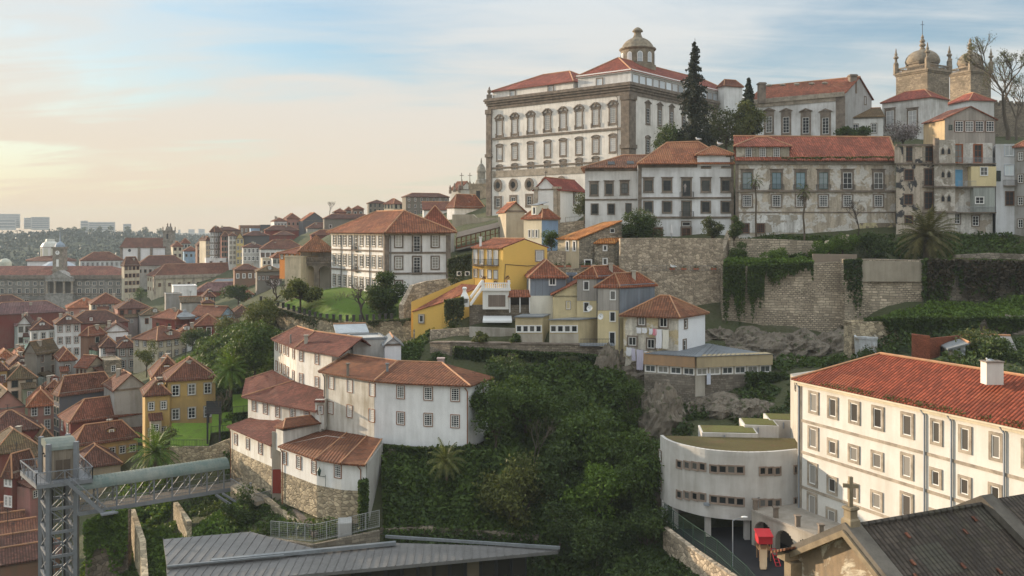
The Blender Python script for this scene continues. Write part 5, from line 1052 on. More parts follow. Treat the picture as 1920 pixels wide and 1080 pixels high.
# ================================================================== white tiered building in the middle
def facade_poly(root,pts,zb,ze,mat,back=8,name='wall',bdir=(0.1,1,0)):
 """an open chain of facade corners [(px, d)] with a common depth behind"""
 V=[XY(*p)for p in pts];b=Vector(bdir).normalized()*back;Q=V+[v+b for v in reversed(V)];m=MB();m.prism([(p.x,p.y)for p in Q],zb,ze,top=False);m.build(name,mat,root);return[F(V[i],V[i+1])for i in range(len(V)-1)]
def fpick(fs,px):
 for f in fs:
  u=f.u(px)
  if-0.01<=u<=f.L+0.01:return f
 return fs[-1]
def wins(root,fs,pts,w,h,**kw):
 for x,y in pts:f=fpick(fs,x);u,z=f.at(x,y);window(root,f,u,z,w,h,**kw)
def zz5(x,y):return 400+x/3.5556,590+y/3.5556
def zz6(x,y):return 400+x/2.909,780+y/2.909
def tiered():
 wm=stucco((0.78,0.765,0.71),0.5,(0.33,0.26,0.15));wmr=stucco((0.80,0.80,0.79),0.28,(0.3,0.29,0.27));tm=tiles((0.24,0.078,0.036),0.25,0.42);tm2=tiles((0.20,0.06,0.04),0.15,0.42)
 kw=dict(surw=0.07,sur=M_cu,cols=3,rows=6)
 root=thing('tiered_house','long curved cream house with red roof and two window rows, uppermost of the stepped blocks','house',tuple(P(556,720,136)));ze=Zat(651,136)
 pts=[(514,147),(556,136),(622,129)];fs=facade_poly(root,pts,Zat(760,140),ze,wm,9,bdir=(0.45,1,0));tr=[(t[0],t[1])for t in pts]
 e=[Vector((v.x,v.y,ze))+Vector((-0.2,-0.55,-0.05))for v in(XY(512,147.2),XY(556,136),XY(640,127.3))];r1,r2,r3=P(557.5,611.5,146.5),P(590,622,140),P(679,635,131.5)
 r2.z=r1.z-0.1;r3.z=r1.z-0.1;bk=[r1+Vector((3.5,5,-3)),r2+Vector((2.5,5,-3)),r3+Vector((2,5,-3))]
 r_=roof(root,[[e[0],e[1],r2,r1],[e[1],e[2],r3,r2],[r1,r2,bk[1],bk[0]],[r2,r3,bk[2],bk[1]],[bk[0],e[0],r1]],tm2);ridge_caps(r_,[(r1,r2),(r2,r3),(r1,e[0]),(e[1],r2)],0.12)
 wins(root,fs,[zz5(*p)for p in((423,203),(450,220),(475,230),(498,243),(537,260),(587,275),(692,295))],1.0,1.55,**kw);wins(root,fs,[zz5(*p)for p in((423,340),(450,355),(475,365),(498,380),(535,405),(587,425),(692,448))],1.0,1.5,**kw)
 m=MB();p=P(574,637,136);chimney(r_,p,0.5,0.6);
 for x,y in((545,638),):p=P(x,y,139);m=MB();m.tube(p-Vector((0,0,0.6)),p+Vector((0,0,0.9)),0.12,0.12,8);m.build('flue',M_pipe,r_)
 house('house','grey flat topped block against the lawn wall behind the broad white block','house',stucco((0.50,0.49,0.46),0.45),M_zinc,None,662,723,133,637,690,0,'flat',8,6);house('house','small white gabled end block beside the terrace wall behind the tiered white house','house',stucco((0.72,0.74,0.76),0.15),M_zinc,None,722,752,131.5,644,690,0.9,'gable',4,6,along=2)
 house('shed','low shed with a striped zinc roof below the lawn terrace wall','shed',stucco((0.62,0.63,0.64),0.2),metal_roof((0.4,0.43,0.45),0.8),None,634,687,142,626,650,0.9,'shed',5,4,along=1)
 root=thing('tiered_house','broad white block with bent facade, sash windows and big red hipped roof above the gorge','house',tuple(P(760,840,113)));ze=Zat(722,112);zb=Zat(842,112)
 pts=[(607,123),(702,115.5),(760,113.7),(878,112),(917,118)];V=[XY(*p)for p in pts];q=V+[XY(830,127),XY(668,133)];m=MB();m.prism([(v.x,v.y)for v in q],zb-0.0,ze,top=False);m.build('wall',wmr,root);fs=[F(V[i],V[i+1])for i in range(4)]
 m=MB();f0=fs[0];m.obb(f0.pt(0.02,zb,-0.1),f0.t*(f0.L-0.02),f0.n*0.13,(0,0,ze-zb-0.02));m.build('wall',stucco((0.66,0.63,0.56),0.75,(0.30,0.255,0.18)),root)
 m=MB();m.prism([(v.x,v.y+0.3)for v in V[:4]]+[(V[3].x-1,V[3].y+6),(V[0].x+3,V[0].y+8)],zb-4,zb-0.05);m.build('plinth',rubble((0.30,0.26,0.20),1.4,0.5),root)
 def E(p,dx=0,dy=-0.55):return Vector((p.x+dx,p.y+dy,ze+0.02))
 e=[E(V[0],-0.7,-0.3),E(V[1]),E(V[2]),E(V[3],0.3,-0.6),E(V[4],0.7,0.2)];a,b,c=P(652,664.5,131),P(745,676,124),P(829,680,122.5);zt=(a.z+b.z+c.z)/3;a.z=b.z=c.z=zt
 b1=XY(830,128)+Vector((0,0,ze));b2=XY(668,134.5)+Vector((0,0,ze))
 r_=roof(root,[[e[0],e[1],b,a],[e[1],e[2],e[3],c,b],[e[3],e[4],c],[e[4],b1,c],[b1,b2,a,b,c],[b2,e[0],a]],tm);ridge_caps(r_,[(a,b),(b,c),(e[1],b),(e[3],c),(e[0],a)],0.13)
 wins(root,fs,[zz5(*p)for p in((788,453),(912,475),(1060,500),(1250,515),(1433,525),(1613,533))],1.1,1.65,**kw);wins(root,fs,[zz5(*p)for p in((785,620),(910,643),(1058,672),(1250,690),(1433,700),(1612,710))],1.1,1.6,**kw);wins(root,fs,[zz5(1807,490),zz5(1805,660)],0.9,1.6,**kw)
 pipe(root,fs[2],877,zb,ze-0.8,0.08,M_cu);pipe(root,fs[0],610,zb,ze-0.8,0.08,M_pipe)
 for(zx,zy),mt,w in(((897,365),stucco((0.2,0.17,0.14),0.3),0.32),((1160,365),M_zinc,0.3)):x,y=zz5(zx,zy);chimney(r_,P(x,y,119),w,0.7,mat=mt)
 x,y=zz5(1517,318);chimney(r_,P(x,y,124),0.9,0.5,mat=stucco((0.45,0.35,0.33),0.3))
 root=thing('tiered_house','low cream wing with a broad dark red roof just below the curved cream house','house',tuple(P(530,770,126)));ze=Zat(757,126);pts=[(465,131.5),(530,125.5),(600,121)];fs=facade_poly(root,pts,Zat(800,126),ze,wm,10,bdir=(0.35,1,0))
 e=[Vector((v.x,v.y,ze))+Vector((-0.2,-0.5,0))for v in(XY(457,132),XY(530,125.5),XY(597,121.2))];a,b,c=P(512,694,143),P(549,714,136),P(620,735,129);a0=P(460,711,143)
 r_=roof(root,[[e[0],e[1],b,a,a0],[e[1],e[2],c,b]],tm2);ridge_caps(r_,[(a0,a),(e[0],b)],0.1)
 wins(root,fs,[zz5(*p)for p in((273,607),(348,625),(430,648),(530,662),(625,665))],1.0,1.5,**kw)
 root=thing('tiered_house','low cream wing on a rubble base at the end of the covered walkway','house',tuple(P(470,860,122)));ze=Zat(815,121.5);pts=[(432,127),(470,121.5),(517,116)];fs=facade_poly(root,pts,Zat(858,121.5),ze,wm,9,bdir=(0.35,1,0))
 V=[XY(*p)for p in pts];m=MB();bb=Vector((3,8,0));m.prism([(v.x,v.y)for v in V]+[((v+bb).x,(v+bb).y)for v in reversed(V)],Zat(960,121.5),Zat(858,121.5)-0.02);m.build('base',RUBW,root)
 e=[Vector((v.x,v.y,ze))+Vector((-0.25,-0.45,0))for v in(XY(430,127.3),XY(470,121.5),XY(512,116))];a,b=P(487,776,133),P(528,788,125);d_=P(536,806,121)
 r_=roof(root,[[e[0],e[1],e[2],d_,b,a]],tm2)
 wins(root,fs,[zz5(*p)for p in((152,830),(232,860),(315,890),(400,920))],1.0,1.5,**kw);pipe(root,fs[0],434,ze-8,ze-0.8,0.07,M_cu)
 root=thing('tiered_house','low white wing on a stone base with a wall lantern above the stone steps','house',tuple(P(620,920,105)));ze=Zat(861,105.3);zb=Zat(914,105);pts=[(527,112),(594,106),(640,104),(686,103.5)];V=[XY(*p)for p in pts];fs=[F(V[i],V[i+1])for i in range(3)];bk=XY(716,113.5);q=V+[bk,bk+Vector((-8,4,0))]
 m=MB();m.prism([(v.x,v.y)for v in q],zb,ze,top=False);m.build('wall',stucco((0.80,0.79,0.76),0.3,(0.33,0.27,0.18)),root);m=MB();m.prism([(v.x,v.y)for v in q],Zat(975,105),zb-0.02);m.build('base',RUBW,root)
 m=MB();A,B=V[3],bk;zt=Zat(822,113.5);m.v+=[(A.x,A.y,ze-0.2),(B.x,B.y,ze-0.2),(B.x,B.y,zt)];m.f.append((0,1,2));m.obb((A.x+0.03,A.y-0.05,zb-4),(B-A),(0.15,-0.12,0),(0,0,ze-zb+4));m.build('side_wall',stucco((0.44,0.43,0.40),0.55),root)
 e=[Vector((v.x,v.y,ze))+Vector((-0.1,-0.5,0))for v in(XY(524,112.3),XY(594,106),XY(640,104),XY(687,103.2))];a,b=P(608,802,124),P(716,823,113.8)
 mid=a+(b-a)*0.42;mid2=a+(b-a)*0.75
 r_=roof(root,[[e[0],e[1],mid,a],[e[1],e[2],mid2,mid],[e[2],e[3],b,mid2]],tm);ridge_caps(r_,[(e[1],mid),(e[2],mid2),(e[3],b)],0.1)
 wins(root,fs,[zz6(*p)for p in((390,228),(467,253),(550,280),(680,300))],1.0,1.55,**kw);pipe(root,fs[2],677,zb,ze-0.8,0.07,M_cu);pipe(root,fs[0],531,zb-4,ze-0.8,0.07,M_cu)
 f=fs[1];u,z=f.at(605,884);o=thing('wall_lantern','dark green wall lantern on an iron bracket at the corner of the lowest white wing','lantern',tuple(f.pt(u,z,0.6)));m=MB();p=f.pt(u,z,0.6);m.lathe((p.x,p.y,p.z-0.35),[(0.12,0),(0.24,0.55),(0.28,0.6),(0.1,0.85),(0.04,1.0)],6);m.build('lamp_head',M_green,o);m=MB();q0=f.pt(u+0.45,z-0.55,0.0);m.bar(q0,p+Vector((0,0,-0.4)),0.06);m.bar(q0+Vector((0,0,-1.2)),q0+Vector((0,0,0.2)),0.05);m.build('bracket',M_green,o)
 root=thing('stair_house','narrow white stair house with its own little red tiled roof cutting through the lower roofs','house',tuple(P(540,835,113)));A,B,C=P(517,806,114.2),P(531,804,113),P(601,794,121);L_,N_=XY(517.5,115),XY(531,113.2);Bk=XY(601,122);m=MB();zt=Zat(800,115);m.prism([(L_.x,L_.y),(N_.x,N_.y),(Bk.x,Bk.y),(Bk.x-1.4,Bk.y+1)],Zat(850,113),[Zat(806,114),Zat(806,114),Zat(795,122),Zat(795,122)]);m.build('wall',stucco((0.66,0.645,0.60),0.45),root)
 e0,e1,e2,e3=P(513,800,115.3),P(531,802.5,112.5),P(605,792,121.5),P(596,778,125);rr_=P(535,785,116.5);rb=P(597,777,123.5);a=roof(root,[[e1,e2,rb,rr_],[e0,e1,rr_],[e0,rr_,rb,rb+Vector((-1.5,1,-1))]],tm);ridge_caps(a,[(rr_,rb),(e1,rr_)],0.09)
 p=P(522,890,115);d_=thing('red_door','tall red door in the gap between the two lowest white wings','door',tuple(p));m=MB();zb_=Zat(925,115);m.box(p.x-0.75,p.y,zb_,p.x+0.75,p.y+0.15,zb_+3.1);m.build('leaf',plain((0.20,0.035,0.025),0.6),d_);m=MB();m.box(p.x-0.9,p.y+0.16,zb_-1,p.x+0.9,p.y+0.4,zb_+8);m.build('frame',stucco((0.35,0.32,0.27),0.4),d_)
 p=P(604,772,121);root=thing('stair_house','small white link with a scrap of red roof left of the broad white block','house',tuple(p));L_,N_=XY(591,121.3),XY(607.5,121.2);m=MB();m.prism([(L_.x,L_.y),(N_.x,N_.y),(N_.x+0.5,N_.y+4),(L_.x+0.5,L_.y+4)],Zat(805,121),Zat(750,121));m.build('wall',stucco((0.70,0.68,0.62),0.4),root);roof(root,[[P(589,752,120.8),P(609,752,120.8),P(607,735,125),P(601,736,125)]],tm2);f=F(L_,N_);u,z=f.at(601,768);window(root,f,u,z,0.7,1.2,**kw)
 m=MB();p=P(880,838,112.2);m.box(p.x-0.6,p.y-0.9,Zat(890,112),p.x+0.55,p.y+0.5,p.z+0.3);tag(m.build('buttress',ashlar((0.32,0.27,0.2),0.6,0.3,0.02,0.4)),'weathered stone block pier under the right corner of the broad white block','pier')
tiered()
# ================================================================== laundry house and low zinc roofed building
def z7(x,y):return 1140+x/3.5556,480+y/3.5556
def laundry():
 d=133;L,N=XY(1169,136),XY(1272,d);kx=(1321.5-CX)/FPX;e=Vector((0.62,0.78,0));t=(kx*N.y-N.x)/(e.x-kx*e.y);Rr=N+e*t;q=[L,N,Rr,Rr+(L-N)];ze,zb=Zat(591,d),Zat(668,d)
 root=thing('house','weathered white house hung with washing under a brown hipped roof on the cliff edge','house',(N.x,N.y,zb));m=MB();m.prism([(p.x,p.y)for p in q],zb-5,ze,top=False);m.build('wall',peeled((0.68,0.635,0.54),(0.50,0.41,0.25),0.5),root);fl,fr=F(L,N),F(N,Rr);m=MB();m.obb(fr.pt(0.02,zb-1,-0.1),fr.t*fr.L,fr.n*0.14,(0,0,ze-zb+0.98));m.build('wall',stucco((0.78,0.79,0.80),0.08),root)
 pp,ln=hip_roof(q,ze,2.6,0.5,1,'hip',0.9);a=roof(root,pp,tiles((0.28,0.10,0.05),0.3,0.4));ridge_caps(a,ln,0.12)
 for zx,zy,w,h in((225,432,1.0,1.3),(370,440,1.15,1.5),(163,568,1.2,1.3),(287,585,1.1,1.4)):u,z=fl.at(*z7(zx,zy));window(root,fl,u,z,w,h,surw=0.24,cols=2,rows=1)
 for zx,zy,w,h in((516,452,0.75,1.2),(508,597,0.8,1.7)):u,z=fr.at(*z7(zx,zy));window(root,fr,u,z,w,h,surw=0.2,cols=1,rows=2,out=0.04)
 rr=random.Random(5);cl=[('white',(0.72,0.72,0.74)),('pink',(0.66,0.25,0.30)),('pale lilac',(0.55,0.52,0.62)),('cream',(0.70,0.67,0.58))]
 def line(zx0,zy0,zx1,zy1,items,nm):
  u0,z0=fl.at(*z7(zx0,zy0));u1,z1=fl.at(*z7(zx1,zy1));m=MB();m.tube(fl.pt(u0,z0,0.7),fl.pt(u1,z1,0.7),0.02,0.02,4)
  for u,z in((u0,z0),(u1,z1)):m.bar(fl.pt(u,z,0),fl.pt(u,z,0.75),0.04)
  tag(m.build('washing_line',M_iron),nm,'washing line')
  for lab,fx,w,h,ci in items:
   u=u0+(u1-u0)*fx;z=z0+(z1-z0)*fx;m=MB();k=9;rows=7;ph=rr.random()*6
   for j in range(rows+1):
    for i in range(k+1):
     p=fl.pt(u-w/2+w*i/k+0.03*math.sin(j*0.9+ph),z-h*j/rows-(0.05*math.sin(i*2.2+ph)if j==rows else 0)-0.08*(1-abs(2*i/k-1)),0.7+0.07*math.sin(i*1.7+ph)*(0.3+j/rows));m.v.append(tuple(p))
   for j in range(rows):
    for i in range(k):m.f.append((j*(k+1)+i,j*(k+1)+i+1,(j+1)*(k+1)+i+1,(j+1)*(k+1)+i))
   tag(m.build('laundry',plain(cl[ci][1],0.9,0.0,0.08),None,True,flip=False),lab,'laundry','washing on the cliff house')
 line(190,470,412,488,[('short white cloth at the left end of the upper washing line',0.10,0.75,0.9,0),('crumpled white shirt second on the upper washing line',0.27,0.8,0.8,0),('small white towel beside the pink top',0.46,0.6,0.9,0),('pink top on the upper washing line',0.58,0.65,1.0,1),('long white sheet under the upper line by the pink top',0.70,0.95,2.9,0),('long cream sheet at the right end of the upper washing line',0.90,0.95,2.9,3)],'upper washing line across the weathered front of the cliff house')
 line(118,598,272,630,[('white cloth at the left end of the lower washing line',0.18,0.8,1.3,0),('patterned lilac cloth in the middle of the lower line',0.38,0.6,1.9,2),('very long lilac sheet hanging lowest over the rock',0.66,1.05,3.1,2),('small white cloth at the right end of the lower line',0.92,0.5,0.7,0)],'lower washing line over the rock below the cliff house')
 pts=[(1208,131.5),(1304,128),(1446,131)];V=[XY(*p)for p in pts];root=thing('low_building','long low bent building with grey zinc roof, tan fascia and ribbon windows on the cliff','building',tuple(P(1304,704,128)));zt,zf,zb=Zat(668,128),Zat(689,128),Zat(705,128)
 fs=[F(V[0],V[1]),F(V[1],V[2])];bk=Vector((0.3,1,0))*6;Q=V+[V[2]+bk,V[1]+bk,V[0]+bk];m=MB();m.prism([(v.x,v.y)for v in Q],zb-3,zf+0.1);m.build('wall',stucco((0.44,0.41,0.35),0.4),root)
 for f,c in zip(fs,((0.40,0.25,0.14),(0.42,0.34,0.21))):
  m=MB();m.obb(f.pt(0.01,zf,-1.5),f.t*(f.L-0.02),f.n*1.95,(0,0,zt-zf));m.build('fascia',stucco(c,0.35),root)
 m=MB();o=[v+Vector((0,-0.6,0))for v in V];B=[P(1300,648,141),P(1330,644,141),P(1453,667,137)];A=[Vector((v.x,v.y,zt+0.05))for v in o];m.slab([A[0],A[1],B[1],B[0]],0.1);m.slab([A[1],A[2],B[2],B[1]],0.1);
 for(a,b,c,d_)in((A[0],A[1],B[1],B[0]),(A[1],A[2],B[2],B[1])):
  for i in range(1,16):p=a+(b-a)*i/16;q_=d_+(c-d_)*i/16;m.bar(p+Vector((0,0,0.05)),q_+Vector((0,0,0.05)),0.06)
 m.build('roof',metal_roof((0.17,0.185,0.20),1.2),root)
 for f,n in zip(fs,(4,6)):
  for i in range(n):window(root,f,f.L*(i+0.5)/n,(zf+zb)/2,f.L/n*0.78,0.95,surw=0.07,sur=M_frame,cols=2,rows=1,glassm=glass((0.04,0.045,0.045),(0.35,0.34,0.30)))
 f=fs[0];u,z=f.at(*z7(652,790));f=fs[1];u,z=f.at(*z7(652,818));m=MB();m.obb(f.pt(u,z-0.8,0.3),f.t*0.62,f.n*0.03,(0,0,1.6));tag(m.build('towel',plain((0.55,0.58,0.66),0.9)),'pale blue towel hanging below the ribbon windows of the low zinc roofed building','towel')
laundry()
# ================================================================== long white convent building, right foreground
def z8(x,y):return 1200+x/2.454,640+y/2.454
def long_white():
 A=XY(1497,95);dirv=Vector((-787.0/FPX*1.0,1,0)).normalized();B=A-dirv*36;wdt=11.5;nrm=Vector((dirv.y,-dirv.x,0));nrm=nrm if nrm.x>0 else-nrm;C,D=B+nrm*wdt,A+nrm*wdt
 ze,zb=Zat(709,95),Zat(990,95)-2;root=thing('convent','long white four storey building with stone framed windows and a red hipped roof, right foreground','building',(A.x,A.y,zb));f=F(A,B)
 m=MB();m.prism([(p.x,p.y)for p in(A,B,C,D)],zb,ze,top=False);m.build('wall',stucco((0.66,0.64,0.60),0.34,(0.40,0.35,0.28)),root)
 pp,ln=hip_roof([A,B,C,D],ze+0.15,2.9,0.55,1,'hip',1.1);r_=roof(root,pp,tiles((0.31,0.062,0.028),0.1,0.36),0.09);ridge_caps(r_,ln,0.14)
 m=MB();m.obb(f.pt(-0.3,ze-0.735,-0.2),f.t*(f.L+0.3),f.n*0.42,(0,0,0.3));m.obb(f.pt(-0.3,ze-0.43,-0.2),f.t*(f.L+0.3),f.n*0.72,(0,0,0.16));m.build('cornice',stucco((0.68,0.60,0.46),0.25),root)
 for zx,zy in((740,362),(740,507),(740,667)):u,z=f.at(*z8(zx,zy));band(root,f,z,0.3,0.06,M_gran_l)
 m=MB();m.obb(f.pt(-0.05,zb,-0.2),f.t*0.55,f.n*0.28,(0,0,ze-zb-0.5));m.build('pilaster',M_gran_l,root)
 bl=glass((0.05,0.045,0.04),(0.33,0.31,0.28));kw=dict(surw=0.26,sur=M_gran_l,cols=1,rows=1,glassm=bl)
 def W(zx,zy,zw,zh,**k2):
  x,y=z8(zx,zy);u,z=f.at(x,y);u1=f.u(x+zw/2.454/2);u0=f.u(x-zw/2.454/2);yy=f.A.y+u*f.t.y;k=dict(kw);k.update(k2);window(root,f,u,z,max(0.5,u1-u0-0.5),zh/2.454/FPX*yy-0.5,**k)
 for t in((800,282,46,104),(888,305,48,104),(987,327,52,108),(1095,353,56,112),(1231,386,60,118),(1365,418,55,120),(1497,451,60,128),(1639,485,64,132),(1790,522,68,138)):W(*t)
 for t in((798,445,48,106),(887,488,48,80),(985,518,52,84),(1092,549,56,88),(1229,574,58,120),(1362,629,56,92),(1495,668,60,98),(1636,706,64,104)):W(*t)
 for t in((795,612,46,110),(885,662,48,84),(983,692,50,84),(1090,733,56,90),(1228,757,60,124),(1360,818,56,92)):W(*t)
 for t in((793,762,46,130),(882,814,50,94),(980,845,50,90),(1085,880,50,90)):W(*t)
 for x in(1313,1437,1680):u=f.u(z8(x,0)[0]);pipe(root,f,z8(x,0)[0],zb,ze-0.95,0.09,M_steel)
 pipe(root,f,1499.5,zb,ze-0.95,0.09,M_steel)
 p=P(1860,688,78);m=MB();m.box(p.x-0.75,p.y-0.5,p.z-1.5,p.x+0.75,p.y+0.5,p.z+0.45);m.build('chimney',stucco((0.72,0.68,0.62),0.2),r_);m=MB();m.box(p.x-0.85,p.y-0.6,p.z+0.455,p.x+0.85,p.y+0.6,p.z+0.55);m.build('chimney_cap',M_gran,r_)
 p=P(1855,681.5,78);gull(Vector((p.x,p.y,p.z+0.12)),'white gull standing on the white chimney of the long convent building',1.2)
 L,N=XY(1482,106),XY(1499,99);root=thing('annex','plain grey stair annex behind the left end of the long white building','building',(L.x,L.y,Zat(800,104)));m=MB();m.prism([(L.x,L.y),(N.x,N.y),(N.x+6,N.y+4),(L.x+6,L.y+4)],Zat(990,100),Zat(706,104));m.build('wall',stucco((0.45,0.42,0.37),0.4),root);f2=F(L,N);u,z=f2.at(1492,724);window(root,f2,u,z,0.8,1.0,surw=0.05,sur=M_gran,cols=1,rows=1,glassm=M_iron)
 f3=f;m=MB()
 rr=random.Random(3)
 for i in range(900):
  u=rr.uniform(2.2,34);o_=0.58-rr.random()**1.5*0.6;p=f.pt(u,ze+0.2-0.504*o_+rr.random()*0.08,o_)
  if noise.noise((u*0.5,3,0))>-0.2:leafq(m,p,0.1,rr)
 o=m.build('moss',foliage((0.05,0.06,0.015),(0.14,0.15,0.04)),r_,uv=False,flip=False);o['kind']='stuff'
def gull(p,label,s=1.0):
 o=thing('seagull',label,'seagull',tuple(p));m=MB();m.sphere(p+Vector((0,0,0.14*s)),0.1*s,8,6,(2.2,1,0.95));m.sphere(p+Vector((-0.2*s,0,0.26*s)),0.065*s,7,5);m.tube(p+Vector((-0.16*s,0,0.17*s)),p+Vector((-0.2*s,0,0.26*s)),0.06*s,0.05*s,6);m.tube(p+Vector((0.15*s,0,0.15*s)),p+Vector((0.36*s,0,0.13*s)),0.06*s,0.02*s,6);m.build('body',plain((0.75,0.75,0.74),0.8,0.0,0.05),o,True)
 m=MB();m.sphere(p+Vector((0.06*s,0,0.19*s)),0.09*s,8,5,(2.1,1.08,0.6));m.build('wings',plain((0.35,0.37,0.40),0.8),o,True);m=MB();m.tube(p+Vector((-0.26*s,0,0.25*s)),p+Vector((-0.34*s,0,0.235*s)),0.02*s,0.005,5);m.build('bill',plain((0.6,0.4,0.05),0.6),o);m=MB();m.tube(p,p+Vector((0,0.03,0.09*s)),0.012,0.012,4);m.tube(p+Vector((0.02,-0.04,0)),p+Vector((0.02,-0.04,0.09*s)),0.012,0.012,4);m.build('legs',plain((0.5,0.3,0.2),0.6),o)
long_white()
# ================================================================== curved concrete school
def school():
 pts=[(1238,103),(1246,101.3),(1261,99.6),(1285,98),(1322,96.3),(1362,95.4),(1404,95.0),(1450,95.3),(1496,96.3)];
 K=[XY(*p)for p in pts];V=[]
 for i in range(len(K)-1):
  a,b,c,d_=K[max(0,i-1)],K[i],K[i+1],K[min(len(K)-1,i+2)]
  for t in(0,0.25,0.5,0.75):V.append(0.5*((2*b)+(c-a)*t+(2*a-5*b+4*c-d_)*t*t+(3*b-a-3*c+d_)*t**3))
 V.append(K[-1]);zt,zb=Zat(848,95),Zat(976,95);root=thing('school','curved grey concrete school block with ribbon windows and a grassy flat roof','building',(V[4].x,V[4].y,zb));cm=stucco((0.57,0.55,0.52),0.5,(0.30,0.27,0.23));fs=[F(V[i],V[i+1])for i in range(len(V)-1)]
 bk=[XY(1500,102.6),XY(1250,104.0)];Q=V+bk;m=MB();m.prism([(v.x,v.y)for v in Q],zb,zt-0.5,True,True);m.build('wall',cm,root)
 m=MB()
 for i in range(len(V)-1):f=fs[i];m.obb(f.pt(-0.02,zt-0.52,-0.35),f.t*(f.L+0.04),f.n*0.37,(0,0,0.52))
 m.build('parapet',cm,root);m=MB();m.prism([(v.x,v.y+0.3)for v in V]+[(v.x,v.y)for v in bk],zt-0.45,zt-0.3);m.build('green_roof',grass((0.085,0.062,0.028),(0.11,0.098,0.034),(0.13,0.07,0.042)),root)
 mm=XY(1262,112)
 SB=plain((0.30,0.235,0.19),0.8)
 for zy0,zy1 in((564,592),(703,740)):
  for(x0,x1,n,ya,yb)in((163,305,4,zy0,zy0+15),(320,480,4,zy0+22,zy1),(547,650,3,zy1+4,zy1+5),(706,726,1,zy1-2,zy1-2)):
   for i in range(n):
    zx=x0+(x1-x0)*(i+0.5)/n;x,y=z8(zx,ya+(yb-ya)*(i+0.5)/n);f=fpick(fs,x);u,z=f.at(x,y);w=(f.u(x+(x1-x0)/n/2.454*0.5)-f.u(x-(x1-x0)/n/2.454*0.5));window(root,f,u,z,max(0.4,(x1-x0)/n/2.454/FPX*97-0.12),0.82,surw=0.09,sur=SB,cols=1,rows=1,sm=SB,key='sch')
 for zy in(535,670):x,y=z8(113,zy);f=fs[0];u,z=f.at(1242.5,y);window(root,f,f.L*0.5,z,0.9,1.1,surw=0.1,cols=3,rows=3,sm=M_frame)
 for i,(x0,x1,yt,yb,d)in enumerate(((285,545,420,462,103.5),(480,640,385,455,106),(595,760,362,455,108.5))):
  a=XY(z8(x0,0)[0],d);b=XY(z8(x1,0)[0],d-0.6);m=MB();z1=Zat(z8(0,yt)[1],d);m.prism([(a.x,a.y),(b.x,b.y),(b.x+0.4,b.y+4),(a.x+0.4,a.y+4)],zt-7,z1);bx=m.build('roof_block',cm,root);m=MB();m.prism([(a.x+0.2,a.y+0.25),(b.x-0.2,b.y+0.25),(b.x+0.2,b.y+3.8),(a.x+0.6,a.y+3.8)],z1+0.002,z1+0.06);m.build('green_roof',grass((0.09,0.08,0.03),(0.14,0.15,0.04),(0.12,0.07,0.04)),bx);fq=F(a,b);m=MB();m.tube(fq.pt(fq.L*0.4,zt-0.4,0.1),fq.pt(fq.L*0.4,z1-0.2,0.1),0.08,0.08,6);m.build('drainpipe',M_steel,bx)
 m=MB()
 zg=zb-2.3
 for x,d in((1246,101.6),(1266,99.6),(1327,96.6),(1400,95.6),(1425,95.6),(1470,96)):v=XY(x,d+0.3);m=MB();m.box(v.x-0.3,v.y-0.3,zg-3,v.x+0.3,v.y+0.3,zb);m.build('column',cm,root)
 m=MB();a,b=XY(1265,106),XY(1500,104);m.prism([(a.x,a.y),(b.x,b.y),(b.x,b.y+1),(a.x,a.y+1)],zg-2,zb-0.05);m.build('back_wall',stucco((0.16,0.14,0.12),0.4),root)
 p=fs[3].pt(fs[3].L*0.65,zt,0.03);f=fpick(fs,1326);u,z=f.at(1326,945);p=f.pt(u,z,0.0);m=MB();m.obb(f.pt(u-0.3,z-0.12,0),f.t*0.6,f.n*0.35,(0,0,0.3));m.build('floodlight',M_steel,root)
 root=thing('arcade','low stone terrace carried on round arches between the school and the chapel','arcade',tuple(P(1460,1000,88)));A,B=P(1412,965,94),P(1535,1000,86);A2=Vector((A.x,A.y,0));B2=Vector((B.x,B.y,0));f=F(A2,B2);z1=Zat(972,92);z0=z1-3.6;m=MB();n=3;pw=0.45;L=f.L
 seg=L/n
 for i in range(n+1):u=i*seg;m.obb(f.pt(u-pw/2,z0-1,-0.7),f.t*pw,f.n*0.7,(0,0,z1-z0+1))
 for i in range(n):
  u0,u1=i*seg+pw/2,(i+1)*seg-pw/2;w=(u1-u0)/2;c=(u0+u1)/2;zs=z1-0.6-w
  for k in range(12):
   t0,t1=math.pi*k/12,math.pi*(k+1)/12;x0,x1=c+w*math.cos(t1),c+w*math.cos(t0);zz=zs+w*(math.sin(t0)+math.sin(t1))/2;m.obb(f.pt(x0,zz,-0.7),f.t*(x1-x0),f.n*0.7,(0,0,z1-zz))
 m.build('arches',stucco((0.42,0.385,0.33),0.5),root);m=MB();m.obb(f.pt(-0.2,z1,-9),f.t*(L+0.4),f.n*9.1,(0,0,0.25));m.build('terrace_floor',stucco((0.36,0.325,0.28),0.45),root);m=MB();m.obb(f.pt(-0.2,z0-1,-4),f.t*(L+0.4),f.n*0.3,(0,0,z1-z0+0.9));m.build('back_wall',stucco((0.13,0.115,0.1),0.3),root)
 for i in range(4):m=MB();p=f.pt(i*seg,z1+0.25,-0.3);m.box(p.x-0.22,p.y-0.22,p.z,p.x+0.22,p.y+0.22,p.z+1.0);m.box(p.x-0.3,p.y-0.3,p.z+1.003,p.x+0.3,p.y+0.3,p.z+1.15);m.build('pier',M_gran,root)
 m=MB();a=f.pt(0,z1+0.25,-0.3)+Vector((-0.2,0.2,0));b=a+Vector((4.5,3.5,0))
 for i in range(20):p=a+(b-a)*i/19;m.bar(p,p+Vector((0,0,1)),0.03)
 m.bar(a+Vector((0,0,1)),b+Vector((0,0,1)),0.05);m.build('railing',M_iron,root)
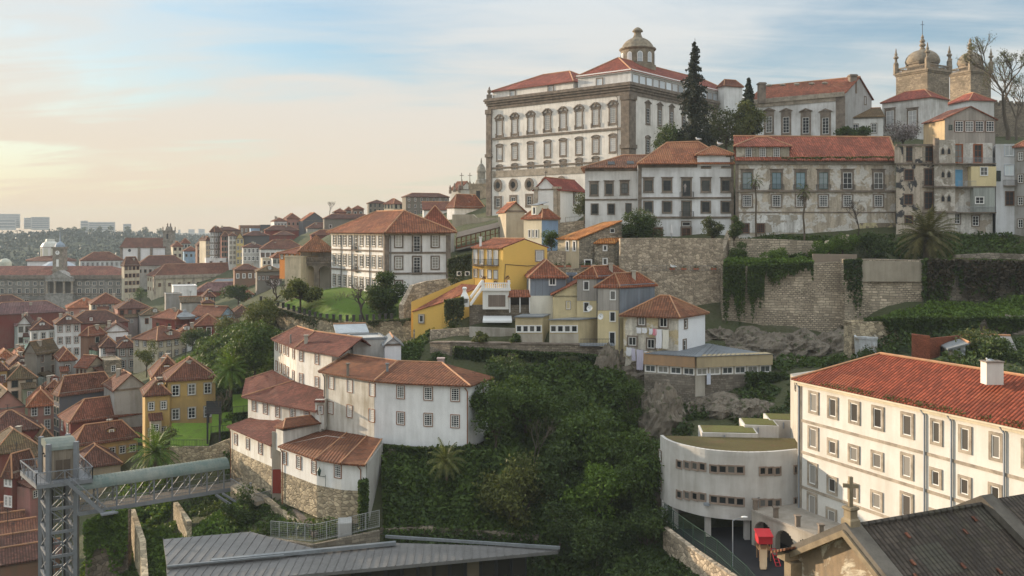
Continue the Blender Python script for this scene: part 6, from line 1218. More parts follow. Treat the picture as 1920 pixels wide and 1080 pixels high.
 a=[P(1262,985,99),P(1400,960,100),P(1500,985,92),P(1510,1100,78),P(1400,1100,81)];zg=zb-2.3;m=MB();m.prism([(v.x,v.y)for v in a],zg-3,zg);struct(m.build('playground',plain((0.022,0.022,0.025),0.9,0.0,0.3)))
 p=P(1432,1040,90);p.z=zg;o=thing('climbing_tower','red and tan children\'s climbing tower with a slide and a red ladder in the playground','playground',tuple(p));red=plain((0.50,0.03,0.04),0.5,0.0,0.15)
 for x,y in((-0.55,-0.5),(0.55,-0.5),(-0.55,0.5),(0.55,0.5)):m=MB();m.tube(p+Vector((x,y,0)),p+Vector((x,y,2.4)),0.07,0.07,8);m.build('post',plain((0.35,0.2,0.1),0.7),o)
 m=MB();m.box(p.x-0.65,p.y-0.6,p.z+1.1,p.x+0.65,p.y+0.6,p.z+1.2);m.build('deck',plain((0.35,0.2,0.1),0.7),o);m=MB();m.prism([(p.x-0.72,p.y-0.66),(p.x+0.72,p.y-0.66),(p.x+0.72,p.y+0.66),(p.x-0.72,p.y+0.66)],p.z+1.75,p.z+2.5);m.slab([p+Vector((-0.8,-0.75,2.55)),p+Vector((0.8,-0.75,2.55)),p+Vector((0.8,0.75,2.9)),p+Vector((-0.8,0.75,2.9))],0.1);m.build('canopy',red,o)
 m=MB();a,b=p+Vector((-0.2,-0.6,1.2)),p+Vector((-0.9,-3.0,0.15));m.slab([a+Vector((-0.3,0,0)),a+Vector((0.3,0,0)),b+Vector((0.3,0,0)),b+Vector((-0.3,0,0))],0.06)
 for s in(-0.33,0.33):m.bar(a+Vector((s,0,0.12)),b+Vector((s,0,0.12)),0.06,0.22)
 m.build('slide',plain((0.50,0.36,0.22),0.5),o);m=MB()
 for s in(0.35,0.8):m.bar(p+Vector((s+0.2,-0.6,1.3)),p+Vector((s+0.35,-1.9,0)),0.07)
 for k in range(6):t=k/5;m.bar(p+Vector((0.55+0.15*t,-0.6-1.3*t,1.3*(1-t))),p+Vector((1.0+0.15*t,-0.6-1.3*t,1.3*(1-t))),0.05)
 m.build('ladder',red,o)
 V=[P(1246,965,98.5),P(1300,1005,91.5),P(1345,1035,87),P(1400,1085,81.5),P(1430,1120,79)];o=thing('mesh_fence','green wire mesh fence on posts along the playground edge','fence',tuple(V[2]));m=MB();w=MB()
 for a,b in zip(V,V[1:]):
  n=max(2,int((b-a).length/2.0))
  for i in range(n):p=a+(b-a)*i/n;m.bar(p+Vector((0,0,-1.6)),p+Vector((0,0,1.2)),0.08)
  for h in(1.15,-0.2,-1.4):m.bar(a+Vector((0,0,h)),b+Vector((0,0,h)),0.05)
  n=int((b-a).length/0.22)
  for i in range(n):p=a+(b-a)*i/n;w.bar(p+Vector((0,0,-1.4)),p+Vector((0,0,1.15)),0.018)
  for k in range(11):z=-1.4+k*0.23;w.bar(a+Vector((0,0,z)),b+Vector((0,0,z)),0.015)
 m.build('posts',M_green,o);w.build('mesh',M_green,o)
 for i,(px,py,d)in enumerate(((1374,990,88),(1474,1055,80))):
  p=P(px,py,d);o=thing('lamp_post',['green lamp post with a curved arm beside the school playground fence','lamp post with a flat arm at the front of the playground'][i],'lamp post',(p.x,p.y,zg));m=MB();m.tube(Vector((p.x,p.y,zg)),Vector((p.x,p.y,zg+4.6)),0.07,0.05,8);m.bar(Vector((p.x,p.y,zg+4.6)),Vector((p.x+0.9,p.y-0.2,zg+5.0)),0.05);m.build('pole',M_steel,o);m=MB();m.sphere((p.x+1.1,p.y-0.2,zg+5.02),0.2,8,5,(1.8,0.9,0.5));m.build('lamp_head',M_frame,o)
school()
# ================================================================== old chapel roof, right foreground
def old_chapel():
 ap=P(1598,988,41);rd=Vector((0.92,0.39,0));gd=Vector((0.39,-0.92,0));sl=0.62;hw=6.5
 ga,gb=ap+gd*hw+Vector((0,0,-hw*sl)),ap-gd*hw*0.55+Vector((0,0,-hw*0.55*sl));Lr=8.6
 root=thing('old_chapel','weathered stone chapel gable with a dark mossy tiled roof, bottom right corner','chapel',(ap.x,ap.y,ap.z-8));tm=tiles((0.095,0.066,0.05),0.5,0.26)
 m=MB()
 for a,b in((ga,ap),(gb,ap)):m.slab([a+rd*0.3,a+rd*Lr,b+rd*Lr,b+rd*0.3],0.15)
 r_=m.build('roof',tm,root)
 rr=random.Random(9)
 for i in range(14):
  t,s_=rr.random(),rr.random();p=ap+rd*(0.8+7*t)+gd*hw*s_+Vector((0,0,-hw*s_*sl+0.05));dn=(gd+Vector((0,0,-sl))).normalized();m=MB();m.obb(p,rd*0.16,dn*0.3,rd.cross(dn)*-0.05);m.build('red_tile',tiles((0.24,0.08,0.045),0.3,0.3),r_)
 ridge_caps(r_,[(ap+rd*0.3,ap+rd*Lr)],0.13,tiles((0.10,0.075,0.06),0.5))
 wm=peeled((0.30,0.22,0.14),(0.56,0.50,0.39),0.5);m=MB();n=rd*-0.35
 z0=ap.z-9;dn=Vector((0,0,-0.25));
 tri=[Vector((gb.x,gb.y,z0)),Vector((ga.x,ga.y,z0)),ga+dn,ap+dn,gb+dn];m.v+=[tuple(p)for p in tri]+[tuple(p-n)for p in tri];m.f+=[(0,1,2,3,4),(5,6,7,8,9)]+[(i,(i+1)%5,(i+1)%5+5,i+5)for i in range(5)];m.build('gable_wall',wm,root)
 m=MB();st=granite((0.13,0.115,0.095))
 for a in(ga,gb):
  d=ap-a;e=0.55;m.obb(a-rd*0.5+Vector((0,0,-0.05)),d,rd*0.85,Vector((0,0,0.32)));
 m.build('coping',st,root);m=MB()
 for a in(ga,gb):d=ap-a;m.obb(a-rd*0.62+Vector((0,0,-0.36)),d,rd*0.3,Vector((0,0,0.3)))
 m.build('cornice',granite((0.24,0.19,0.125)),root)
 m=MB();b=ap+Vector((0,0,0.25))-rd*0.1;m.lathe(tuple(b),[(0.42,-0.2),(0.42,0.12),(0.3,0.2),(0.3,0.55),(0.4,0.62),(0.36,0.72)],4,math.pi/4+math.atan2(gd.y,gd.x));up=Vector((0,0,1));c0=b+Vector((0,0,0.7));cr=Vector((1,-0.25,0)).normalized();m.bar(c0,c0+up*1.4,0.17);m.bar(c0+up*0.98-cr*0.34,c0+up*0.98+cr*0.34,0.15,0.17);m.build('cross',granite((0.25,0.20,0.13)),root)
 m=MB();e0=gb;m.obb(e0-rd*0.9+Vector((0,0,-0.5)),rd*3,gd*-0.6,(0,0,0.4));m.obb(e0-rd*0.7+gd*0.2+Vector((0,0,-8)),rd*0.8,gd*-0.5,(0,0,7.4));m.build('pilaster',granite((0.24,0.19,0.125)),root);m=MB();a=e0-rd*1.1-gd*0.9+Vector((0,0,-0.25));m.slab([a,a+rd*3,a+rd*3+gd*1.2+Vector((0,0,0.55)),a+gd*1.2+Vector((0,0,0.55))],0.12);m.build('eave_roof',tiles((0.30,0.11,0.06),0.3,0.24),root)
 p0=ap+rd*Lr+Vector((0,0,0));ap2=ap+rd*(Lr+0.1)+Vector((0,0,0.2));hw2=8.5;root2=thing('old_chapel','higher dark tiled nave roof with a rendered gable, behind the chapel gable with the cross','chapel',(ap2.x,ap2.y,ap2.z-8));a1,a2=ap2+gd*hw2+Vector((0,0,-hw2*sl)),ap2-gd*hw2*0.9+Vector((0,0,-hw2*0.9*sl));m=MB()
 for a,b in((a1,ap2),(a2,ap2)):m.slab([a+rd*0.3,a+rd*12,b+rd*12,b+rd*0.3],0.15)
 m.build('roof',tm,root2);tri=[Vector((a2.x,a2.y,z0)),Vector((a1.x,a1.y,z0)),a1+dn,ap2+dn,a2+dn];n=rd*0.3;m=MB();m.v+=[tuple(p)for p in tri]+[tuple(p+n)for p in tri];m.f+=[(0,1,2,3,4),(5,6,7,8,9)]+[(i,(i+1)%5,(i+1)%5+5,i+5)for i in range(5)];m.build('gable_wall',stucco((0.36,0.31,0.23),0.5),root2);m=MB()
 for a in(a1,a2):m.obb(a-rd*0.3+Vector((0,0,-0.12)),ap2-a,rd*0.8,Vector((0,0,0.4)))
 m.build('coping',st,root2)
old_chapel()
# ================================================================== zinc roofed modern pavilion, bottom centre
def pavilion():
 root=thing('pavilion','modern pavilion with a large sloping grey metal roof and dark glass walls at the bottom','building',tuple(P(700,1060,92)));zr=Zat(1011,100.3)
 def H(px,py,dz=0.0):d=(CAMZ-(zr+dz))*FPX/(py-HY);return P(px,py,d)
 A,B,C,D=H(306,1011),H(470,997),H(588,1028),H(532,1041);E=H(313,1062);tip,t2=H(1050,1027),H(1048,1032)
 mt=metal_roof((0.15,0.145,0.14),1.0,0.55);m=MB();m.slab([A,B,C,D,E],0.3);m1=m;G1,G2=H(312,1064,-0.35),H(536,1043,-0.35)
 K1,K2=H(744,1018,-0.3),H(723,1009,-0.3);F1=H(318,1135,-0.35);F2=H(380,1098,-0.35);m=MB();m2=m;tp=H(1050,1027,-0.35);m.slab([G1,G2,K1,tp,H(1046,1033,-0.35),H(527,1081,-0.35),F2,F1],0.35)
 ridge=(tp-G1);sd=Vector((0.30,-0.95,0)).normalized();m=MB();n=24
 def seams(poly,mb,z,cnt,x0,x1,dirv):
  P2=[(p.x,p.y)for p in poly]
  for i in range(cnt):
   t=i/(cnt-1);o=Vector((x0[0]+(x1[0]-x0[0])*t,x0[1]+(x1[1]-x0[1])*t,0));hits=[]
   for j in range(len(P2)):
    a,b=P2[j],P2[(j+1)%len(P2)];ex,ey=b[0]-a[0],b[1]-a[1];den=dirv.x*ey-dirv.y*ex
    if abs(den)<1e-6:continue
    s=((a[0]-o.x)*ey-(a[1]-o.y)*ex)/den;w=((a[0]-o.x)*dirv.y-(a[1]-o.y)*dirv.x)/den
    if 0<=w<=1:hits.append(s)
   hits.sort()
   if len(hits)>=2:p,q=o+dirv*(hits[0]+0.05),o+dirv*(hits[-1]-0.05);mb.bar(Vector((p.x,p.y,z+0.04)),Vector((q.x,q.y,z+0.04)),0.09,0.08)
  mb.build('roof',mt,root)
 seams([A,B,C,D,E],m1,zr,19,(A.x,A.y),(C.x+1,C.y),Vector((0.05,-1,0)).normalized());seams([G1,G2,K1,tp,H(1046,1033,-0.35),H(527,1081,-0.35),F2,F1],m2,zr-0.35,50,(G1.x-2,G1.y),(tp.x,tp.y),Vector((0.05,-1,0)).normalized())
 m=MB();m.bar(H(396,1052,0.05),H(742,1018,0.05),0.5,0.35);m.bar(K2+Vector((0,0,0.2)),H(1050,1027,0.0),0.25,0.3);m.bar(H(313,1062,0.1),H(532,1041,0.1),0.2,0.15);m.build('gutter',M_zinc,root)
 e0,e1=H(527,1081,-0.6),H(1040,1034,-0.6);f=F(e0.lerp(e1,-0.4).xy,e1.xy);o_=-1.3;fw=F((f.A-f.n*1.3).xy,(f.B-f.n*1.3).xy);z1=e0.z-0.1;z0=z1-4.5;m=MB();m.obb(fw.pt(0,z0,-0.2),fw.t*(fw.L*0.93),fw.n*0.2,(0,0,z1-z0));m.build('wall',stucco((0.06,0.055,0.05),0.2),root)
 n=22
 for i in range(n):
  u=fw.L*0.93*(i+0.5)/n;window(root,fw,u,z1-1.7,fw.L*0.93/n-0.2,2.9,surw=0.08,sur=M_iron,cols=1,rows=1,sm=M_iron,glassm=glass((0.02,0.018,0.015),(0.16,0.13,0.09)))
 m=MB();m.obb(f.pt(0,z1+0.0,-0.05),f.t*f.L,f.n*0.25,(0,0,0.3));m.build('fascia',M_iron,root)
 V=[P(508,1008,103),P(588,1016,99.5),P(660,1000,101),P(711,988,102.5)];o=thing('mesh_fence','pale wire mesh fence curving above the metal roofed pavilion','fence',tuple(V[1]));m=MB();w=MB();hh=Vector((0,0,2.0))
 for a,b in zip(V,V[1:]):
  n=max(2,int((b-a).length/1.3))
  for i in range(n+1):p=a+(b-a)*i/n;m.bar(p,p+hh,0.06)
  for h in(0.1,1.95):m.bar(a+Vector((0,0,h)),b+Vector((0,0,h)),0.04)
  n=int((b-a).length/0.25)
  for i in range(n):p=a+(b-a)*i/n;w.bar(p,p+hh,0.02)
  for k in range(8):w.bar(a+hh*k/8,b+hh*k/8,0.018)
 m.build('posts',plain((0.45,0.46,0.46),0.5,0.3),o);w.build('mesh',plain((0.35,0.36,0.36),0.5,0.3),o)
 o=MB();a,b=P(570,955,110),P(610,1000,102.5)
 for i in range(16):p=a+(b-a)*(i/16);o.obb((p.x-1.4,p.y,p.z-0.9),(2.6,0.3,0),(0.2,-0.5,0),(0,0,0.9))
 tag(o.build('stone_steps',M_gran),'flight of stone steps going down to the wire fence below the white wing','steps')
 p=P(646,990,101.5);o=thing('cabinet','pale utility cabinet with a sloped top inside the curved wire fence','cabinet',tuple(p));m=MB();m.prism([(p.x-0.8,p.y),(p.x+0.8,p.y+0.2),(p.x+0.7,p.y+1.1),(p.x-0.9,p.y+0.9)],p.z-1.2,[p.z+0.5,p.z+0.5,p.z+0.9,p.z+0.9]);m.build('body',stucco((0.42,0.42,0.41),0.2),o)
pavilion()
# ================================================================== lift tower and covered walkway
def lift():
 d=112;N=XY(91,d);Rr=XY(143,d+1.5);L=XY(77,d+4.2);B=L+(Rr-N);ztop=Zat(833,d);zdk=Zat(968,d);zg=Zat(902,d);z0=Zat(1180,d);ms=plain((0.21,0.22,0.235),0.55,0.1,0.4);root=thing('lift_tower','grey steel lattice lift tower with a wooden cabin under a barrel vaulted roof','tower',(N.x,N.y,z0))
 cs=[N,Rr,B,L]
 for c in cs:m=MB();m.box(c.x-0.26,c.y-0.26,z0,c.x+0.26,c.y+0.26,ztop);m.build('column',ms,root)
 lv=[z0+(zg-0.6-z0)*i/6 for i in range(7)]
 m=MB();br=MB()
 for i in range(4):
  a,b=cs[i],cs[(i+1)%4]
  for j,z in enumerate(lv):
   m.bar(Vector((a.x,a.y,z)),Vector((b.x,b.y,z)),0.3,0.35)
   if j<6:br.bar(Vector((a.x,a.y,z)),Vector((b.x,b.y,lv[j+1])),0.13);br.bar(Vector((b.x,b.y,z)),Vector((a.x,a.y,lv[j+1])),0.13);md=(a+b)/2;br.bar(Vector((md.x,md.y,z)),Vector((md.x,md.y,lv[j+1])),0.1)
 m.build('cross_beam',ms,root);br.build('bracing',ms,root)
 c=(N+B)/2;m=MB()
 for s in(-0.8,0.8):m.bar(Vector((c.x+s,c.y,z0)),Vector((c.x+s,c.y,zg)),0.16)
 m.build('guide_rail',M_iron,root)
 ins=lambda p,k:p+(c-p)*k
 q=[ins(p,0.06)for p in cs];zc0,zc1=zg+0.1,Zat(846,d);wood=boards((0.23,0.19,0.145),0.45);m=MB();m.prism([(p.x,p.y)for p in q],zc0,zc1);cab=m.build('cabin',wood,root)
 fr,fl=F(q[0],q[1]),F(q[3],q[0])
 for u in(0.38,0.68):m=MB();m.obb(fr.pt(fr.L*u-0.4,zc0+0.2,0),fr.t*0.8,fr.n*0.06,(0,0,2.2));m.build('door',plain((0.10,0.075,0.055),0.6),cab)
 for u in(0.3,0.62):m=MB();m.obb(fl.pt(fl.L*u-0.12,zc1-1.1,0),fl.t*0.24,fl.n*0.3,(0,0,0.18));m.build('lamp',M_iron,cab)
 cu=stucco((0.115,0.15,0.135),0.7,(0.21,0.22,0.19))
 def barrel(p0,p1,side,w,h,k=9,ribs=0.0):
  mb=MB();n=len(mb.v);rows=2
  for p in(p0,p1):
   for i in range(k+1):t=math.pi*i/k;mb.v.append(tuple(p+side*(-w*math.cos(t))+Vector((0,0,h*math.sin(t)))))
  for i in range(k):mb.f.append((i,i+1,k+1+i+1,k+1+i))
  mb.f+=[tuple(range(k+1)),tuple(reversed(range(k+1,2*k+2)))];return mb
 er=(Rr-N).normalized();eb=(L-N);w=eb.length/2;eb=eb.normalized();p0=(N+L)/2+Vector((0,0,zc1));p1=(Rr+B)/2+Vector((0,0,zc1));barrel(p0-er*0.1,p1+er*0.1,eb,w,1.1).build('roof',cu,root)
 Q=[N-er*1.6-eb*1.5,Rr+er*1.6-eb*1.5,B+er*1.6+eb*1.5,L-er*2.2+eb*1.5];m=MB();m.prism([(p.x,p.y)for p in Q],zg-0.5,zg,True,True);gal=m.build('gallery',ms,root);m=MB()
 for i in range(4):
  a,b=Q[i],Q[(i+1)%4];A,B_=Vector((a.x,a.y,zg)),Vector((b.x,b.y,zg));up=Vector((0,0,1.5));m.bar(A+up,B_+up,0.1);m.bar(A+up*0.1,B_+up*0.1,0.08);n=4
  for j in range(n+1):
   p=A+(B_-A)*j/n;m.bar(p,p+up,0.1)
   if j<n:q_=A+(B_-A)*(j+1)/n;(m.bar(p,q_+up,0.06)if j%2 else m.bar(p+up,q_,0.06))
  n=14
  for j in range(n):p=A+(B_-A)*j/n;m.bar(p,p+up,0.025)
 m.build('railing',ms,gal)
 o=thing('walkway','covered steel footbridge with a green copper barrel roof running from the lift tower','bridge',tuple(P(280,950,117)));A=P(146,966,112.3);Bb=P(420,921,122.5);A.z=Bb.z=(A.z+Bb.z)/2;e=(Bb-A);Lb=e.length;e=e/Lb;s=Vector((-e.y,e.x,0));w=1.5;zt=3.0
 m=MB();m.obb(A-s*0,e*(Lb+3),s*3.0,(0,0,0.35));m.build('deck',plain((0.30,0.255,0.205),0.8),o)
 rA,rB=A+s*1.5+Vector((0,0,3.15)),A+e*(Lb+0.7)+s*1.5+Vector((0,0,3.15));m=barrel(rA-e*0.3,rB,s,1.75,1.15,10);rf=m.build('roof',cu,o);m=MB()
 n=46
 for i in range(n+1):
  p=rA+(rB-rA)*i/n
  for k in range(8):t0,t1=math.pi*k/8,math.pi*(k+1)/8;m.bar(p+s*(-1.77*math.cos(t0))+Vector((0,0,1.17*math.sin(t0))),p+s*(-1.77*math.cos(t1))+Vector((0,0,1.17*math.sin(t1))),0.07,0.05)
 m.build('roof_seam',cu,rf);m=MB();br=MB();rl=MB();nb=8
 for sd in(0,3.0):
  for i in range(nb+1):
   p=A+e*(Lb*i/nb)+s*sd;m.bar(p,p+Vector((0,0,3.2)),0.16)
   if i<nb:q_=A+e*(Lb*(i+1)/nb)+s*sd;br.bar(p+Vector((0,0,0.2)),q_+Vector((0,0,3.1)),0.09)
  m.bar(A+s*sd+Vector((0,0,3.2)),A+e*(Lb+0.7)+s*sd+Vector((0,0,3.2)),0.22,0.3);m.bar(A+s*sd+Vector((0,0,0.1)),A+e*(Lb+3)+s*sd+Vector((0,0,0.1)),0.16,0.5)
  for h in(1.15,0.4):rl.bar(A+s*sd+Vector((0,0,h+0.3)),A+e*(Lb+3)+s*sd+Vector((0,0,h+0.3)),0.05)
  n=110
  for i in range(n):p=A+e*((Lb+3)*i/n)+s*sd+Vector((0,0,0.3));rl.bar(p,p+Vector((0,0,1.15)),0.028)
 m.build('frame',ms,o);br.build('bracing',ms,o);rl.build('railing',ms,o);m=MB();p=P(436,935,121);q0=P(405,928,121.5);m.bar(q0,P(458,962,119),0.25);m.bar(P(417,925,121.5),P(466,955,119),0.22);m.bar(P(470,905,118),P(470,945,118),0.3);m.bar(P(440,945,120),P(472,915,118),0.18);m.build('strut',ms,o)
 m=MB();a=A+e*3+s*-0.2;m.bar(P(122,900,111),P(195,964,112.4),0.18,0.45);m.bar(P(128,893,111),P(203,955,112.4),0.1);m.obb(P(190,968,111.5),e*2.0,s*1.0,(0,0,0.2))
 for i in range(12):t=i/11;p=P(122,900,111).lerp(P(195,964,112.4),t);m.bar(p,p+Vector((0,0,1.0)),0.04)
 m.build('side_stair',ms,o)
 o=thing('landing','railed concrete landing at the end of the walkway below the stone base','landing',tuple(P(470,905,117)));a,b,c,dd=P(432,912,120.5),P(481,931,113.5),P(508,905,115),P(452,892,123);zl=Zat(912,120.5);m=MB();m.prism([(v.x,v.y)for v in(a,b,c,dd)],zl-0.5,zl,True,True);m.build('floor',stucco((0.34,0.29,0.22),0.4),o);m=MB()
 for p,q_ in((a,b),(b,c)):
  p,q_=Vector((p.x,p.y,zl)),Vector((q_.x,q_.y,zl));n=24;m.bar(p+Vector((0,0,1.1)),q_+Vector((0,0,1.1)),0.07)
  for i in range(n+1):r=p+(q_-p)*i/n;m.bar(r,r+Vector((0,0,1.1)),0.03)
 m.build('railing',ms,o)
 for i,(x,y,dd_)in enumerate(((170,910,113),)):pass
lift()
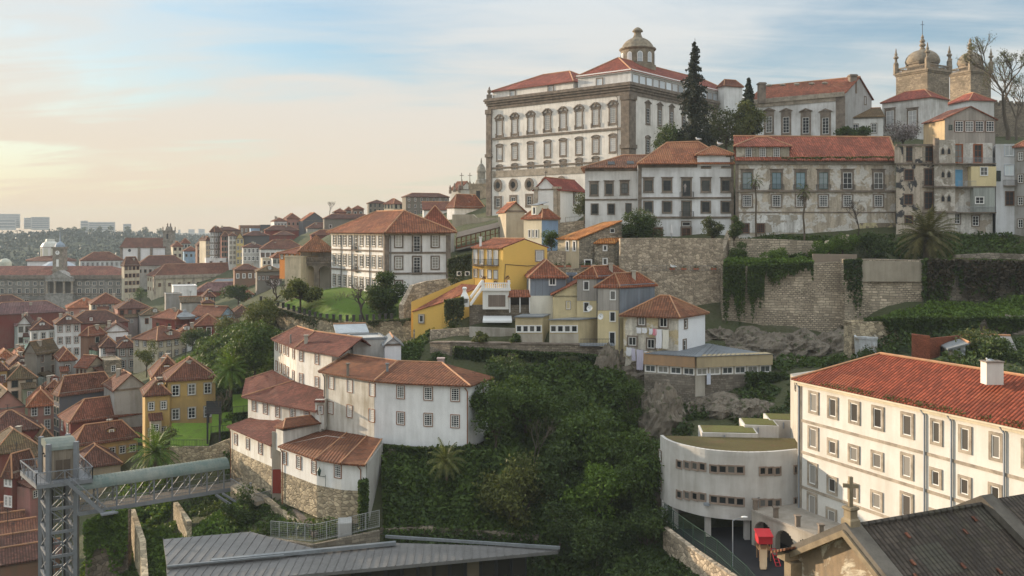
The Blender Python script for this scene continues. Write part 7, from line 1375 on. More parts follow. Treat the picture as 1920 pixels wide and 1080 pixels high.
# ================================================================== the lower town and the far hillside
WC=dict(w=(0.74,0.74,0.73),c=(0.60,0.53,0.40),o=(0.50,0.33,0.12),r=(0.19,0.045,0.035),g=(0.34,0.33,0.31),s=(0.10,0.10,0.11),p=(0.40,0.20,0.155),b=(0.30,0.43,0.56),n=(0.22,0.12,0.08),y=(0.58,0.45,0.18),t=(0.38,0.31,0.22),d=(0.22,0.20,0.17),k=(0.46,0.45,0.42))
RC=dict(a=TILE,b=TILE2,c=TILED,m=(0.17,0.10,0.05),o=(0.38,0.115,0.05),v=(0.24,0.11,0.10),z=(0.2,0.21,0.22))
def town():
 rows=[('ochre villa main block with white balcony doors and a red hipped roof','o','a',None,314,404,150,711,800,3.0,'hip',4,8,(3,2),None),('lower left block of the ochre villa with four small windows and its own red roof','o','a',None,272,318,147.5,738,836,1.9,'hip',4,6,(2,2),None),('rear block of the ochre villa with a pointed red roof and finial','o','a',None,287,345,157,704,760,3.0,'hip',4,8,(2,1),None),('tall house with a blank slate black side, narrow sunlit front and red hipped roof','s','a',101,112,214,168,736,830,2.8,'hip',18,None,None,(2,4)),('blue grey sided house with a red roof joined to the slate black house','g','a',None,214.5,276,165,730,775,2.6,'hip1',12,9,None,None),('dark red sided house with a wide red roof beside the ochre villa','r','b',112,132,272,160,789,860,3.0,'hip',14,None,None,(2,2)),('ochre house with black shuttered windows under a broad brown red tiled roof','o','a',128,140,258,154,832,880,2.6,'hip',12,None,(6,1),None),('low dirty ochre house with a red hipped roof beside the bushes above the walkway','t','c',None,140,226,148,876,905,2.6,'hip',6,8,None,None),('dark red rendered house over a stone storey with white shutters, behind the lift tower','r','c',8,23,68,141,884,960,2.6,'hip',40,None,(1,2),(2,2)),('long dark red wall house with a faded brown roof at the left edge','r','c',None,-30,74,162,812,850,2.9,'hip',4,9,None,None),('dark red house with an old mossy roof and an aerial, left of the lift cabin','r','m',None,-12,76,151,849,880,3.0,'hip',10,9,None,None),('small ochre house with a mossy brown roof squeezed beside the pink front','o','m',None,74,100,164,822,860,1.6,'hip',10,6,(2,1),None),('lowest red brown lean-to roof in the bottom left row','n','c',None,-30,112,119,1066,1100,0.8,'shed',0,4,None,None),('second lowest red brown lean-to roof in the bottom left row','n','c',None,-30,82,125,1040,1090,0.8,'shed',0,4,None,None),('third red brown lean-to roof from the bottom at the left edge','n','a',None,-30,66,130,1013,1070,0.8,'shed',0,4,None,None),('fourth and narrow red brown lean-to roof from the bottom at the left edge','n','a',None,-30,44,135,990,1040,0.7,'shed',0,3,None,None),('short topmost lean-to roof of the bottom left row, against the stone storey','n','a',None,-30,24,139,968,1020,0.7,'shed',0,3,None,None),('salmon house with a mossy green roof and dormers at the left edge','p','m',None,-20,47,172,767,815,3.4,'gable',8,9,(3,1),None),('pink house with a bright orange red hipped roof and shuttered windows','p','o',None,52,101,174,759,812,2.6,'hip',0,8,(2,2),None),('cream house with a mossy bell shaped roof and dark corner windows','c','m',None,14,68,187,710,752,2.4,'hip',6,9,(2,2),None),('small bright orange house with a white framed window at the left edge','o','c',None,-14,13.5,186,692,730,1.5,'hip',0,7,(2,1),None),('grey house with a patched sagging roof behind the cream mossy roofed house','d','c',None,12,62,198,689,712,2.2,'hip',6,8,None,None),('tall crumbling grey house with a white sunlit gable wall and mossy roof','d','m',46,69,108,198,661,735,2.4,'gable',50,None,(2,3),None),('slate grey faced house with one white window next to the crumbling grey house','g','b',None,112,142,194,673,710,1.8,'hip',6,9,(1,1),None),('small cream fronted house with red shutters and a rough stone gable side','t','b',142,164,197,190,687,715,2.0,'gable',42,None,None,(3,1)),('roofless rough stone ruin beside the cream fronted gabled house','t',None,None,197,228,191,678,706,0,'flat',10,7,(1,1),None),('orange tiled house with little chimneys at the left edge','p','o',None,-14,36,210,679,700,2.4,'hip',4,9,None,None),('low orange tiled roof behind the white sunlit gable','c','o',None,28,52,216,668,690,1.8,'hip',4,9,None,None),('small red lean-to house below the crumbling grey house','p','b',None,88,116,186,725,745,1.2,'hip',6,5,None,None),('tall white gabled house with iron balconies at the left of the town','w','c',None,33,58,258,608,668,2.4,'gable',-4,12,(2,3),None),('white house with a small balcony and red roof next to the tall white gable','w','c',None,58,104,254,617,672,2.4,'hip',6,9,(3,2),None),('white house with a dark timber gallery and blue tiled balcony','w','c',None,105,151,252,606,672,2.2,'hip',4,9,(3,3),None),('wide red roof with a row of dormers behind the timber gallery house','r','c',None,125,240,268,607,625,3.2,'hip',4,12,None,None),('narrow brown corrugated tower house with a small red hipped top','n','b',151,166,198,226,627,675,1.8,'hip',38,None,(1,2),None),('small white house under a red roof right of the corrugated tower','w','c',None,188,221,222,649,670,2.0,'hip',4,8,(2,1),None),('shabby bluish white house with an enclosed balcony and brown roof','k','c',None,221,256,220,650,695,2.0,'hip',4,8,(2,2),None),('white gabled house front with a half round window below the dormered roof','w','c',None,195,240,246,622,655,2.2,'gable',0,9,None,None),('cream and white corner house with brown framed windows and a red hipped roof','c','a',250,294,352,214,637,676,2.6,'hip',40,None,(4,2),(3,2)),('dark red square block with a white zinc lantern on its flat red roof','r','b',285,329,366,234,597,632,1.9,'hip',38,None,None,(2,1)),('low dark red wing with a red hipped roof right of the lantern block','r','b',None,366,417,230,609,634,2.4,'hip',2,8,(3,1),None),('house with a pale blue gable wall and a long dormer in its red roof','b','b',358,412,440,246,592,622,2.4,'gable',52,None,None,None),('open sided ochre garden house with a broad red roof by the dark hedge','o','b',397,414,463,196,648,672,2.4,'gable',38,None,(3,1),None),('small low white house with a red lean-to roof before the lantern block','w','b',None,333,372,222,625,645,1.5,'hip',4,6,None,None),('cream five window house with a glazed attic and orange red roof','c','b',None,171,230,300,569,598,3.2,'hip',4,10,(6,2),None),('red brown house with white windows and a mossy hipped roof','p','c',None,221,281,288,578,612,2.6,'hip',8,10,(4,2),None),('grey stepped house with a concrete wall right of the red brown house','k','m',None,264,308,284,590,615,1.8,'hip',6,9,(2,1),None),('low house with a spreading orange red roof below the clock tower palace','p','o',None,126,195,322,577,600,3.0,'hip',2,12,(4,1),None),('huge dark red warehouse with a long faded roof at the left edge','r','v',None,-30,126,294,590,650,3.4,'hip',4,12,None,None),('low red roofed shed row in front of the clock tower palace','r','c',None,-20,46,345,568,590,2.6,'hip',2,9,None,None),('tall raw grey concrete wall block in the middle of the town','g',None,None,311,341,300,552,592,0,'flat',4,6,None,None),('house wrapped in white scaffold sheeting behind the grey concrete block','w',None,None,325,369,312,537,570,0,'flat',4,8,None,None),('long blank buff wall block with a mossy top','k','m',None,340,380,290,568,592,1.4,'shed',4,6,None,None),('little dark house with two white windows and a pointed red roof','s','c',None,381,403,286,555,568,1.8,'hip',4,6,(2,1),None),('little ochre house with pale blue windows under the dark house','o','c',None,379,401,280,567,590,0.9,'hip',2,5,(3,1),None),('long market hall with a purplish red roof and dark red walls','r','v',None,366,492,332,546,575,3.0,'hip',2,10,(9,1),None),('long low hall with a dull grey roof behind the market hall','k','z',None,390,540,352,535,552,2.4,'hip',2,8,None,None),('small white house with a red roof beside the round tree near the market','w','b',None,449,475,300,551,566,1.6,'hip',4,7,(2,1),None),('group of red roofs with red chimneys right of the blue gable','p','c',None,432,478,262,590,616,2.4,'hip',4,9,(3,1),None),('long yellow classical building with grey stone bays and large windows','c','a',276,290,530,402,517,552,5.0,'hip',14,None,(14,1),(3,2)),('cream four storey block with grey shutters at a street corner','c','c',228,233,262,414,496,552,3.6,'hip',20,None,(4,4),None),('pale long house with a deep red roof behind the yellow classical building','k','c',None,258,352,430,497,520,4.4,'hip',4,12,(10,1),None),('long white monastery with a big red roof left of the church','w','a',None,151,232,470,488,520,4.2,'hip',2,14,(9,2),None),('white flat roofed house with a roof terrace in front of the church','w',None,None,299,348,440,491,515,0,'flat',4,8,(4,1),None),('house with two white painted roof slopes right of the yellow building','w',None,None,386,424,425,485,503,0,'flat',4,8,(2,1),None),('small cream house right of the church tower','c','b',None,324,342,500,461,485,2.6,'hip',6,10,(2,2),None),('small dark house with white windows behind the church tower','g','b',None,340,357,510,455,480,2.6,'hip',4,10,(3,2),None),('tiny blue house with a red roof right of the church tower','b','b',None,345,372,480,470,488,2.4,'hip',4,8,(3,1),None),('brown timbered house on the slope left of the tall tenements','n','c',None,370,387,455,459,485,2.4,'hip',6,9,(2,2),None),('narrow cream tenement at the left end of the tall hillside row','c','c',None,386,395,440,449,490,1.6,'hip',20,9,(2,4),None),('tall brown grey tenement with balconies in the hillside row','d','c',394,402,416,432,433,490,2.2,'hip',45,None,(2,5),(2,5)),('faded pink tenement in the tall hillside row','p','c',None,415,430,428,442,493,2.2,'hip',6,10,(3,5),None),('slim white tenement with pairs of small windows in the hillside row','w','c',None,429.5,443,424,441,497,1.2,'hip',6,10,(2,6),None),('slim yellow gabled tenement with a pale blue glazed bay','y','c',None,443,456.5,420,446,497,2.4,'gable',-2,12,(2,4),None),('broad dark grey party wall block right of the yellow gabled tenement','s','c',None,457,505,428,441,475,2.0,'hip',4,10,None,None),('red roof crowning the tenement row on the skyline','n','c',None,402,450,452,431,450,1.6,'hip',4,10,(3,1),None),('flat brown apartment house with a white terrace on the skyline','n',None,None,450,489,470,423,440,0,'flat',4,10,(5,1),None),('dark flat roofed house with a white roof room on the skyline','s',None,None,489,507,472,422,440,0,'flat',4,10,(2,1),None),('light blue rendered upper floor below the skyline terrace','b',None,None,470,487,455,429,445,0,'flat',4,8,(2,1),None),('small white house with a balustrade and red hipped roof high on the hill','w','b',None,514,538,465,414,430,1.7,'hip',10,9,(4,1),None),('red brown house with an overhanging roof right of the balustraded house','p','b',None,538,562,470,409,430,2.8,'hip',10,11,(3,1),None),('big dark grey gabled house with a sunlit orange roof edge on the hilltop','s','o',560,568,611,460,413,445,4.2,'gable',12,None,(4,1),None),('long red roof with skylights below the hilltop gable','r','c',None,497,560,445,431,450,2.2,'hip',4,9,None,None),('dark red house with a grey rendered lower wall on the slope','r','c',None,515,552,428,440,462,1.8,'hip',4,9,(3,1),None),('long blue grey wall house with a red roof below the hilltop gable','k','c',None,576,626,440,427,450,2.6,'hip',4,9,None,None),('red dormered house with white dormer windows left of the large white house','r','b',None,584,640,400,440,475,2.2,'hip',4,9,(4,1),None),('long white house with a wide smooth red roof across the slope','w','a',None,488,572,378,466,490,3.6,'hip',3,12,(9,1),None),('ramshackle white and grey house cluster under the dark party wall','k','c',None,456,494,385,463,492,1.6,'hip',4,8,(5,2),None),('white house with a bright red roof in front of the long white house','w','b',None,511,536,335,482,515,1.8,'hip',6,8,(3,2),None),('pale cream cube house left of the white house with a bright red roof','c',None,None,492,508,340,485,515,0,'flat',6,6,(2,2),None),('grey windowed row house with a dark roof left of the raw ochre block','d','m',None,482,528,300,508,535,1.6,'hip',4,8,(6,1),None),('brown roofed houses step below the ochre block','n','c',None,440,486,330,505,530,1.8,'hip',4,8,(4,1),None),('dark gabled house on the skyline left of the cream skyline house','d','c',None,691,724,400,380,400,1.4,'hip',4,9,(4,2),None),('cream sunlit house with a red roof on the skyline','c','b',720,738,756,386,381,404,2.2,'hip',42,None,(2,2),(3,2)),('large weathered grey house with many windows and a flat red roof on the skyline','d','c',754,761,842,370,368,404,1.6,'hip',12,None,(7,3),None),('small dark red house with a red roof on the skyline','r','b',None,626,649,430,397,412,1.6,'hip',4,8,(2,1),None),('light blue small house below the dark red skyline house','b','c',None,620,650,420,405,420,1.2,'hip',4,8,(3,1),None),('little grey house with a red roof between the skyline houses','g','b',None,648,661,440,393,410,1.4,'hip',4,8,(1,1),None),('brown house with a red roof right of the little grey skyline house','n','b',None,661,682,430,391,410,1.6,'hip',4,8,(2,1),None),('brown house with chimneys stepping down behind the large white house','d','c',None,608,700,410,409,440,2.0,'hip',4,8,(4,1),None),('white lean-to house wall left of the palace foot','w','b',None,794,851,312,394,425,3.0,'shed',2,8,None,None),('white house with a deep red hipped roof and skylight beside the palace corner','w','b',838,852,908,290,386,420,4.0,'hip',30,None,None,None),]
 rs=random.Random(11)
 for i,(lab,wc,rc,xl,xn,xr,d,ye,yb,rh,kind,rel,dep,wr,wl)in enumerate(rows):
  wcol=WC[wc];k=rs.uniform(0.88,1.1);wcol=tuple(round(min(0.8,c*k),3)for c in wcol);far=d>280
  wm=rubble(wcol,1.6,0.4)if 'stone ruin' in lab else(boards(wcol,0.5)if 'corrugated' in lab else stucco(wcol,0.5 if wc in 'dgkn' else 0.35));rm=None
  if rc:rcol=RC[rc];k=rs.uniform(0.9,1.12);rm=metal_roof(rcol)if rc=='z' else tiles(tuple(round(c*k,3)for c in rcol),0.45 if rc=='m' else 0.2,0.36 if not far else 0.5)
  ch=[]if kind in('flat','shed')or rs.random()<0.35 else[(rs.uniform(0.2,0.8),rs.choice((0.35,0.6)),rs.uniform(0.8,1.4))]
  if rs.random()<0.35 and ch:ch.append((rs.uniform(0.2,0.8),0.5,1.0))
  along={'gable':None}.get(kind,None)
  if lab.startswith(('tall white gabled','slim yellow gabled','white gabled house front','big dark grey gabled')):along=2
  if lab.startswith('house with a pale blue gable'):along=2
  if lab.startswith(('tall crumbling',)):along=1
  if lab.startswith('small cream fronted'):along=2
  r=house('house',lab,'house',wm,rm,xl,xn,xr,d,ye,yb,rh,kind,rel,dep,wr=wr,wl=wl,chim=ch,along=along,over=0.35,wsize=(rs.choice((0.9,1.05,1.2)),rs.choice((1.35,1.6,1.85))),sur=rs.choice((M_gran_l,M_gran_l,M_gran,M_frame,M_brownwood)),sm=rs.choice((M_frame,M_frame,M_frame,M_green,M_brownwood)),grid=(2,3)if d<240 else(2,2),drop=6)
  if d<300 and kind!='flat' and rs.random()<0.5:
   q=r['_q'];x=(q[0]+q[6])/2+rs.uniform(-1,1);y=(q[1]+q[7])/2;z=Zat(ye,d)+rh*0.7;m=MB();h=rs.uniform(1.8,3.2);m.bar(Vector((x,y,z)),Vector((x,y,z+h)),0.06);[m.bar(Vector((x-0.5+0.1*k,y,z+h-0.25*k)),Vector((x+0.5-0.1*k,y,z+h-0.25*k)),0.04)for k in range(3)];m.build('aerial',M_iron,r)
  if d<330 and kind in('hip','gable')and rm is not None and 'stone ruin' not in lab and rs.random()<0.62:
   q=[Vector(r['_q'][k:k+3])for k in(0,3,6,9)];fc=F(q[0],q[1]);ze,zb=Zat(ye,d),Zat(yb,d);w=min(fc.L*0.45,rs.uniform(2.6,4.2));u=rs.uniform(0,fc.L-w);h=zb+(ze-zb)*rs.uniform(0.35,0.62);dp=rs.uniform(1.6,2.8);am=stucco(tuple(round(c_*rs.uniform(0.75,1.1),2)for c_ in WC[rs.choice('wctgkp')]),0.5);m=MB();m.obb(fc.pt(u,zb-6,0),fc.t*w,fc.n*dp,(0,0,h-zb+6));an=m.build('annex',am,r);roof(an,[[fc.pt(u-0.25,h+0.1,dp+0.3),fc.pt(u+w+0.25,h+0.1,dp+0.3),fc.pt(u+w+0.25,h+0.95,0.02),fc.pt(u-0.25,h+0.95,0.02)]],rm if rs.random()<0.6 else tiles(rs.choice((TILE,TILED,RC['m'])),0.3,0.36),0.12);fa=F(fc.pt(u,0,dp),fc.pt(u+w,0,dp));window(r,fa,w/2,h-1.2,0.9,1.2,surw=0.1,sur=M_gran_l)
  if d<330 and kind=='hip' and rm is not None and rs.random()<0.4:
   q=[Vector(r['_q'][k:k+3])for k in(0,3,6,9)];fc=F(q[0],q[1]);ze=Zat(ye,d);u=fc.L*rs.uniform(0.35,0.65);m=MB();m.obb(fc.pt(u-0.7,ze+0.1,-1.0),fc.t*1.4,-fc.n*2.2,(0,0,1.45));dm=m.build('dormer',wm,r);roof(dm,[[fc.pt(u-0.9,ze+1.5,-0.8),fc.pt(u,ze+2.0,-0.8),fc.pt(u,ze+2.0,-3.2),fc.pt(u-0.9,ze+1.5,-3.2)],[fc.pt(u,ze+2.0,-0.8),fc.pt(u+0.9,ze+1.5,-0.8),fc.pt(u+0.9,ze+1.5,-3.2),fc.pt(u,ze+2.0,-3.2)]],rm,0.1);window(r,fc,u,ze+0.95,0.7,0.9,surw=0.08,sur=M_frame,out=-1.0)
  if 'long yellow classical' in lab:
   q=r['_q'];fc=F(q[0:3],q[3:6]);ze=Zat(ye,d)
   for k in range(15):m=MB();m.obb(fc.pt(fc.L*k/14-0.5,ze-9,-0.1),fc.t*1.0,fc.n*0.35,(0,0,8.5));m.build('pilaster',M_gran_l,r)
   band(r,fc,ze-0.7,1.6,0.5,M_gran_l,'cornice')
  if 'lantern block' not in lab and 'zinc lantern' in lab:
   c=P(347,590,237);m=MB();m.lathe((c.x,c.y,c.z-1.0),[(2.6,0),(2.6,0.5),(2.8,0.6),(0.7,1.7),(0.5,2.1),(0.1,2.5)],8);m.build('roof_lantern',M_zinc,r)
 d=420;L,N=XY(-60,d),XY(231,d);f=F(L,N);ze,zb=Zat(519,d),Zat(574,d);bk=Vector((0,40,0));root=thing('exchange_palace','long grey granite palace with a pedimented portico, clock tower and red roof','palace',(L.x,L.y,zb));gm=ashlar((0.30,0.285,0.26),2.0,0.8,0.02,0.4)
 m=MB();m.prism([(p.x,p.y)for p in(L,N,N+bk,L+bk)],zb-6,ze);m.build('wall',gm,root);pp,ln=hip_roof([L,N,N+bk*0.5,L+bk*0.5],ze+0.6,4.2,0,1);roof(root,pp,tiles((0.33,0.12,0.08),0.2,0.5));m=MB();m.obb(f.pt(0,ze-1.0,-0.3),f.t*f.L,f.n*1.0,(0,0,1.8));m.build('cornice',M_gran,root);band(root,f,Zat(551,d),0.6,0.5)
 for x in(4,19,36,51,66,79,149,164,177,190,207,222):u,z=f.at(x,531.5);window(root,f,u,z,1.7,1.6,surw=0.3,sur=M_gran_l);u,z=f.at(x,547.5);window(root,f,u,z,1.8,3.2,surw=0.3,sur=M_gran_l)
 for x in(8,50,98,115,131,160,200):u,z=f.at(x,568);window(root,f,u,z,2.2,3.4,surw=0.3,glassm=M_iron)
 u0,u1=f.u(90),f.u(141);po=MB();po.obb(f.pt(u0,Zat(552,d),0),f.t*(u1-u0),f.n*2.6,(0,0,0.6));po.obb(f.pt(u0,Zat(527,d),0),f.t*(u1-u0),f.n*2.6,(0,0,2.2));um=(u0+u1)/2;zt=Zat(521,d);n=len(po.v)
 po.obb(f.pt(u0,zb-4,0),f.t*(u1-u0),f.n*2.5,(0,0,Zat(552,d)-zb+3.9))
 for o_ in(2.8,-3):po.v+=[tuple(f.pt(u0,zt,o_)),tuple(f.pt(u1,zt,o_)),tuple(f.pt(um,zt+3.6,o_))]
 n=len(po.v)-6;po.f+=[(n,n+1,n+2),(n+3,n+5,n+4),(n,n+2,n+5,n+3),(n+1,n+4,n+5,n+2)];pt=po.build('portico',granite((0.33,0.31,0.28)),root)
 for x in(92,107,124,139):u=f.u(x);p=f.pt(u,Zat(550,d),2.0);m=MB();m.lathe(tuple(p),[(0.75,0),(0.7,0.4),(0.55,0.6),(0.5,5.2),(0.7,5.5),(0.75,6.0)],10);m.build('column',M_gran_l,pt)
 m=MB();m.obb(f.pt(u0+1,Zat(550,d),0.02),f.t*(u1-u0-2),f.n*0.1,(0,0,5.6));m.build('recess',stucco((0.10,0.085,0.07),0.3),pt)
 p=P(112.5,500,424);zt=Zat(462,424);tw=MB();w=2.35;tw.box(p.x-w,p.y-w,zb,p.x+w,p.y+w,zt-1.0);tw.box(p.x-w-0.4,p.y-w-0.4,zt-1.0,p.x+w+0.4,p.y+w+0.4,zt-0.2);tw.box(p.x-w-0.4,p.y-w-0.4,zt-11.5,p.x+w+0.4,p.y+w+0.4,zt-10.8);tt=tw.build('clock_tower',granite((0.30,0.26,0.21)),root)
 m=MB();m.lathe((p.x,p.y,zt-0.2),[(2.3,0),(2.2,0.8),(1.7,1.6),(0.9,2.2),(0.4,2.6),(0.25,4.0),(0.12,7.2)],12);m.build('dome',plain((0.25,0.30,0.36),0.6),tt)
 m=MB();c=Vector((p.x,p.y-w-0.05,zt-3.0));m.poly([c+Vector((1.05*math.cos(t*0.5236),0,1.05*math.sin(t*0.5236)))for t in range(12)]);cf=m.build('clock_face',M_frame,tt,flip=False);m=MB();m.bar(c+Vector((0,-0.05,0)),c+Vector((0,-0.05,0.85)),0.12);m.bar(c+Vector((0,-0.05,0)),c+Vector((-0.5,-0.05,0.25)),0.12);m.build('hands',M_iron,cf)
 m=MB();m.box(p.x-0.6,p.y-w-0.06,zt-9.6,p.x+0.6,p.y-w+0.1,zt-6.2);m.build('window',M_frame,tt)
 c=P(110,500,440);m=MB();m.lathe((c.x,c.y,ze+1.5),[(11.5,0),(10.5,1.0),(4.5,5.0),(0.2,5.6)],8,math.pi/8);m.build('glass_roof',metal_roof((0.36,0.40,0.44),1.5,0.35),root)
 q=[XY(51,455),XY(141,455),XY(141,478),XY(51,478)];rt=thing('museum_house','white house with low red roof and tall white glazed lantern behind the clock tower','building',(q[0].x,q[0].y,Zat(505,455)));z=Zat(488.5,455);m=MB();m.prism([(v.x,v.y)for v in q],zb,z);m.build('wall',stucco((0.72,0.72,0.72),0.2),rt);pp,ln=hip_roof(q,z,3.2,0.8,1);roof(rt,pp,tiles(TILE,0.2,0.5));c=P(94,480,467);m=MB();z=Zat(482,467);m.lathe((c.x,c.y,z-1),[(4.6,0),(4.6,6.2),(4.9,6.4)],8,0.39);la=m.build('lantern',stucco((0.72,0.71,0.66),0.1),rt);m=MB();m.lathe((c.x,c.y,z+5.5),[(4.7,0),(3.6,1.9),(2.2,2.9),(2.1,4.0),(1.9,4.1)],8,0.39);m.build('lantern_roof',metal_roof((0.55,0.54,0.48),1.0),la)
 for i in range(8):
  a=0.39+math.pi*2*(i+0.5)/8;n_=Vector((math.cos(a),math.sin(a),0));t=Vector((-n_.y,n_.x,0));o=c+n_*4.3;m=MB();m.poly([Vector((o.x,o.y,z+zz))+t*x for x,zz in((-1.1,0.5),(1.1,0.5),(1.1,4.6),(-1.1,4.6))]);m.build('window',glass((0.3,0.3,0.25),(0.5,0.48,0.38)),la)
 c=P(10,495,470);o=thing('glass_dome','small pale ribbed glass dome at the left edge of the town','dome',tuple(c));m=MB();m.lathe((c.x,c.y,c.z),[(3.0,-4),(3.0,0),(2.8,1.2),(2.0,2.3),(0.9,2.9),(0.1,3.0)],14);m.build('shell',metal_roof((0.45,0.46,0.38),1.0),o)
 d=520;L,N=XY(226,d),XY(309,d);f=F(L,N);ze=Zat(463,d);zb=Zat(490,d);bk=Vector((0,16,0));root=thing('church','white church nave with a red roof, stone piers and a round window','church',(L.x,L.y,zb));m=MB();m.prism([(p.x,p.y)for p in(L,N,N+bk,L+bk)],zb,ze);m.build('wall',stucco((0.72,0.71,0.72),0.15),root);pp,ln=hip_roof([L,N,N+bk,L+bk],ze,5.4,0.5,1,'gable');roof(root,pp,tiles(TILE,0.2,0.5));m=MB()
 for x in(228,261,284):u=f.u(x);m.obb(f.pt(u-0.7,zb,-0.1),f.t*1.4,f.n*0.6,(0,0,ze-zb))
 m.build('pilaster',M_gran,root);u,z=f.at(243,469.5);p=f.pt(u,z,0.1);m=MB();m.poly([p+Vector((0.9*math.cos(t*0.5236),0,0.9*math.sin(t*0.5236)))for t in range(12)]);m.build('window',M_iron,root,flip=False)
 p=P(317,480,523);zt=Zat(434,523);root=thing('church_tower','stone church bell tower with pinnacles beside the white nave','tower',(p.x,p.y,zb));w=2.6;m=MB();m.box(p.x-w,p.y-w,zb,p.x+w,p.y+w,zt);m.box(p.x-w-0.4,p.y-w-0.4,zt+0.003,p.x+w+0.4,p.y+w+0.4,zt+0.6);m.box(p.x-w-0.3,p.y-w-0.3,zt-5.6,p.x+w+0.3,p.y+w+0.3,zt-5.1);m.build('shaft',granite((0.28,0.25,0.21)),root);m=MB();m.lathe((p.x,p.y,zt+0.6),[(2.3,0),(2.0,1.2),(1.2,2.0),(0.4,2.4)],8);m.build('dome',granite((0.25,0.22,0.18)),root)
 for sx in(-1,1):
  for sy in(-1,1):m=MB();m.lathe((p.x+sx*w,p.y+sy*w,zt+0.6),[(0.4,0),(0.3,1.0),(0.45,1.3),(0.1,2.4)],6);m.build('pinnacle',M_gran,root)
 for x in(-0.9,0.9):m=MB();m.lathe((p.x+x,p.y,zt+2.4),[(0.5,0),(0.35,1.4),(0.5,1.8),(0.1,2.6)],6);m.build('pinnacle',M_gran,root)
 m=MB();m.box(p.x-0.55,p.y-w-0.05,zt-4.4,p.x+0.55,p.y-w+0.1,zt-1.4);m.build('opening',M_iron,root)
 root=house('church','small white church with crosses and pinnacles on the skyline left of the palace','church',stucco((0.72,0.69,0.63),0.2),tiles(TILE2,0.1),845,862,888,330,354,400,3.0,'gable',48,None,along=2);m=MB()
 for x,y,h in((844,352,1.0),(852,349,1.2),(861,350,1.0),(866,344,1.6),(881,344,1.2),(888,346,0.8)):v=P(x,y,330);m.lathe((v.x,v.y,v.z-2.2),[(0.5,0),(0.5,1.4),(0.3,1.6),(0.45,2.2),(0.1,2.2+h)],6)
 m.build('pinnacle',M_gran,root)
 for x in(865.5,881):v=P(x,341,330);m=MB();m.bar(v,v+Vector((0,0,3.4)),0.22);m.bar(v+Vector((-0.8,0,2.4)),v+Vector((0.8,0,2.4)),0.2);m.build('cross',M_gran,root)
 p=P(897,347,322);root=thing('church_tower','squat stone bell tower with a ribbed lantern dome left of the palace corner','tower',(p.x,p.y,p.z-12));m=MB();m.box(p.x-3.2,p.y-2.5,p.z-14,p.x+3.2,p.y+2.5,p.z);m.box(p.x-3.4,p.y-2.7,p.z+0.003,p.x+3.4,p.y+2.7,p.z+0.4);m.build('shaft',granite((0.33,0.28,0.21)),root);m=MB();c=P(902.5,347,322);m.lathe((c.x,c.y,c.z),[(2.4,0),(1.9,1.8),(1.55,2.2),(1.55,4.6),(1.75,4.8),(1.4,6.4),(0.7,7.6),(0.3,8.0),(0.35,8.6),(0.08,10)],10);m.build('dome',granite((0.24,0.23,0.20)),root);m=MB();m.box(p.x-0.7,p.y-2.56,p.z-6,p.x+0.7,p.y-2.4,p.z-2.2);m.build('opening',M_iron,root)
 fm=stucco((0.62,0.60,0.56),0.15)
 for lab,x0,x1,d,yt,yb,fl in(('stepped pale apartment block on the far wooded ridge at the left edge',-12,38,1500,401,424,6),('low pale block below the stepped apartments on the far ridge',-14,30,1480,411,428,3),('white narrow end of the twin slab block on the far ridge',45,58.5,1520,408.5,426,6),('grey slab apartment block on the far ridge, right of the white narrow one',58.5,93,1500,407,428,6),('long pale building with a steep left end among trees on the ridge',151,165,1650,414,434,4),('long low pale building among trees on the far ridge',165,216,1650,416.5,432,4),('small pale house at the end of the far ridge',231,246,1650,420,432,3),('thin tower block far beyond the church tower',326,329.5,2500,430.5,470,14),('second thin tower block far beyond the church tower',334,338.5,2500,430.5,470,14),('wide tower block in the far haze',353,365,2500,430,470,14),('wide tower block in the far haze, next to the hillside tenements',372,384,2500,429.5,470,14),('low pale apartment row under the far bridge',338,362,2450,444,470,8),('low pale apartment row under the far bridge near the tenements',362,396,2440,441,470,8)):
  r=house('apartment_block',lab,'building',fm,None,None,x0,x1,d,yt,yb,0,'flat',0,16,wr=None,drop=3);fc=F(XY(x0,d),XY(x1,d));fc=F(Vector(r['_q'][0:3]),Vector(r['_q'][3:6]));zt,z0=Zat(yt,d),Zat(yb,d)
  for j in range(fl):m=MB();h=(zt-z0)/fl;m.obb(fc.pt(fc.L*0.05,zt-h*(j+0.75),-0.1),fc.t*fc.L*0.9,fc.n*0.3,(0,0,h*0.45));m.build('window_band',stucco((0.33,0.34,0.35),0.1),r)
 o=thing('road_bridge','far concrete road bridge crossing the hazy gap right of the church tower','bridge',tuple(P(360,440,2550)));m=MB();m.bar(P(318,438,2550),P(400,438.5,2550),8,4);m.build('deck',fm,o)
 for x in(330,350,371,390):m=MB();m.bar(P(x,438.5,2550),P(x,470,2550),5);m.build('pier',fm,o)
town()
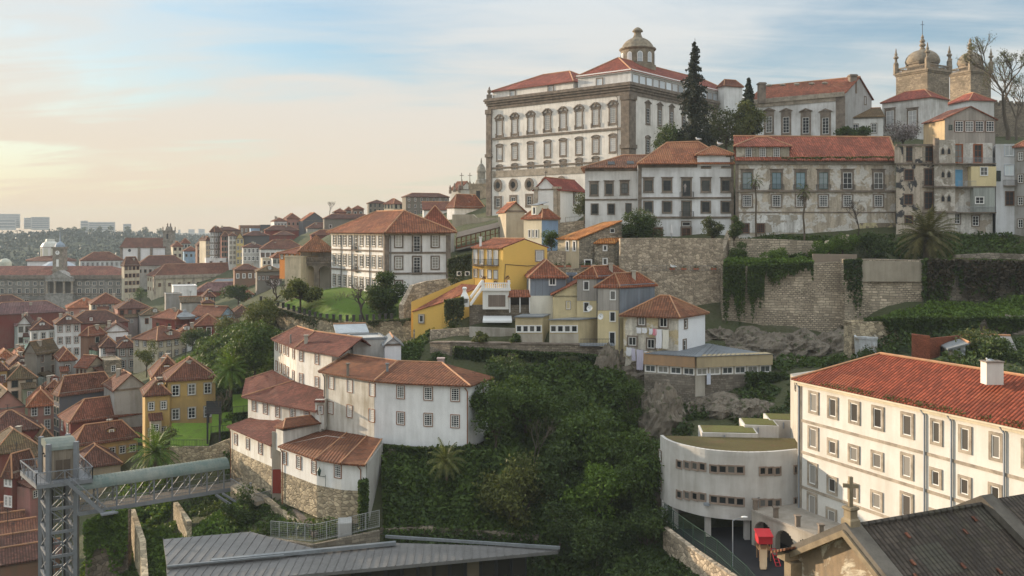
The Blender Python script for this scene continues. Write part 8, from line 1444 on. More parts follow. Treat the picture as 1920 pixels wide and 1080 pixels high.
# ================================================================== vegetation
RS=np.random.RandomState(42)
def leaf_mesh(name,pts,size,mat,flat=0.0,asp=0.6):
 """one small quad per point, turned at random"""
 n=len(pts);pts=np.asarray(pts,float);size=np.broadcast_to(size,(n,))*RS.uniform(0.45,1.55,n)
 a=RS.normal(size=(n,3));a[:,2]+=flat*np.sign(RS.normal(size=n)+0.5)*2;a/=np.linalg.norm(a,axis=1)[:,None]+1e-9
 r=RS.normal(size=(n,3));b=np.cross(a,r);b/=np.linalg.norm(b,axis=1)[:,None]+1e-9;c=np.cross(a,b)
 v=np.empty((n,4,3));s=size[:,None];v[:,0]=pts-b*s;v[:,1]=pts+c*s*asp;v[:,2]=pts+b*s;v[:,3]=pts-c*s*asp
 me=bpy.data.meshes.new(name);me.vertices.add(4*n);me.vertices.foreach_set('co',v.ravel());me.loops.add(4*n);me.loops.foreach_set('vertex_index',np.arange(4*n,dtype=np.int32));me.polygons.add(n);me.polygons.foreach_set('loop_start',np.arange(0,4*n,4,dtype=np.int32));me.polygons.foreach_set('loop_total',np.full(n,4,dtype=np.int32));me.materials.append(mat);me.update(calc_edges=True);return me
def in_poly(x,y,poly):
 c=np.zeros(len(x),bool);j=len(poly)-1
 for i in range(len(poly)):
  xi,yi=poly[i];xj,yj=poly[j];k=((yi>y)!=(yj>y))&(x<(xj-xi)*(y-yi)/(yj-yi+1e-12)+xi);c^=k;j=i
 return c
def cover_pts(poly,n,h,clump=0.12,thr=-0.15,hump=1.5,z0=None):
 """points over the ground inside a polygon of (bearing, distance), denser and taller in clumps"""
 pl=[tuple(XY(*p))[:2]for p in poly];xs=[p[0]for p in pl];ys=[p[1]for p in pl];x=RS.uniform(min(xs),max(xs),n*3);y=RS.uniform(min(ys),max(ys),n*3);k=in_poly(x,y,pl);x,y=x[k][:n],y[k][:n]
 c=np.array([noise.noise((a*clump,b*clump,1.7))+0.5*noise.noise((a*clump*3,b*clump*3,5.1))for a,b in zip(x,y)]);k=c>thr;x,y,c=x[k],y[k],c[k]
 zz=ground_z(x,y);zz=zz if z0 is None else np.maximum(zz,z0)
 z=zz+RS.random_sample(len(x))**1.3*h*(1+hump*np.clip(c,0,1));return np.stack([x,y,z],1)
LF_D=foliage((0.016,0.034,0.009),(0.085,0.132,0.026),0.28);LF_M=foliage((0.026,0.052,0.010),(0.105,0.165,0.026),0.3);LF_B=foliage((0.05,0.10,0.012),(0.17,0.27,0.032),0.35);LF_Y=foliage((0.05,0.065,0.015),(0.19,0.20,0.05),0.3);LF_O=foliage((0.04,0.052,0.02),(0.13,0.145,0.06),0.25)
LF_X=foliage((0.05,0.035,0.022),(0.14,0.09,0.055),0.2)
def cover(name,label,poly,n,h,size,mat,**kw):
 p=cover_pts(poly,n,h,**kw);o=bpy.data.objects.new(name,leaf_mesh(name,p,size,mat,0.3));COL.objects.link(o);return stuff(o,label,'ground cover')
cover('ivy_slope','dark green ivy and brambles covering the steep gorge between the white block and the school',[(915,124),(960,133),(1170,133),(1215,118),(1235,103),(1180,99),(1010,103),(905,110)],42000,1.2,0.33,LF_M,thr=-0.45,hump=1.6)
cover('ivy_slope','paler yellow green ivy patches high on the gorge slope',[(935,128),(960,133),(1170,133),(1215,118),(1180,108),(1010,112)],14000,1.0,0.26,LF_B,thr=0.12)
cover('ivy_bank','bright ivy bank hanging below the broad white block',[(716,112.5),(745,113),(900,111.5),(1010,106),(1000,102.8),(720,102.8)],26000,1.1,0.26,LF_M,thr=-0.7)
cover('undergrowth','bright green allotment plants under the covered walkway',[(250,121),(440,124),(470,113),(380,106),(280,106)],16000,0.9,0.24,LF_B,thr=-0.1)
cover('undergrowth','scrubby bushes climbing the bank behind the lift tower',[(150,118),(230,142),(325,138),(318,128),(180,114)],12000,1.5,0.32,LF_B,thr=-0.6)
cover('undergrowth','rough green slope with bushes between the town gardens and the stepped white blocks',[(405,150),(360,215),(470,200),(525,172),(520,150),(440,134),(425,133)],52000,1.6,0.3,LF_M,thr=-0.35)
cover('undergrowth','overgrown green terrace on top of the ivy curtain wall',[(1356,150.5),(1526,149),(1530,158),(1375,159)],14000,0.8,0.22,LF_B,thr=-0.6,z0=Zat(497,150))
cover('undergrowth','weeds and ivy in the upper garden below the derelict palace',[(1380,161),(1560,158),(1690,152),(1800,154),(1800,166),(1385,168)],24000,0.9,0.26,LF_M,thr=-0.4)
cover('undergrowth','grassy sloping ledge on the dark hillside at the right edge',[(1606,131),(1610,143),(1960,143),(1960,129)],18000,0.6,0.24,LF_B,thr=-0.4)
cover('undergrowth','dark weeds on the rocks under the tall stone retaining walls',[(1330,147),(1600,144),(1590,128),(1340,131)],6500,0.6,0.3,LF_M,thr=0.12)
cover('undergrowth','dark scrub in the ruined yard right of the school building',[(1620,130),(1960,126),(1960,100),(1700,105),(1540,118)],9000,1.2,0.3,LF_D,thr=-0.05)
cover('undergrowth','dark weeds at the foot of the rock by the school',[(1205,128),(1490,128),(1490,110),(1250,112)],7000,0.7,0.28,LF_D,thr=0.0)
cover('undergrowth','littered weeds in the gully left of the playground fence',[(1150,104),(1235,102),(1330,88),(1180,86)],12000,0.5,0.2,LF_D,thr=-0.7)
cover('undergrowth','dark weeds around the pavilion and the foot of the gorge',[(700,102.5),(1010,102.8),(1180,99),(1180,90),(1010,92),(700,99)],14000,0.8,0.24,LF_D,thr=-0.6)
cover('undergrowth','weeds and rubble plants before the tenements by the feathery palm',[(1690,153),(1690,167),(1960,166),(1960,150)],12000,0.8,0.26,LF_M,thr=-0.45)
cover('undergrowth','green plants at the left foot of the lift tower and bank',[(150,113),(250,120),(300,108),(260,95),(150,105)],9000,0.9,0.26,LF_M,thr=-0.5)
cover('undergrowth','weedy bank below the long yellow shed and the rubble wall',[(690,140),(770,150),(860,146),(800,136),(700,131)],9000,0.7,0.24,LF_M,thr=-0.3)
cover('undergrowth','weeds around the walkway landing and the stone steps',[(330,131),(440,133),(560,106),(700,101.5),(620,101),(480,108)],12000,0.6,0.22,LF_M,thr=-0.35)
cover('garden_plants','garden plants and weeds around the town villas',[(300,150),(330,200),(460,195),(420,160)],7000,0.7,0.3,LF_B,thr=-0.05)
k=cover_pts([(1165,103),(1235,101),(1290,92),(1200,90)],260,0.3,thr=-0.9);o=bpy.data.objects.new('litter',leaf_mesh('litter',k,0.11,M_frame,0.8));COL.objects.link(o);stuff(o,'white litter scattered in the gully left of the playground fence','litter')
def far_forest():
 n=95000;x=RS.uniform(-1500,260,n);y=RS.uniform(760,2100,n);z=ground_z(x,y);k=z>9;x,y,z=x[k],y[k],z[k];c=np.array([noise.noise((a*0.02,b*0.02,3))for a,b in zip(x,y)]);z=z+RS.random_sample(len(x))*(7+9*np.clip(c+0.3,0,1));o=bpy.data.objects.new('far_wood',leaf_mesh('far_wood',np.stack([x,y,z],1),2.4,foliage((0.018,0.027,0.014),(0.030,0.041,0.020),0.05),0.2));COL.objects.link(o);stuff(o,'hazy dark wood covering the far ridge','wood')
far_forest()
def wall_ivy(label,pts,n,length,size,mat,thick=0.5,thr=0.0,freq=0.25):
 T=[P(*p)for p in pts];seg=[(b-a).length for a,b in zip(T,T[1:])];tot=sum(seg);out=[]
 while len(out)<n:
  s=RS.uniform(0,tot);i=0;s0=s
  while s>seg[i]and i<len(seg)-1:s-=seg[i];i+=1
  p=T[i]+(T[i+1]-T[i])*(s/seg[i]);d=(T[i+1]-T[i]);nn=Vector((d.y,-d.x,0)).normalized();ln=length*max(0.05,0.55+0.9*noise.noise((s0*freq,2.3,pts[0][0]))+0.5*noise.noise((s0*freq*3.7,9.3,pts[0][0]))-thr)
  ln*=RS.uniform(0.45,1.1);t=RS.random_sample()**1.2;q=p+Vector((0,0,0.25-t*ln))+nn*(0.05+RS.random_sample()*thick*(1-0.5*t));out.append(tuple(q))
 o=bpy.data.objects.new('ivy',leaf_mesh('ivy',out,size,mat));COL.objects.link(o);stuff(o,label,'ivy')
wall_ivy('long left ivy curtain hanging down the tall block wall',[(1356,499,149.4),(1396,499,149)],5200,9.5,0.2,LF_M,0.8,-0.25,0.5);wall_ivy('long right ivy curtain hanging down the tall block wall',[(1402,499,148.8),(1432,499,148.6)],3800,9.0,0.2,LF_M,0.8,-0.25,0.6)
wall_ivy('short ivy fringe along the top of the tall block wall',[(1432,499,148.8),(1524,494,147.8)],3600,4.0,0.2,LF_M,0.6,0.0,0.6);wall_ivy('dark creeper between the block wall and the rendered panel wall',[(1582,490,146.2),(1616,487,145.7)],1300,10,0.22,LF_D,0.6,-0.2,0.5)
wall_ivy('dark creeper smothering the retaining wall at the right edge',[(1728,488,144.6),(1820,489,144.4),(1940,492,144.4)],11000,11,0.26,LF_M,1.1,-0.2,0.35);wall_ivy('brown dry creeper stems on the dark wall at the right edge',[(1735,488,144.3),(1940,492,144.2)],7000,9,0.24,foliage((0.03,0.022,0.014),(0.10,0.075,0.045),0.1),1.4,-0.1,0.5);wall_ivy('green fringe spilling over the rough wall behind the brick ruin',[(1620,600,129.6),(1700,596,129),(1940,598,126.6)],9000,4.5,0.24,LF_M,0.9,-0.1,0.3)
wall_ivy('ivy covering the base wall at the right end of the low zinc roofed building',[(1396,700,128.6),(1455,702,130.2),(1486,705,129)],8000,10,0.26,LF_D,1.4,-0.35,0.4);wall_ivy('creeper on the lawn terrace wall',[(500,572,179),(560,592,169.5),(650,606,158.5),(778,600,151.5)],2600,3.5,0.22,LF_O,0.4,0.25,0.2)
wall_ivy('brambles hanging over the long grey terrace wall',[(850,652,135.6),(960,660,135.5),(1120,668,134.5)],6500,4.5,0.24,LF_D,0.9,0.1,0.25);wall_ivy('ivy on the plinth under the broad white block',[(720,838,113.8),(800,842,112),(872,842,111)],4200,4.5,0.22,LF_D,0.7,-0.1,0.3)
wall_ivy('ivy over the shaded wall beside the lift tower',[(158,982,112.6),(200,962,113.6),(240,957,113.6)],5000,6.5,0.24,LF_B,0.8,-0.1,0.4);wall_ivy('ivy patch on the rough wall below the walkway landing',[(480,940,116.5),(545,955,111)],3600,6,0.22,LF_M,1.0,-0.1,0.4)
wall_ivy('clipped ivy on the wall beside the air conditioners',[(842,490,155),(862,482,154),(884,478,154)],2600,5,0.2,LF_O,0.8,-0.2,0.4);wall_ivy('creeper hanging from the lean-to roof of the long yellow shed',[(835,565,143),(870,560,142.6)],2600,6,0.2,LF_O,1.0,-0.2,0.4)
wall_ivy('moss and weeds along the eave of the derelict palace roof',[(1465,298,169),(1560,297,169.2),(1676,296,169.4)],1100,0.6,0.15,LF_Y,0.5,0.0,0.5);wall_ivy('ivy on the corner below the front white wing',[(672,905,103),(690,900,103.2)],1800,6.5,0.2,LF_M,0.9,-0.2,0.5)
# ---- trees
def limb_pts(m,a,b,r0,r1,rr,k=4,wob=0.12):
 prev=a;L=(b-a).length
 for i in range(1,k+1):
  t=i/k;p=a+(b-a)*t+Vector((rr.gauss(0,wob*L*0.25),rr.gauss(0,wob*L*0.25),0))*(1 if i<k else 0);m.tube(prev,p,r0+(r1-r0)*(i-1)/k,r0+(r1-r0)*t,6,False);prev=p
def tree(label,px,pyb,d,w,h,mat=None,n=2600,lobes=12,trunk=0.3,size=None,low=0.28,group=None,seed=0,name='tree',lean=0.0):
 """w, h: crown width and total height in metres; low: crown base as a share of the height"""
 mat=mat or LF_M;rr=random.Random(seed+int(px*7+pyb));b=P(px,pyb,d);o=thing(name,label,'tree',tuple(b),group);m=MB();c0=Vector((lean,0,h*(low+(1-low)*0.5)));rx,rz=w/2,h*(1-low)/2;top=Vector((lean*0.4,0,h*low*1.1));limb_pts(m,Vector((0,0,-0.8)),top,max(0.08,w*0.035*trunk/0.3),w*0.022,rr,4,0.1)
 L=[]
 for i in range(lobes):
  while True:
   v=Vector((rr.uniform(-1,1),rr.uniform(-1,1),rr.uniform(-1,1)))
   if 0.25<v.length<0.92:break
  q=c0+Vector((v.x*rx,v.y*rx,v.z*rz));L.append((q,rr.uniform(0.36,0.58)*min(rx,rz*1.4)*1.2));limb_pts(m,top,q,w*0.016,0.03,rr,3,0.2)
 m.v=[tuple(Vector(v)+b)for v in m.v];m.build('trunk',bark(),o,uv=False);pts=[]
 n=int(n*1.9);per=n//lobes
 for q,r in L:
  v=RS.normal(size=(per,3));v/=np.linalg.norm(v,axis=1)[:,None];v*=(r*RS.uniform(0.35,1.0,per)**0.5)[:,None]*RS.uniform(0.6,1.25,per)[:,None];v[:,2]*=0.8;pts.append(v+np.array(q))
 pts=np.concatenate(pts);size=size or max(0.12,w*0.027);c=bpy.data.objects.new('crown',leaf_mesh('crown',pts,size,mat));COL.objects.link(c);c.parent=o;return o
def trees():
 T=[('spreading round topped tree on the lawn in front of the loggia',563,588,171,8.0,6.0,LF_Y,4200,16,0.42),('dense dark round tree beside the manor front corner',722,600,158,6.6,8.2,LF_D,5200,16,0.12),('grey green tree left of the pair on the restaurant terrace',1097,412,181,5.0,5.4,LF_O,2600,10,0.3),('broad olive brown tree right of the pair on the restaurant terrace',1143,410,180,6.4,4.8,LF_Y,2800,12,0.45),('big dark bush below the left wing of the broad white house',1192,452,160,5.6,5.2,LF_D,4200,14,0.0),('smaller bush right of the big dark bush',1222,452,161,3.4,4.6,LF_O,1800,9,0.05),('silvery bush in front of the right end of the broad white house',1337,450,163,3.4,4.6,LF_O,2600,18,0.0),('loose pale green tree beside the pointed conifer',1400,268,205,8.0,9.0,LF_Y,3600,16,0.15),('thin grey green tree between the tall fir and the pointed conifer',1362,285,206,9.5,12.0,LF_O,1500,18,0.15),('dark shrub mass at the foot of the tall fir',1268,285,208,8.5,5.5,LF_D,3000,14,0.0),('olive shrub right of the tall fir foot',1330,282,207,6.0,5.0,LF_O,1800,10,0.0),('dark evergreen shrub under the low mossy roofed house',1598,262,214,8.0,3.6,LF_D,2400,12,0.0),('pale blossoming magnolia below the white mansion',1693,278,205,8.0,6.0,foliage((0.08,0.065,0.06),(0.45,0.38,0.38),0.2),1100,16,0.2),('small green tree at the corner of the cream corner block',264,568,330,5.0,6.0,LF_M,900,8,0.1),('dark round tree beside the cream and white corner house',360,660,207,4.6,6.0,LF_D,1800,10,0.2),('second dark tree near the open garden house',378,654,206,4.2,4.6,LF_D,1500,9,0.2),('yellow green bushy tree in front of the pale blue gable',422,640,205,5.5,6.0,LF_Y,1800,10,0.1),('wide flat topped tree near the market hall',447,572,270,8.5,6.0,LF_D,1800,12,0.25),('tall leafy tree below the left end of the lawn wall',492,640,172,6.0,9.0,LF_Y,3000,14,0.1),('bushy green tree left of the curved cream house',478,700,152,7.5,9.0,LF_M,3800,16,0.05),('lighter bush lower on the slope by the fan palm',452,720,156,6.0,7.0,LF_B,2600,12,0.05),('shrub on the slope beneath the garden house hedge',440,690,170,6.0,5.5,LF_M,2200,12,0.0),('grey leaved shrub beside the villa lawn wall',309,845,141,3.2,4.6,LF_Y,1500,9,0.0),('clipped dark hedge bush by the open garden house',418,668,186,5.4,1.8,LF_D,1800,12,0.0),('thin leaning tree with pale leaves beside the villa roof',275,700,172,4.0,7.0,LF_Y,1300,10,0.15),('dark bush under the walkway struts',455,990,113,4.0,5.0,LF_D,2000,10,0.0),('round green bush on the terrace wall top left of the ochre boxes',901,645,136.5,2.0,1.9,LF_Y,900,6,0.0),('bushy pot plant against the left ochre box',965,645,136.5,1.8,1.6,LF_M,800,6,0.0),('dark bush at the foot of the terrace wall, left end',818,690,134,3.2,2.6,LF_D,1400,8,0.0),('small dark tree beside the blue side of the tower house',1034,470,163,3.2,4.4,LF_M,1400,9,0.1),('large dark tree high in the gorge under the terrace wall',985,800,119,7.5,6.5,LF_M,5200,18,0.05),('large leafy tree in the middle of the gorge',1105,890,112,8.0,8.0,LF_M,6200,20,0.05),('dark shrub in the upper gorge below the rock face',1080,790,122,5.5,4.0,LF_M,2600,12,0.0),('ivy wrapped tree on the left of the gorge',930,830,113,6.0,8.0,LF_M,4000,14,0.05),('yellow green willowy bush above the pavilion tip',970,985,105,7.0,7.5,LF_Y,4800,16,0.0),('bright green bush low in the gorge right of the willowy bush',1115,985,103,6.5,6.5,LF_B,4200,14,0.0),('dark tree beside the curved school wall',1195,960,105,6.5,9.0,LF_M,4600,16,0.05),('shadowed tree deep in the gorge',1040,960,108,7.0,8.0,LF_D,4200,16,0.05),('small tree above the pavilion tip at the gorge foot',1050,1010,101,4.5,4.0,LF_D,2200,10,0.0),('dark tree behind the right corner of the broad white block',950,745,126,6.5,6.0,LF_D,3200,14,0.0),('ivy mound under the laundry house rock',1188,800,125,3.4,6.5,LF_M,2600,12,0.0),('dark bush low in the gully by the school wall',1215,1030,99,5.5,5.0,LF_D,2600,12,0.0),('low green bush at the bottom of the gorge',1120,1050,97,5.5,4.0,LF_D,2600,12,0.0),('grey thorny bush by the white plastered ruin',1840,690,118,7.0,5.0,LF_Y,2800,14,0.0),('dark bush right of the white chimney',1895,705,112,7.0,4.5,LF_D,2600,12,0.0),('bush in front of the ruined yard wall',1640,690,122,4.0,2.6,LF_D,1300,8,0.0),('green shrub at the top of the ruined stub wall',1580,470,157,4.5,3.0,LF_B,1800,9,0.0),('bramble mound on the upper garden beside the stub wall',1540,480,156,5.0,2.4,LF_B,1800,9,0.0),('dark bush left of the stub wall',1640,478,157,6.0,4.0,LF_D,2400,12,0.0),('ivy clump on the leaning ivy topped wall',1376,452,160,2.8,5.0,LF_D,1800,9,0.0),('green bush on the overgrown terrace, left end',1385,490,154,3.4,3.4,LF_M,1600,8,0.0),('yellow green bush on the overgrown terrace, middle',1455,492,153,3.8,2.6,LF_B,1600,8,0.0)]
 for i,t in enumerate(T):lab,px,py,d,w,h,mat,n,lo,low=t;tree(lab,px,py,d,w,h,mat,n,lo,low=low,seed=i,name='bush' if any(k in lab for k in('bush','shrub','hedge','mound','clump','pot plant'))else 'tree')
 for i,(x,y)in enumerate(((152,414),(170,414),(188,414),(128,418),(135,417),(205,416),(275,427),(300,428),(240,421),(115,422))):tree('lone round tree on the crest of the far ridge',x,HY-(gz((x-CX)/FPX*1600,1600)-CAMZ)*FPX/1600,1600,16,22,LF_O,260,7,low=0.1,size=1.3,group='trees on the far ridge',seed=i)
trees()
def flowers(label,poly,n):
 p=cover_pts(poly,n,1.0,thr=-0.8);o=bpy.data.objects.new('flower_bed',leaf_mesh('flower_bed',p,0.22,LF_B));COL.objects.link(o);stuff(o,label,'flower bed');k=p[RS.random_sample(len(p))<0.05];k[:,2]+=0.55;f=bpy.data.objects.new('blossoms',leaf_mesh('blossoms',k,0.13,foliage((0.35,0.07,0.02),(0.55,0.20,0.04),0.3)));COL.objects.link(f);f.parent=o;f['kind']='stuff'
flowers('sunlit bank of orange flowering plants on the wall edge by the feathery palm',[(1602,147.2),(1602,151),(1742,150),(1742,145.6)],9000);flowers('strip of orange flowering plants on the ledge under the block wall',[(1612,130.2),(1612,134),(1730,133),(1730,129.6)],6500)
def palm(label,px,pyb,d,h,fl,nf,droop=0.9,rad=0.25,mat=None,fan=False,dead=False,seed=1,name='palm_tree'):
 rr=random.Random(seed);mat=mat or LF_M;b=P(px,pyb,d);o=thing(name,label,'palm',tuple(b));m=MB();c=b+Vector((rr.uniform(-0.2,0.2),0,h));limb_pts(m,b+Vector((0,0,-0.8)),c,rad*1.15,rad*0.85,rr,6,0.03);m.build('trunk',bark((0.11,0.085,0.06)),o,uv=False);m=MB();dm=MB()
 for i in range(nf):
  a=i*2.399+rr.uniform(-0.2,0.2);el0=R(85)-(i/nf)**0.8*R(115 if not dead else 150);L=fl*rr.uniform(0.85,1.1);prev=c;dirv=Vector((math.cos(a)*math.cos(el0),math.sin(a)*math.cos(el0),math.sin(el0)));K=9;tgt=dm if(dead and i>nf*0.72)else m;side=Vector((-math.sin(a),math.cos(a),0))
  for k in range(K):
   dirv=(dirv+Vector((0,0,-droop*0.16*(0.4+k/K)))).normalized();p=prev+dirv*(L/K);tgt.bar(prev,p,0.05,0.05)
   if not fan or k>4:
    for s in(-1,1):
     for q in range(2):
      st=prev+(p-prev)*(q*0.5);ll=L*(0.22 if not fan else 0.3)*math.sin(math.pi*min(0.96,(k+1.2)/(K+1.5)))+0.08;tipd=(side*s*0.85+dirv*0.75+Vector((0,0,-0.25-0.2*rr.random()))).normalized();w_=dirv*(L*0.022);n=len(tgt.v);tgt.v+=[tuple(st-w_),tuple(st+w_),tuple(st+tipd*ll)];tgt.f.append((n,n+1,n+2))
   prev=p
 m.build('fronds',mat,o,uv=False,flip=False)
 if dm.f:dm.build('dead_fronds',LF_X,o,uv=False,flip=False)
palm('very slender upright palm with a small ragged crown, left one before the derelict palace',1418,436,164,9.6,1.7,26,1.3,0.16,LF_Y,True,True,3);palm('slender leaning palm with a small ragged crown, right one before the derelict palace',1508,446,162,8.6,1.9,26,1.3,0.16,LF_Y,True,True,4)
palm('huge feathery date palm with arching fronds at the foot of the tenements',1737,480,153,3.2,6.0,74,0.95,0.55,foliage((0.05,0.05,0.014),(0.20,0.165,0.05),0.25),False,False,5);palm('leafy green palm beside the ochre villa and its little lawns',432,735,148,3.6,4.0,48,1.1,0.3,LF_B,False,False,6)
palm('large arching palm on the bank behind the walkway',292,868,132,1.6,4.6,60,1.0,0.35,LF_B,False,True,7);palm('young palm in the ivy bank under the broad white block',838,905,107,2.6,2.9,34,1.0,0.16,LF_Y,False,False,8);palm('small palm half hidden in the bushes of the gorge',955,905,108,2.4,2.6,30,1.0,0.16,LF_M,False,False,9)
def conifer(label,px,pyb,d,h,w,mat,seed,droop=0.35,base=0.05,ragged=0.35):
 rr=random.Random(seed);b=P(px,pyb,d);o=thing('conifer',label,'tree',tuple(b));m=MB();m.tube(b+Vector((0,0,-1)),b+Vector((0,0,h)),w*0.05,0.04,7);pts=[]
 z=base*h
 while z<h*0.985:
  t=(z-base*h)/(h*(1-base));r=w/2*(1-t)**0.85*rr.uniform(1-ragged,1.15)+0.15
  for k in range(rr.randint(3,5)):
   a=rr.random()*6.283;L=r*rr.uniform(0.6,1.1);e=Vector((math.cos(a)*L,math.sin(a)*L,-L*droop+L*0.12));c=b+Vector((0,0,z));m.tube(c,c+e,0.05,0.02,4,False);nq=int(14+L*22)
   tt=RS.uniform(0.15,1,nq);sp=0.12+0.16*L*(1-tt);q=np.array(c-b)+np.outer(tt,np.array(e))+RS.normal(size=(nq,3))*sp[:,None]*0.8;q[:,2]-=np.abs(RS.normal(size=nq))*0.25*L*0.4;pts.append(q)
  z+=h*0.02*rr.uniform(0.7,1.3)
 m.build('trunk',bark((0.05,0.04,0.03)),o,uv=False);c=bpy.data.objects.new('crown',leaf_mesh('crown',np.concatenate(pts),0.24,mat));COL.objects.link(c);c.parent=o
conifer('very tall ragged dark fir in front of the palace right side',1303,280,206,26.0,12.5,foliage((0.012,0.018,0.010),(0.035,0.045,0.022),0.1),2,0.5,0.1);conifer('shorter pointed dark conifer left of the long white hall',1404,262,206,14.5,6.0,foliage((0.012,0.022,0.012),(0.035,0.05,0.024),0.1),3,0.1,0.08,0.15)
def bare(label,px,pyb,d,h,spread,seed,levels=6,r0=0.3,first=0.3,twist=0.0,buds=0,budmat=None,cat='tree'):
 rr=random.Random(seed);b=P(px,pyb,d);o=thing('bare_tree',label,cat,tuple(b));m=MB();tips=[]
 def grow(p,dirv,L,r,lv):
  n=3;q=p
  for i in range(n):
   dirv=(dirv+Vector((rr.gauss(0,0.1+twist),rr.gauss(0,0.1+twist),rr.gauss(0.02,0.06+twist*0.6)))).normalized();q2=q+dirv*(L/n);m.tube(q,q2,r*(1-0.25*i/n),r*(1-0.25*(i+1)/n),5 if lv>2 else 3,False);q=q2
   if lv<=2:tips.append(tuple(q))
  if lv<=0:return
  for k in range(rr.choice((2,3,3))if lv>1 else 3):
   a=rr.random()*6.283;t=rr.uniform(0.25,0.75)*spread;side=Vector((math.cos(a),math.sin(a),0.15));grow(q,(dirv+side*t).normalized(),L*rr.uniform(0.62,0.85),r*0.66,lv-1)
 grow(b+Vector((0,0,-0.6)),Vector((0.02,0,1)),h*first+0.6,r0,levels);m.build('trunk',bark((0.10,0.08,0.06)if not twist else(0.055,0.042,0.035)),o,uv=False,flip=False)
 if buds:t=np.array(tips);t=t[RS.randint(0,len(t),buds)]+RS.normal(size=(buds,3))*0.3-np.array(b);c=bpy.data.objects.new('buds',leaf_mesh('buds',t,0.12,budmat or LF_Y));COL.objects.link(c);c.parent=o
 return o
bare('tall spreading bare tree with fine twigs in front of the right bell tower',1890,258,222,26,0.85,5,7,0.6,0.24,0,3500);bare('second thinner bare tree at the right edge of the hilltop',1906,258,224,20,0.8,8,6,0.35,0.26,0,1500)
bare('pollarded bare plane tree with knotted branches left of the round lawn tree',512,572,181,4.6,1.5,3,5,0.25,0.34,0.12);bare('pollarded bare plane tree with knotted branches in front of the manor side',684,600,160,5.2,1.5,12,5,0.26,0.36,0.12);bare('bare thorny shrub climbing the derelict palace wall',1608,440,165,7.0,0.9,6,5,0.12,0.25,0.06,0,None,'shrub');bare('thin bare tree above the gorge bank',1000,900,110,6.5,0.8,9,5,0.09,0.28);bare('bare skyline tree among the hilltop houses',618,408,425,9,0.9,15,5,0.2,0.25);bare('bare brown tree beside the villa lawn',415,790,143,4.0,0.9,16,5,0.08,0.25);bare('leafless brown tree below the red chimneys',455,640,200,7.0,0.8,17,5,0.12,0.28);bare('bare shrub at the foot of the manor wall',632,588,170,4.5,0.7,18,5,0.08,0.2,0,0,None,'shrub')
# ---- lawns, rocks, small things
def sheet(name,pts,mat,sub=0,label=None):
 m=MB();c=sum((Vector(p)for p in pts),Vector())/len(pts)
 for i in range(len(pts)):m.poly([pts[i],pts[(i+1)%len(pts)],c])
 return struct(m.build(name,mat))
def drape(name,poly,mat,step,lift):
 pl=[tuple(XY(*p))[:2]for p in poly];xs=np.arange(min(p[0]for p in pl),max(p[0]for p in pl)+step,step);ys=np.arange(min(p[1]for p in pl),max(p[1]for p in pl)+step,step);X,Y=np.meshgrid(xs,ys);Z=ground_z(X,Y)+lift;nx=len(xs);f=[]
 for j in range(len(ys)-1):
  ok=in_poly(xs[:-1]+step/2,np.full(nx-1,ys[j]+step/2),pl);f+=[(j*nx+i,j*nx+i+1,(j+1)*nx+i+1,(j+1)*nx+i)for i in range(nx-1)if ok[i]]
 me=bpy.data.meshes.new(name);me.from_pydata(np.stack([X.ravel(),Y.ravel(),Z.ravel()],1).tolist(),[],f);me.materials.append(mat);o=bpy.data.objects.new(name,me);COL.objects.link(o);return struct(o)
gl=grass((0.065,0.115,0.016),(0.11,0.17,0.028),(0.085,0.085,0.03));drape('lawn',[(490,185.2),(521,176.6),(561,170.8),(601,164.8),(651,159.9),(701,156.8),(745,155.2),(760,164),(700,172),(625,185),(560,195),(505,195)],gl,1.2,0.35);gl2=grass((0.085,0.15,0.014),(0.13,0.21,0.022),(0.09,0.10,0.025));sheet('lawn',[P(*p)for p in((319,836,137.6),(392,836,137.6),(397,793,147.5),(322,793,147.5))],gl2);sheet('lawn',[P(*p)for p in((396,812,140),(434,808,139),(436,772,148),(398,775,149))],gl2);sheet('lawn',[P(*p)for p in((436,775,141),(466,772,140),(468,738,150),(436,740,151))],gl2)
def fence_line(label,pts,h=1.1,mat=None,step=0.25):
 V=[P(*p)for p in pts];o=thing('garden_fence',label,'fence',tuple(V[0]));m=MB()
 for a,b in zip(V,V[1:]):
  n=max(2,int((b-a).length/step));m.bar(a+Vector((0,0,h)),b+Vector((0,0,h)),0.06);m.bar(a+Vector((0,0,0.15)),b+Vector((0,0,0.15)),0.04)
  for i in range(n+1):p=a+(b-a)*i/n;m.bar(p,p+Vector((0,0,h)),0.03 if i%8 else 0.08)
 m.build('railing',mat or M_iron,o)
fence_line('dark iron railing along the front of the villa lawn',[(319,838,137.2),(392,838,137.2)]);fence_line('dark iron railing in front of the small middle lawn',[(396,813,139.8),(434,809,138.8)]);fence_line('dark iron railing in front of the small upper lawn',[(436,776,140.8),(466,773,139.8)]);fence_line('thin railing of the restaurant terrace below the garden trees',[(1060,417,180),(1178,409,179)],1.0,M_gran,0.9);fence_line('rusty railing with flower pots along the foot of the rubble wall',[(1205,508,152.4),(1350,508,152.4)],0.9,M_pipe,0.5)
o=thing('post_fence','row of short black posts along the edge of the lawn terrace','fence',tuple(P(560,588,170)));V=[P(*p)for p in((488,566,184),(520,575,176),(560,588,170),(600,600,164),(650,603,159),(700,602,156),(745,600,154))]
for a,b in zip(V,V[1:]):
 for i in range(4):p=a+(b-a)*i/4+Vector((0,0.5,0));m=MB();m.box(p.x-0.22,p.y-0.22,p.z-0.3,p.x+0.22,p.y+0.22,p.z+1.05);m.box(p.x-0.28,p.y-0.28,p.z+1.053,p.x+0.28,p.y+0.28,p.z+1.15);m.build('post',granite((0.07,0.065,0.06)),o)
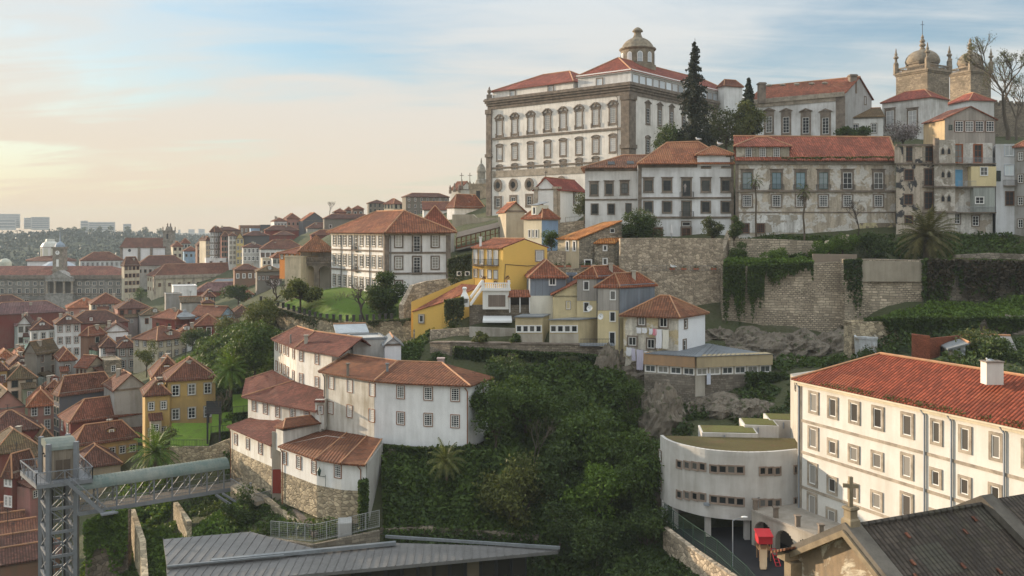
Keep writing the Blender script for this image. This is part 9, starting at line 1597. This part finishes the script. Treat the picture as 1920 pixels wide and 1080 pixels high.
def pergola():
 o=thing('pergola','dark timber pergola beside the villa lawn','pergola',tuple(P(400,800,141)));m=MB()
 for x,y,d in((389,800,138.5),(391,770,148),(413,770,148),(412,800,138.5)):p=P(x,y,d);m=MB();zt=Zat(762,144);m.bar(Vector((p.x,p.y,p.z-3)),Vector((p.x,p.y,zt)),0.22);m.build('post',M_iron,o)
 for i in range(8):d=138.5+i*1.35;a,b=P(387,0,d),P(415,0,d);m=MB();m.bar(Vector((a.x,a.y,zt)),Vector((b.x,b.y,zt)),0.14,0.25);m.build('beam',M_iron,o)
pergola()
def rock(px,py,d,rx,ry,rz,seed):
 m=MB();c=P(px,py,d);m.sphere((0,0,0),1.0,44,28);v=[]
 for x,y,z in m.v:q=Vector((x,y,z));k=1.1+0.30*noise.noise(q*1.3+Vector((seed,0,0)))-0.42*abs(noise.noise(q*2.6+Vector((0,seed,0))))-0.2*abs(noise.noise(q*6+Vector((0,seed,1))));v.append((c.x+q.x*rx*k,c.y+q.y*ry*k,c.z+q.z*rz*k))
 m.v=v;s=MATS.get('rock')
 if s is None:
  t=NT('rock');p=t.pos();n=t.noise(p,0.5,8,0.65,0.3);f=t.noise(t.pos((1,1,0.4)),2.2,6,0.65);c_=t.mix(n,(0.075,0.062,0.048),(0.30,0.255,0.20));c_=t.mix(t.rng(f,0.5,0.68,0,0.7),c_,(0.05,0.045,0.03));c_=t.mix(t.rng(t.noise(p,0.8,6,0.6),0.56,0.64,0,0.7),c_,(0.035,0.05,0.012));t.bump(t.math('ADD',n,f),0.9,0.35);s=MATS['rock']=t.done(c_,0.96)
 struct(m.build('rock_outcrop',s))
for i,t in enumerate(((1142,722,134.2,2.4,2.2,6.0),(1160,690,138,3.0,2.5,3.5),(1255,785,131,5.0,4,4.0),(1310,800,128,3.5,3.5,4.0),(1235,815,125,4.2,3,7.0),(1345,640,149,5,4,2.6),(1400,660,146,5,4,3.6),(1450,670,144,5.5,4,4.0),(1505,665,144,4.5,4,3.6),(1560,668,144,5,4,4.0),(1370,690,141,5,4,3.0),(1480,705,139,5,4,3.0),(1540,720,136,5,4,3.4),(1860,640,131,6,4,3.2),(1910,640,130,5,4,4.0),(1215,940,109,2.0,2.0,6.0),(1200,700,137,4,3,3),(1360,775,126,4,3.5,2.6),(1420,790,122,4,3.5,3))):rock(*t,i*3.7)
def small():
 d=118;root=thing('brick_ruin','roofless red brick ruin with a sunlit corner pier behind the long convent roof','ruin',tuple(P(1755,660,d)));bm_=ashlar((0.34,0.105,0.055),0.35,0.14,0.015,0.3);L,N,Rr=XY(1710,d+1),XY(1744,d-1.5),XY(1818,d+2);m=MB();zt,zb=Zat(628,d),Zat(720,d);m.prism([(L.x,L.y),(N.x,N.y),(N.x+0.2,N.y+0.8),(L.x+0.3,L.y+0.8)],zb,zt);m.prism([(N.x+0.02,N.y),(Rr.x,Rr.y),(Rr.x,Rr.y+0.5),(N.x+0.22,N.y+0.6)],zb,[zt-0.3,zt-0.2,zt-0.2,zt-0.3]);m.build('wall',bm_,root);f=F(N,Rr);u,z=f.at(1768,664);window(root,f,u,z,1.3,2.2,surw=0.1,sur=M_brownwood,sm=M_brownwood);roof(root,[[P(1786,646,d),P(1815,656,d-2),P(1822,634,d+2),P(1818,631,d+2)]],M_zinc)
 house('ruin','small white plastered ruin beside the red brick ruin','ruin',peeled((0.62,0.66,0.70),(0.3,0.27,0.22),0.4),M_zinc,None,1782,1810,114,656,690,0.8,'shed',12,4,along=2);house('ruin','roofless yard wall with flaking white paint left of the brick ruin','ruin',peeled((0.55,0.58,0.60),(0.28,0.25,0.2),0.45),None,None,1604,1645,126,634,690,0,'flat',4,4);house('shed','dilapidated shed with a grey asbestos roof at the far right','shed',peeled((0.5,0.5,0.48),(0.25,0.22,0.18),0.5),metal_roof((0.24,0.22,0.20)),None,1840,1900,116,656,680,1.2,'shed',6,5,along=1)
 house('stone_pier','tall rough stone pier at the corner of the yard left of the brick ruin','pier',RUBW,None,1582,1597,1606,128,606,700,0,'flat',30,None)
 for i,(x,y,d)in enumerate(((1105,412,179),(1151,408,178),(1259,450,160))):
  p=P(x,y,d);o=thing('parasol',['closed white parasol between the two terrace trees, left one','closed white parasol in front of the broad terrace tree','closed white parasol before the white house doors'][i],'parasol',tuple(p));m=MB();m.tube(p,p+Vector((0,0,2.9)),0.04,0.04,6);m.build('pole',M_steel,o);m=MB();m.lathe((p.x,p.y,p.z+0.9),[(0.10,0),(0.26,0.3),(0.2,1.2),(0.08,1.9),(0.02,2.0)],8);m.build('canopy',plain((0.66,0.64,0.62),0.9),o)
 for i,(x,y,d)in enumerate(((1309,265,180.3),(1349,273.6,174.3),(1262,505,152))):gull(P(x,y,d)+Vector((0,0,0.2)),['gull standing on the roof peak of the broad white house','gull standing on the little pavilion roof','gull on the rubble wall ledge'][i],2.0)
 for i,x in enumerate((1043,1052,1066,1094,1104,1118,1162,1260,1282,1305,1338)):
  p=P(x,501 if x<1170 else 506,155.6 if x<1170 else 152.6);o=thing('flower_pot','terracotta trough with a few plants on the stone wall ledge','pot',tuple(p),'terracotta troughs on the wall ledges');m=MB();m.prism([(p.x-0.45,p.y-0.18),(p.x+0.45,p.y-0.18),(p.x+0.45,p.y+0.18),(p.x-0.45,p.y+0.18)],p.z,p.z+0.35);m.build('pot',stucco((0.36,0.13,0.07),0.2),o);c=bpy.data.objects.new('leaves',leaf_mesh('leaves',RS.normal(size=(50,3))*np.array((0.3,0.12,0.15))+np.array((0,0,0.5)),0.1,LF_M));COL.objects.link(c);c.parent=o
 m=MB();a,b=P(1856,190,246),P(1945,196,244);m.obb((a.x,a.y,a.z-16),Vector((b.x-a.x,b.y-a.y,0)),(0,1.2,0),(0,0,14.6))
 n=9
 for i in range(n):p=a+(b-a)*i/n;m.prism([(p.x,p.y),(p.x+0.9,p.y),(p.x+0.9,p.y+1.2),(p.x,p.y+1.2)],p.z-1.4,p.z);m.prism([(p.x+0.15,p.y+0.2),(p.x+0.75,p.y+0.2),(p.x+0.75,p.y+1),(p.x+0.15,p.y+1)],p.z+0.003,p.z+0.5)
 tag(m.build('battlement_wall',ashlar((0.30,0.25,0.19),0.8,0.4,0.02,0.5)),'crenellated grey stone wall behind the bare trees at the right edge','wall')
 p=P(1284.5,360.5,171.0);o=thing('person','person in a pale top standing at the upper balcony door of the broad white house','person',tuple(p));me=bpy.data.meshes.new('body');J=[(0,0,0.92),(0,0,1.18),(0,0,1.42),(0,0,1.53),(0,-0.01,1.62),(0,-0.01,1.73),(-0.1,0,0.88),(-0.11,-0.02,0.48),(-0.11,0.02,0.08),(-0.12,-0.12,0.03),(0.1,0,0.88),(0.11,-0.02,0.48),(0.11,0.02,0.08),(0.12,-0.12,0.03),(-0.19,0,1.39),(-0.25,0.03,1.12),(-0.2,-0.16,0.98),(0.19,0,1.39),(0.25,0.03,1.12),(0.2,-0.16,0.98)];E=[(0,1),(1,2),(2,3),(3,4),(4,5),(0,6),(6,7),(7,8),(8,9),(0,10),(10,11),(11,12),(12,13),(2,14),(14,15),(15,16),(2,17),(17,18),(18,19)];rad=[0.13,0.13,0.13,0.055,0.085,0.07,0.085,0.06,0.045,0.035,0.085,0.06,0.045,0.035,0.06,0.045,0.035,0.06,0.045,0.035]
 me.from_pydata(J,E,[]);b=bpy.data.objects.new('body',me);COL.objects.link(b);b.parent=o;md=b.modifiers.new('skin','SKIN');b.modifiers.new('sub','SUBSURF').levels=1
 for v,r in zip(me.skin_vertices[0].data,rad):v.radius=(r,r*0.85)
 me.skin_vertices[0].data[0].use_root=True;me.materials.append(plain((0.42,0.36,0.33),0.85));m=MB();m.sphere(p+Vector((0,0.02,1.71)),0.105,10,7,(0.95,1.05,0.9));m.build('hair',plain((0.03,0.022,0.018),0.8),o,True)
small()
# ---- the damp evening air over the valley
def haze():
 m=MB();m.box(-2700,-400,-3,2700,3300,136);ma=bpy.data.materials.new('haze');ma.use_nodes=True;nt=ma.node_tree;nt.nodes.clear();out=nt.nodes.new('ShaderNodeOutputMaterial');v=nt.nodes.new('ShaderNodeVolumePrincipled');v.inputs['Color'].default_value=(0.58,0.67,0.74,1);v.inputs['Density'].default_value=HAZE;v.inputs['Anisotropy'].default_value=0.0;nt.links.new(v.outputs[0],out.inputs['Volume']);o=m.build('haze',ma,uv=False);stuff(o,'thin evening haze filling the valley','haze')
HAZE=0.00018
haze()
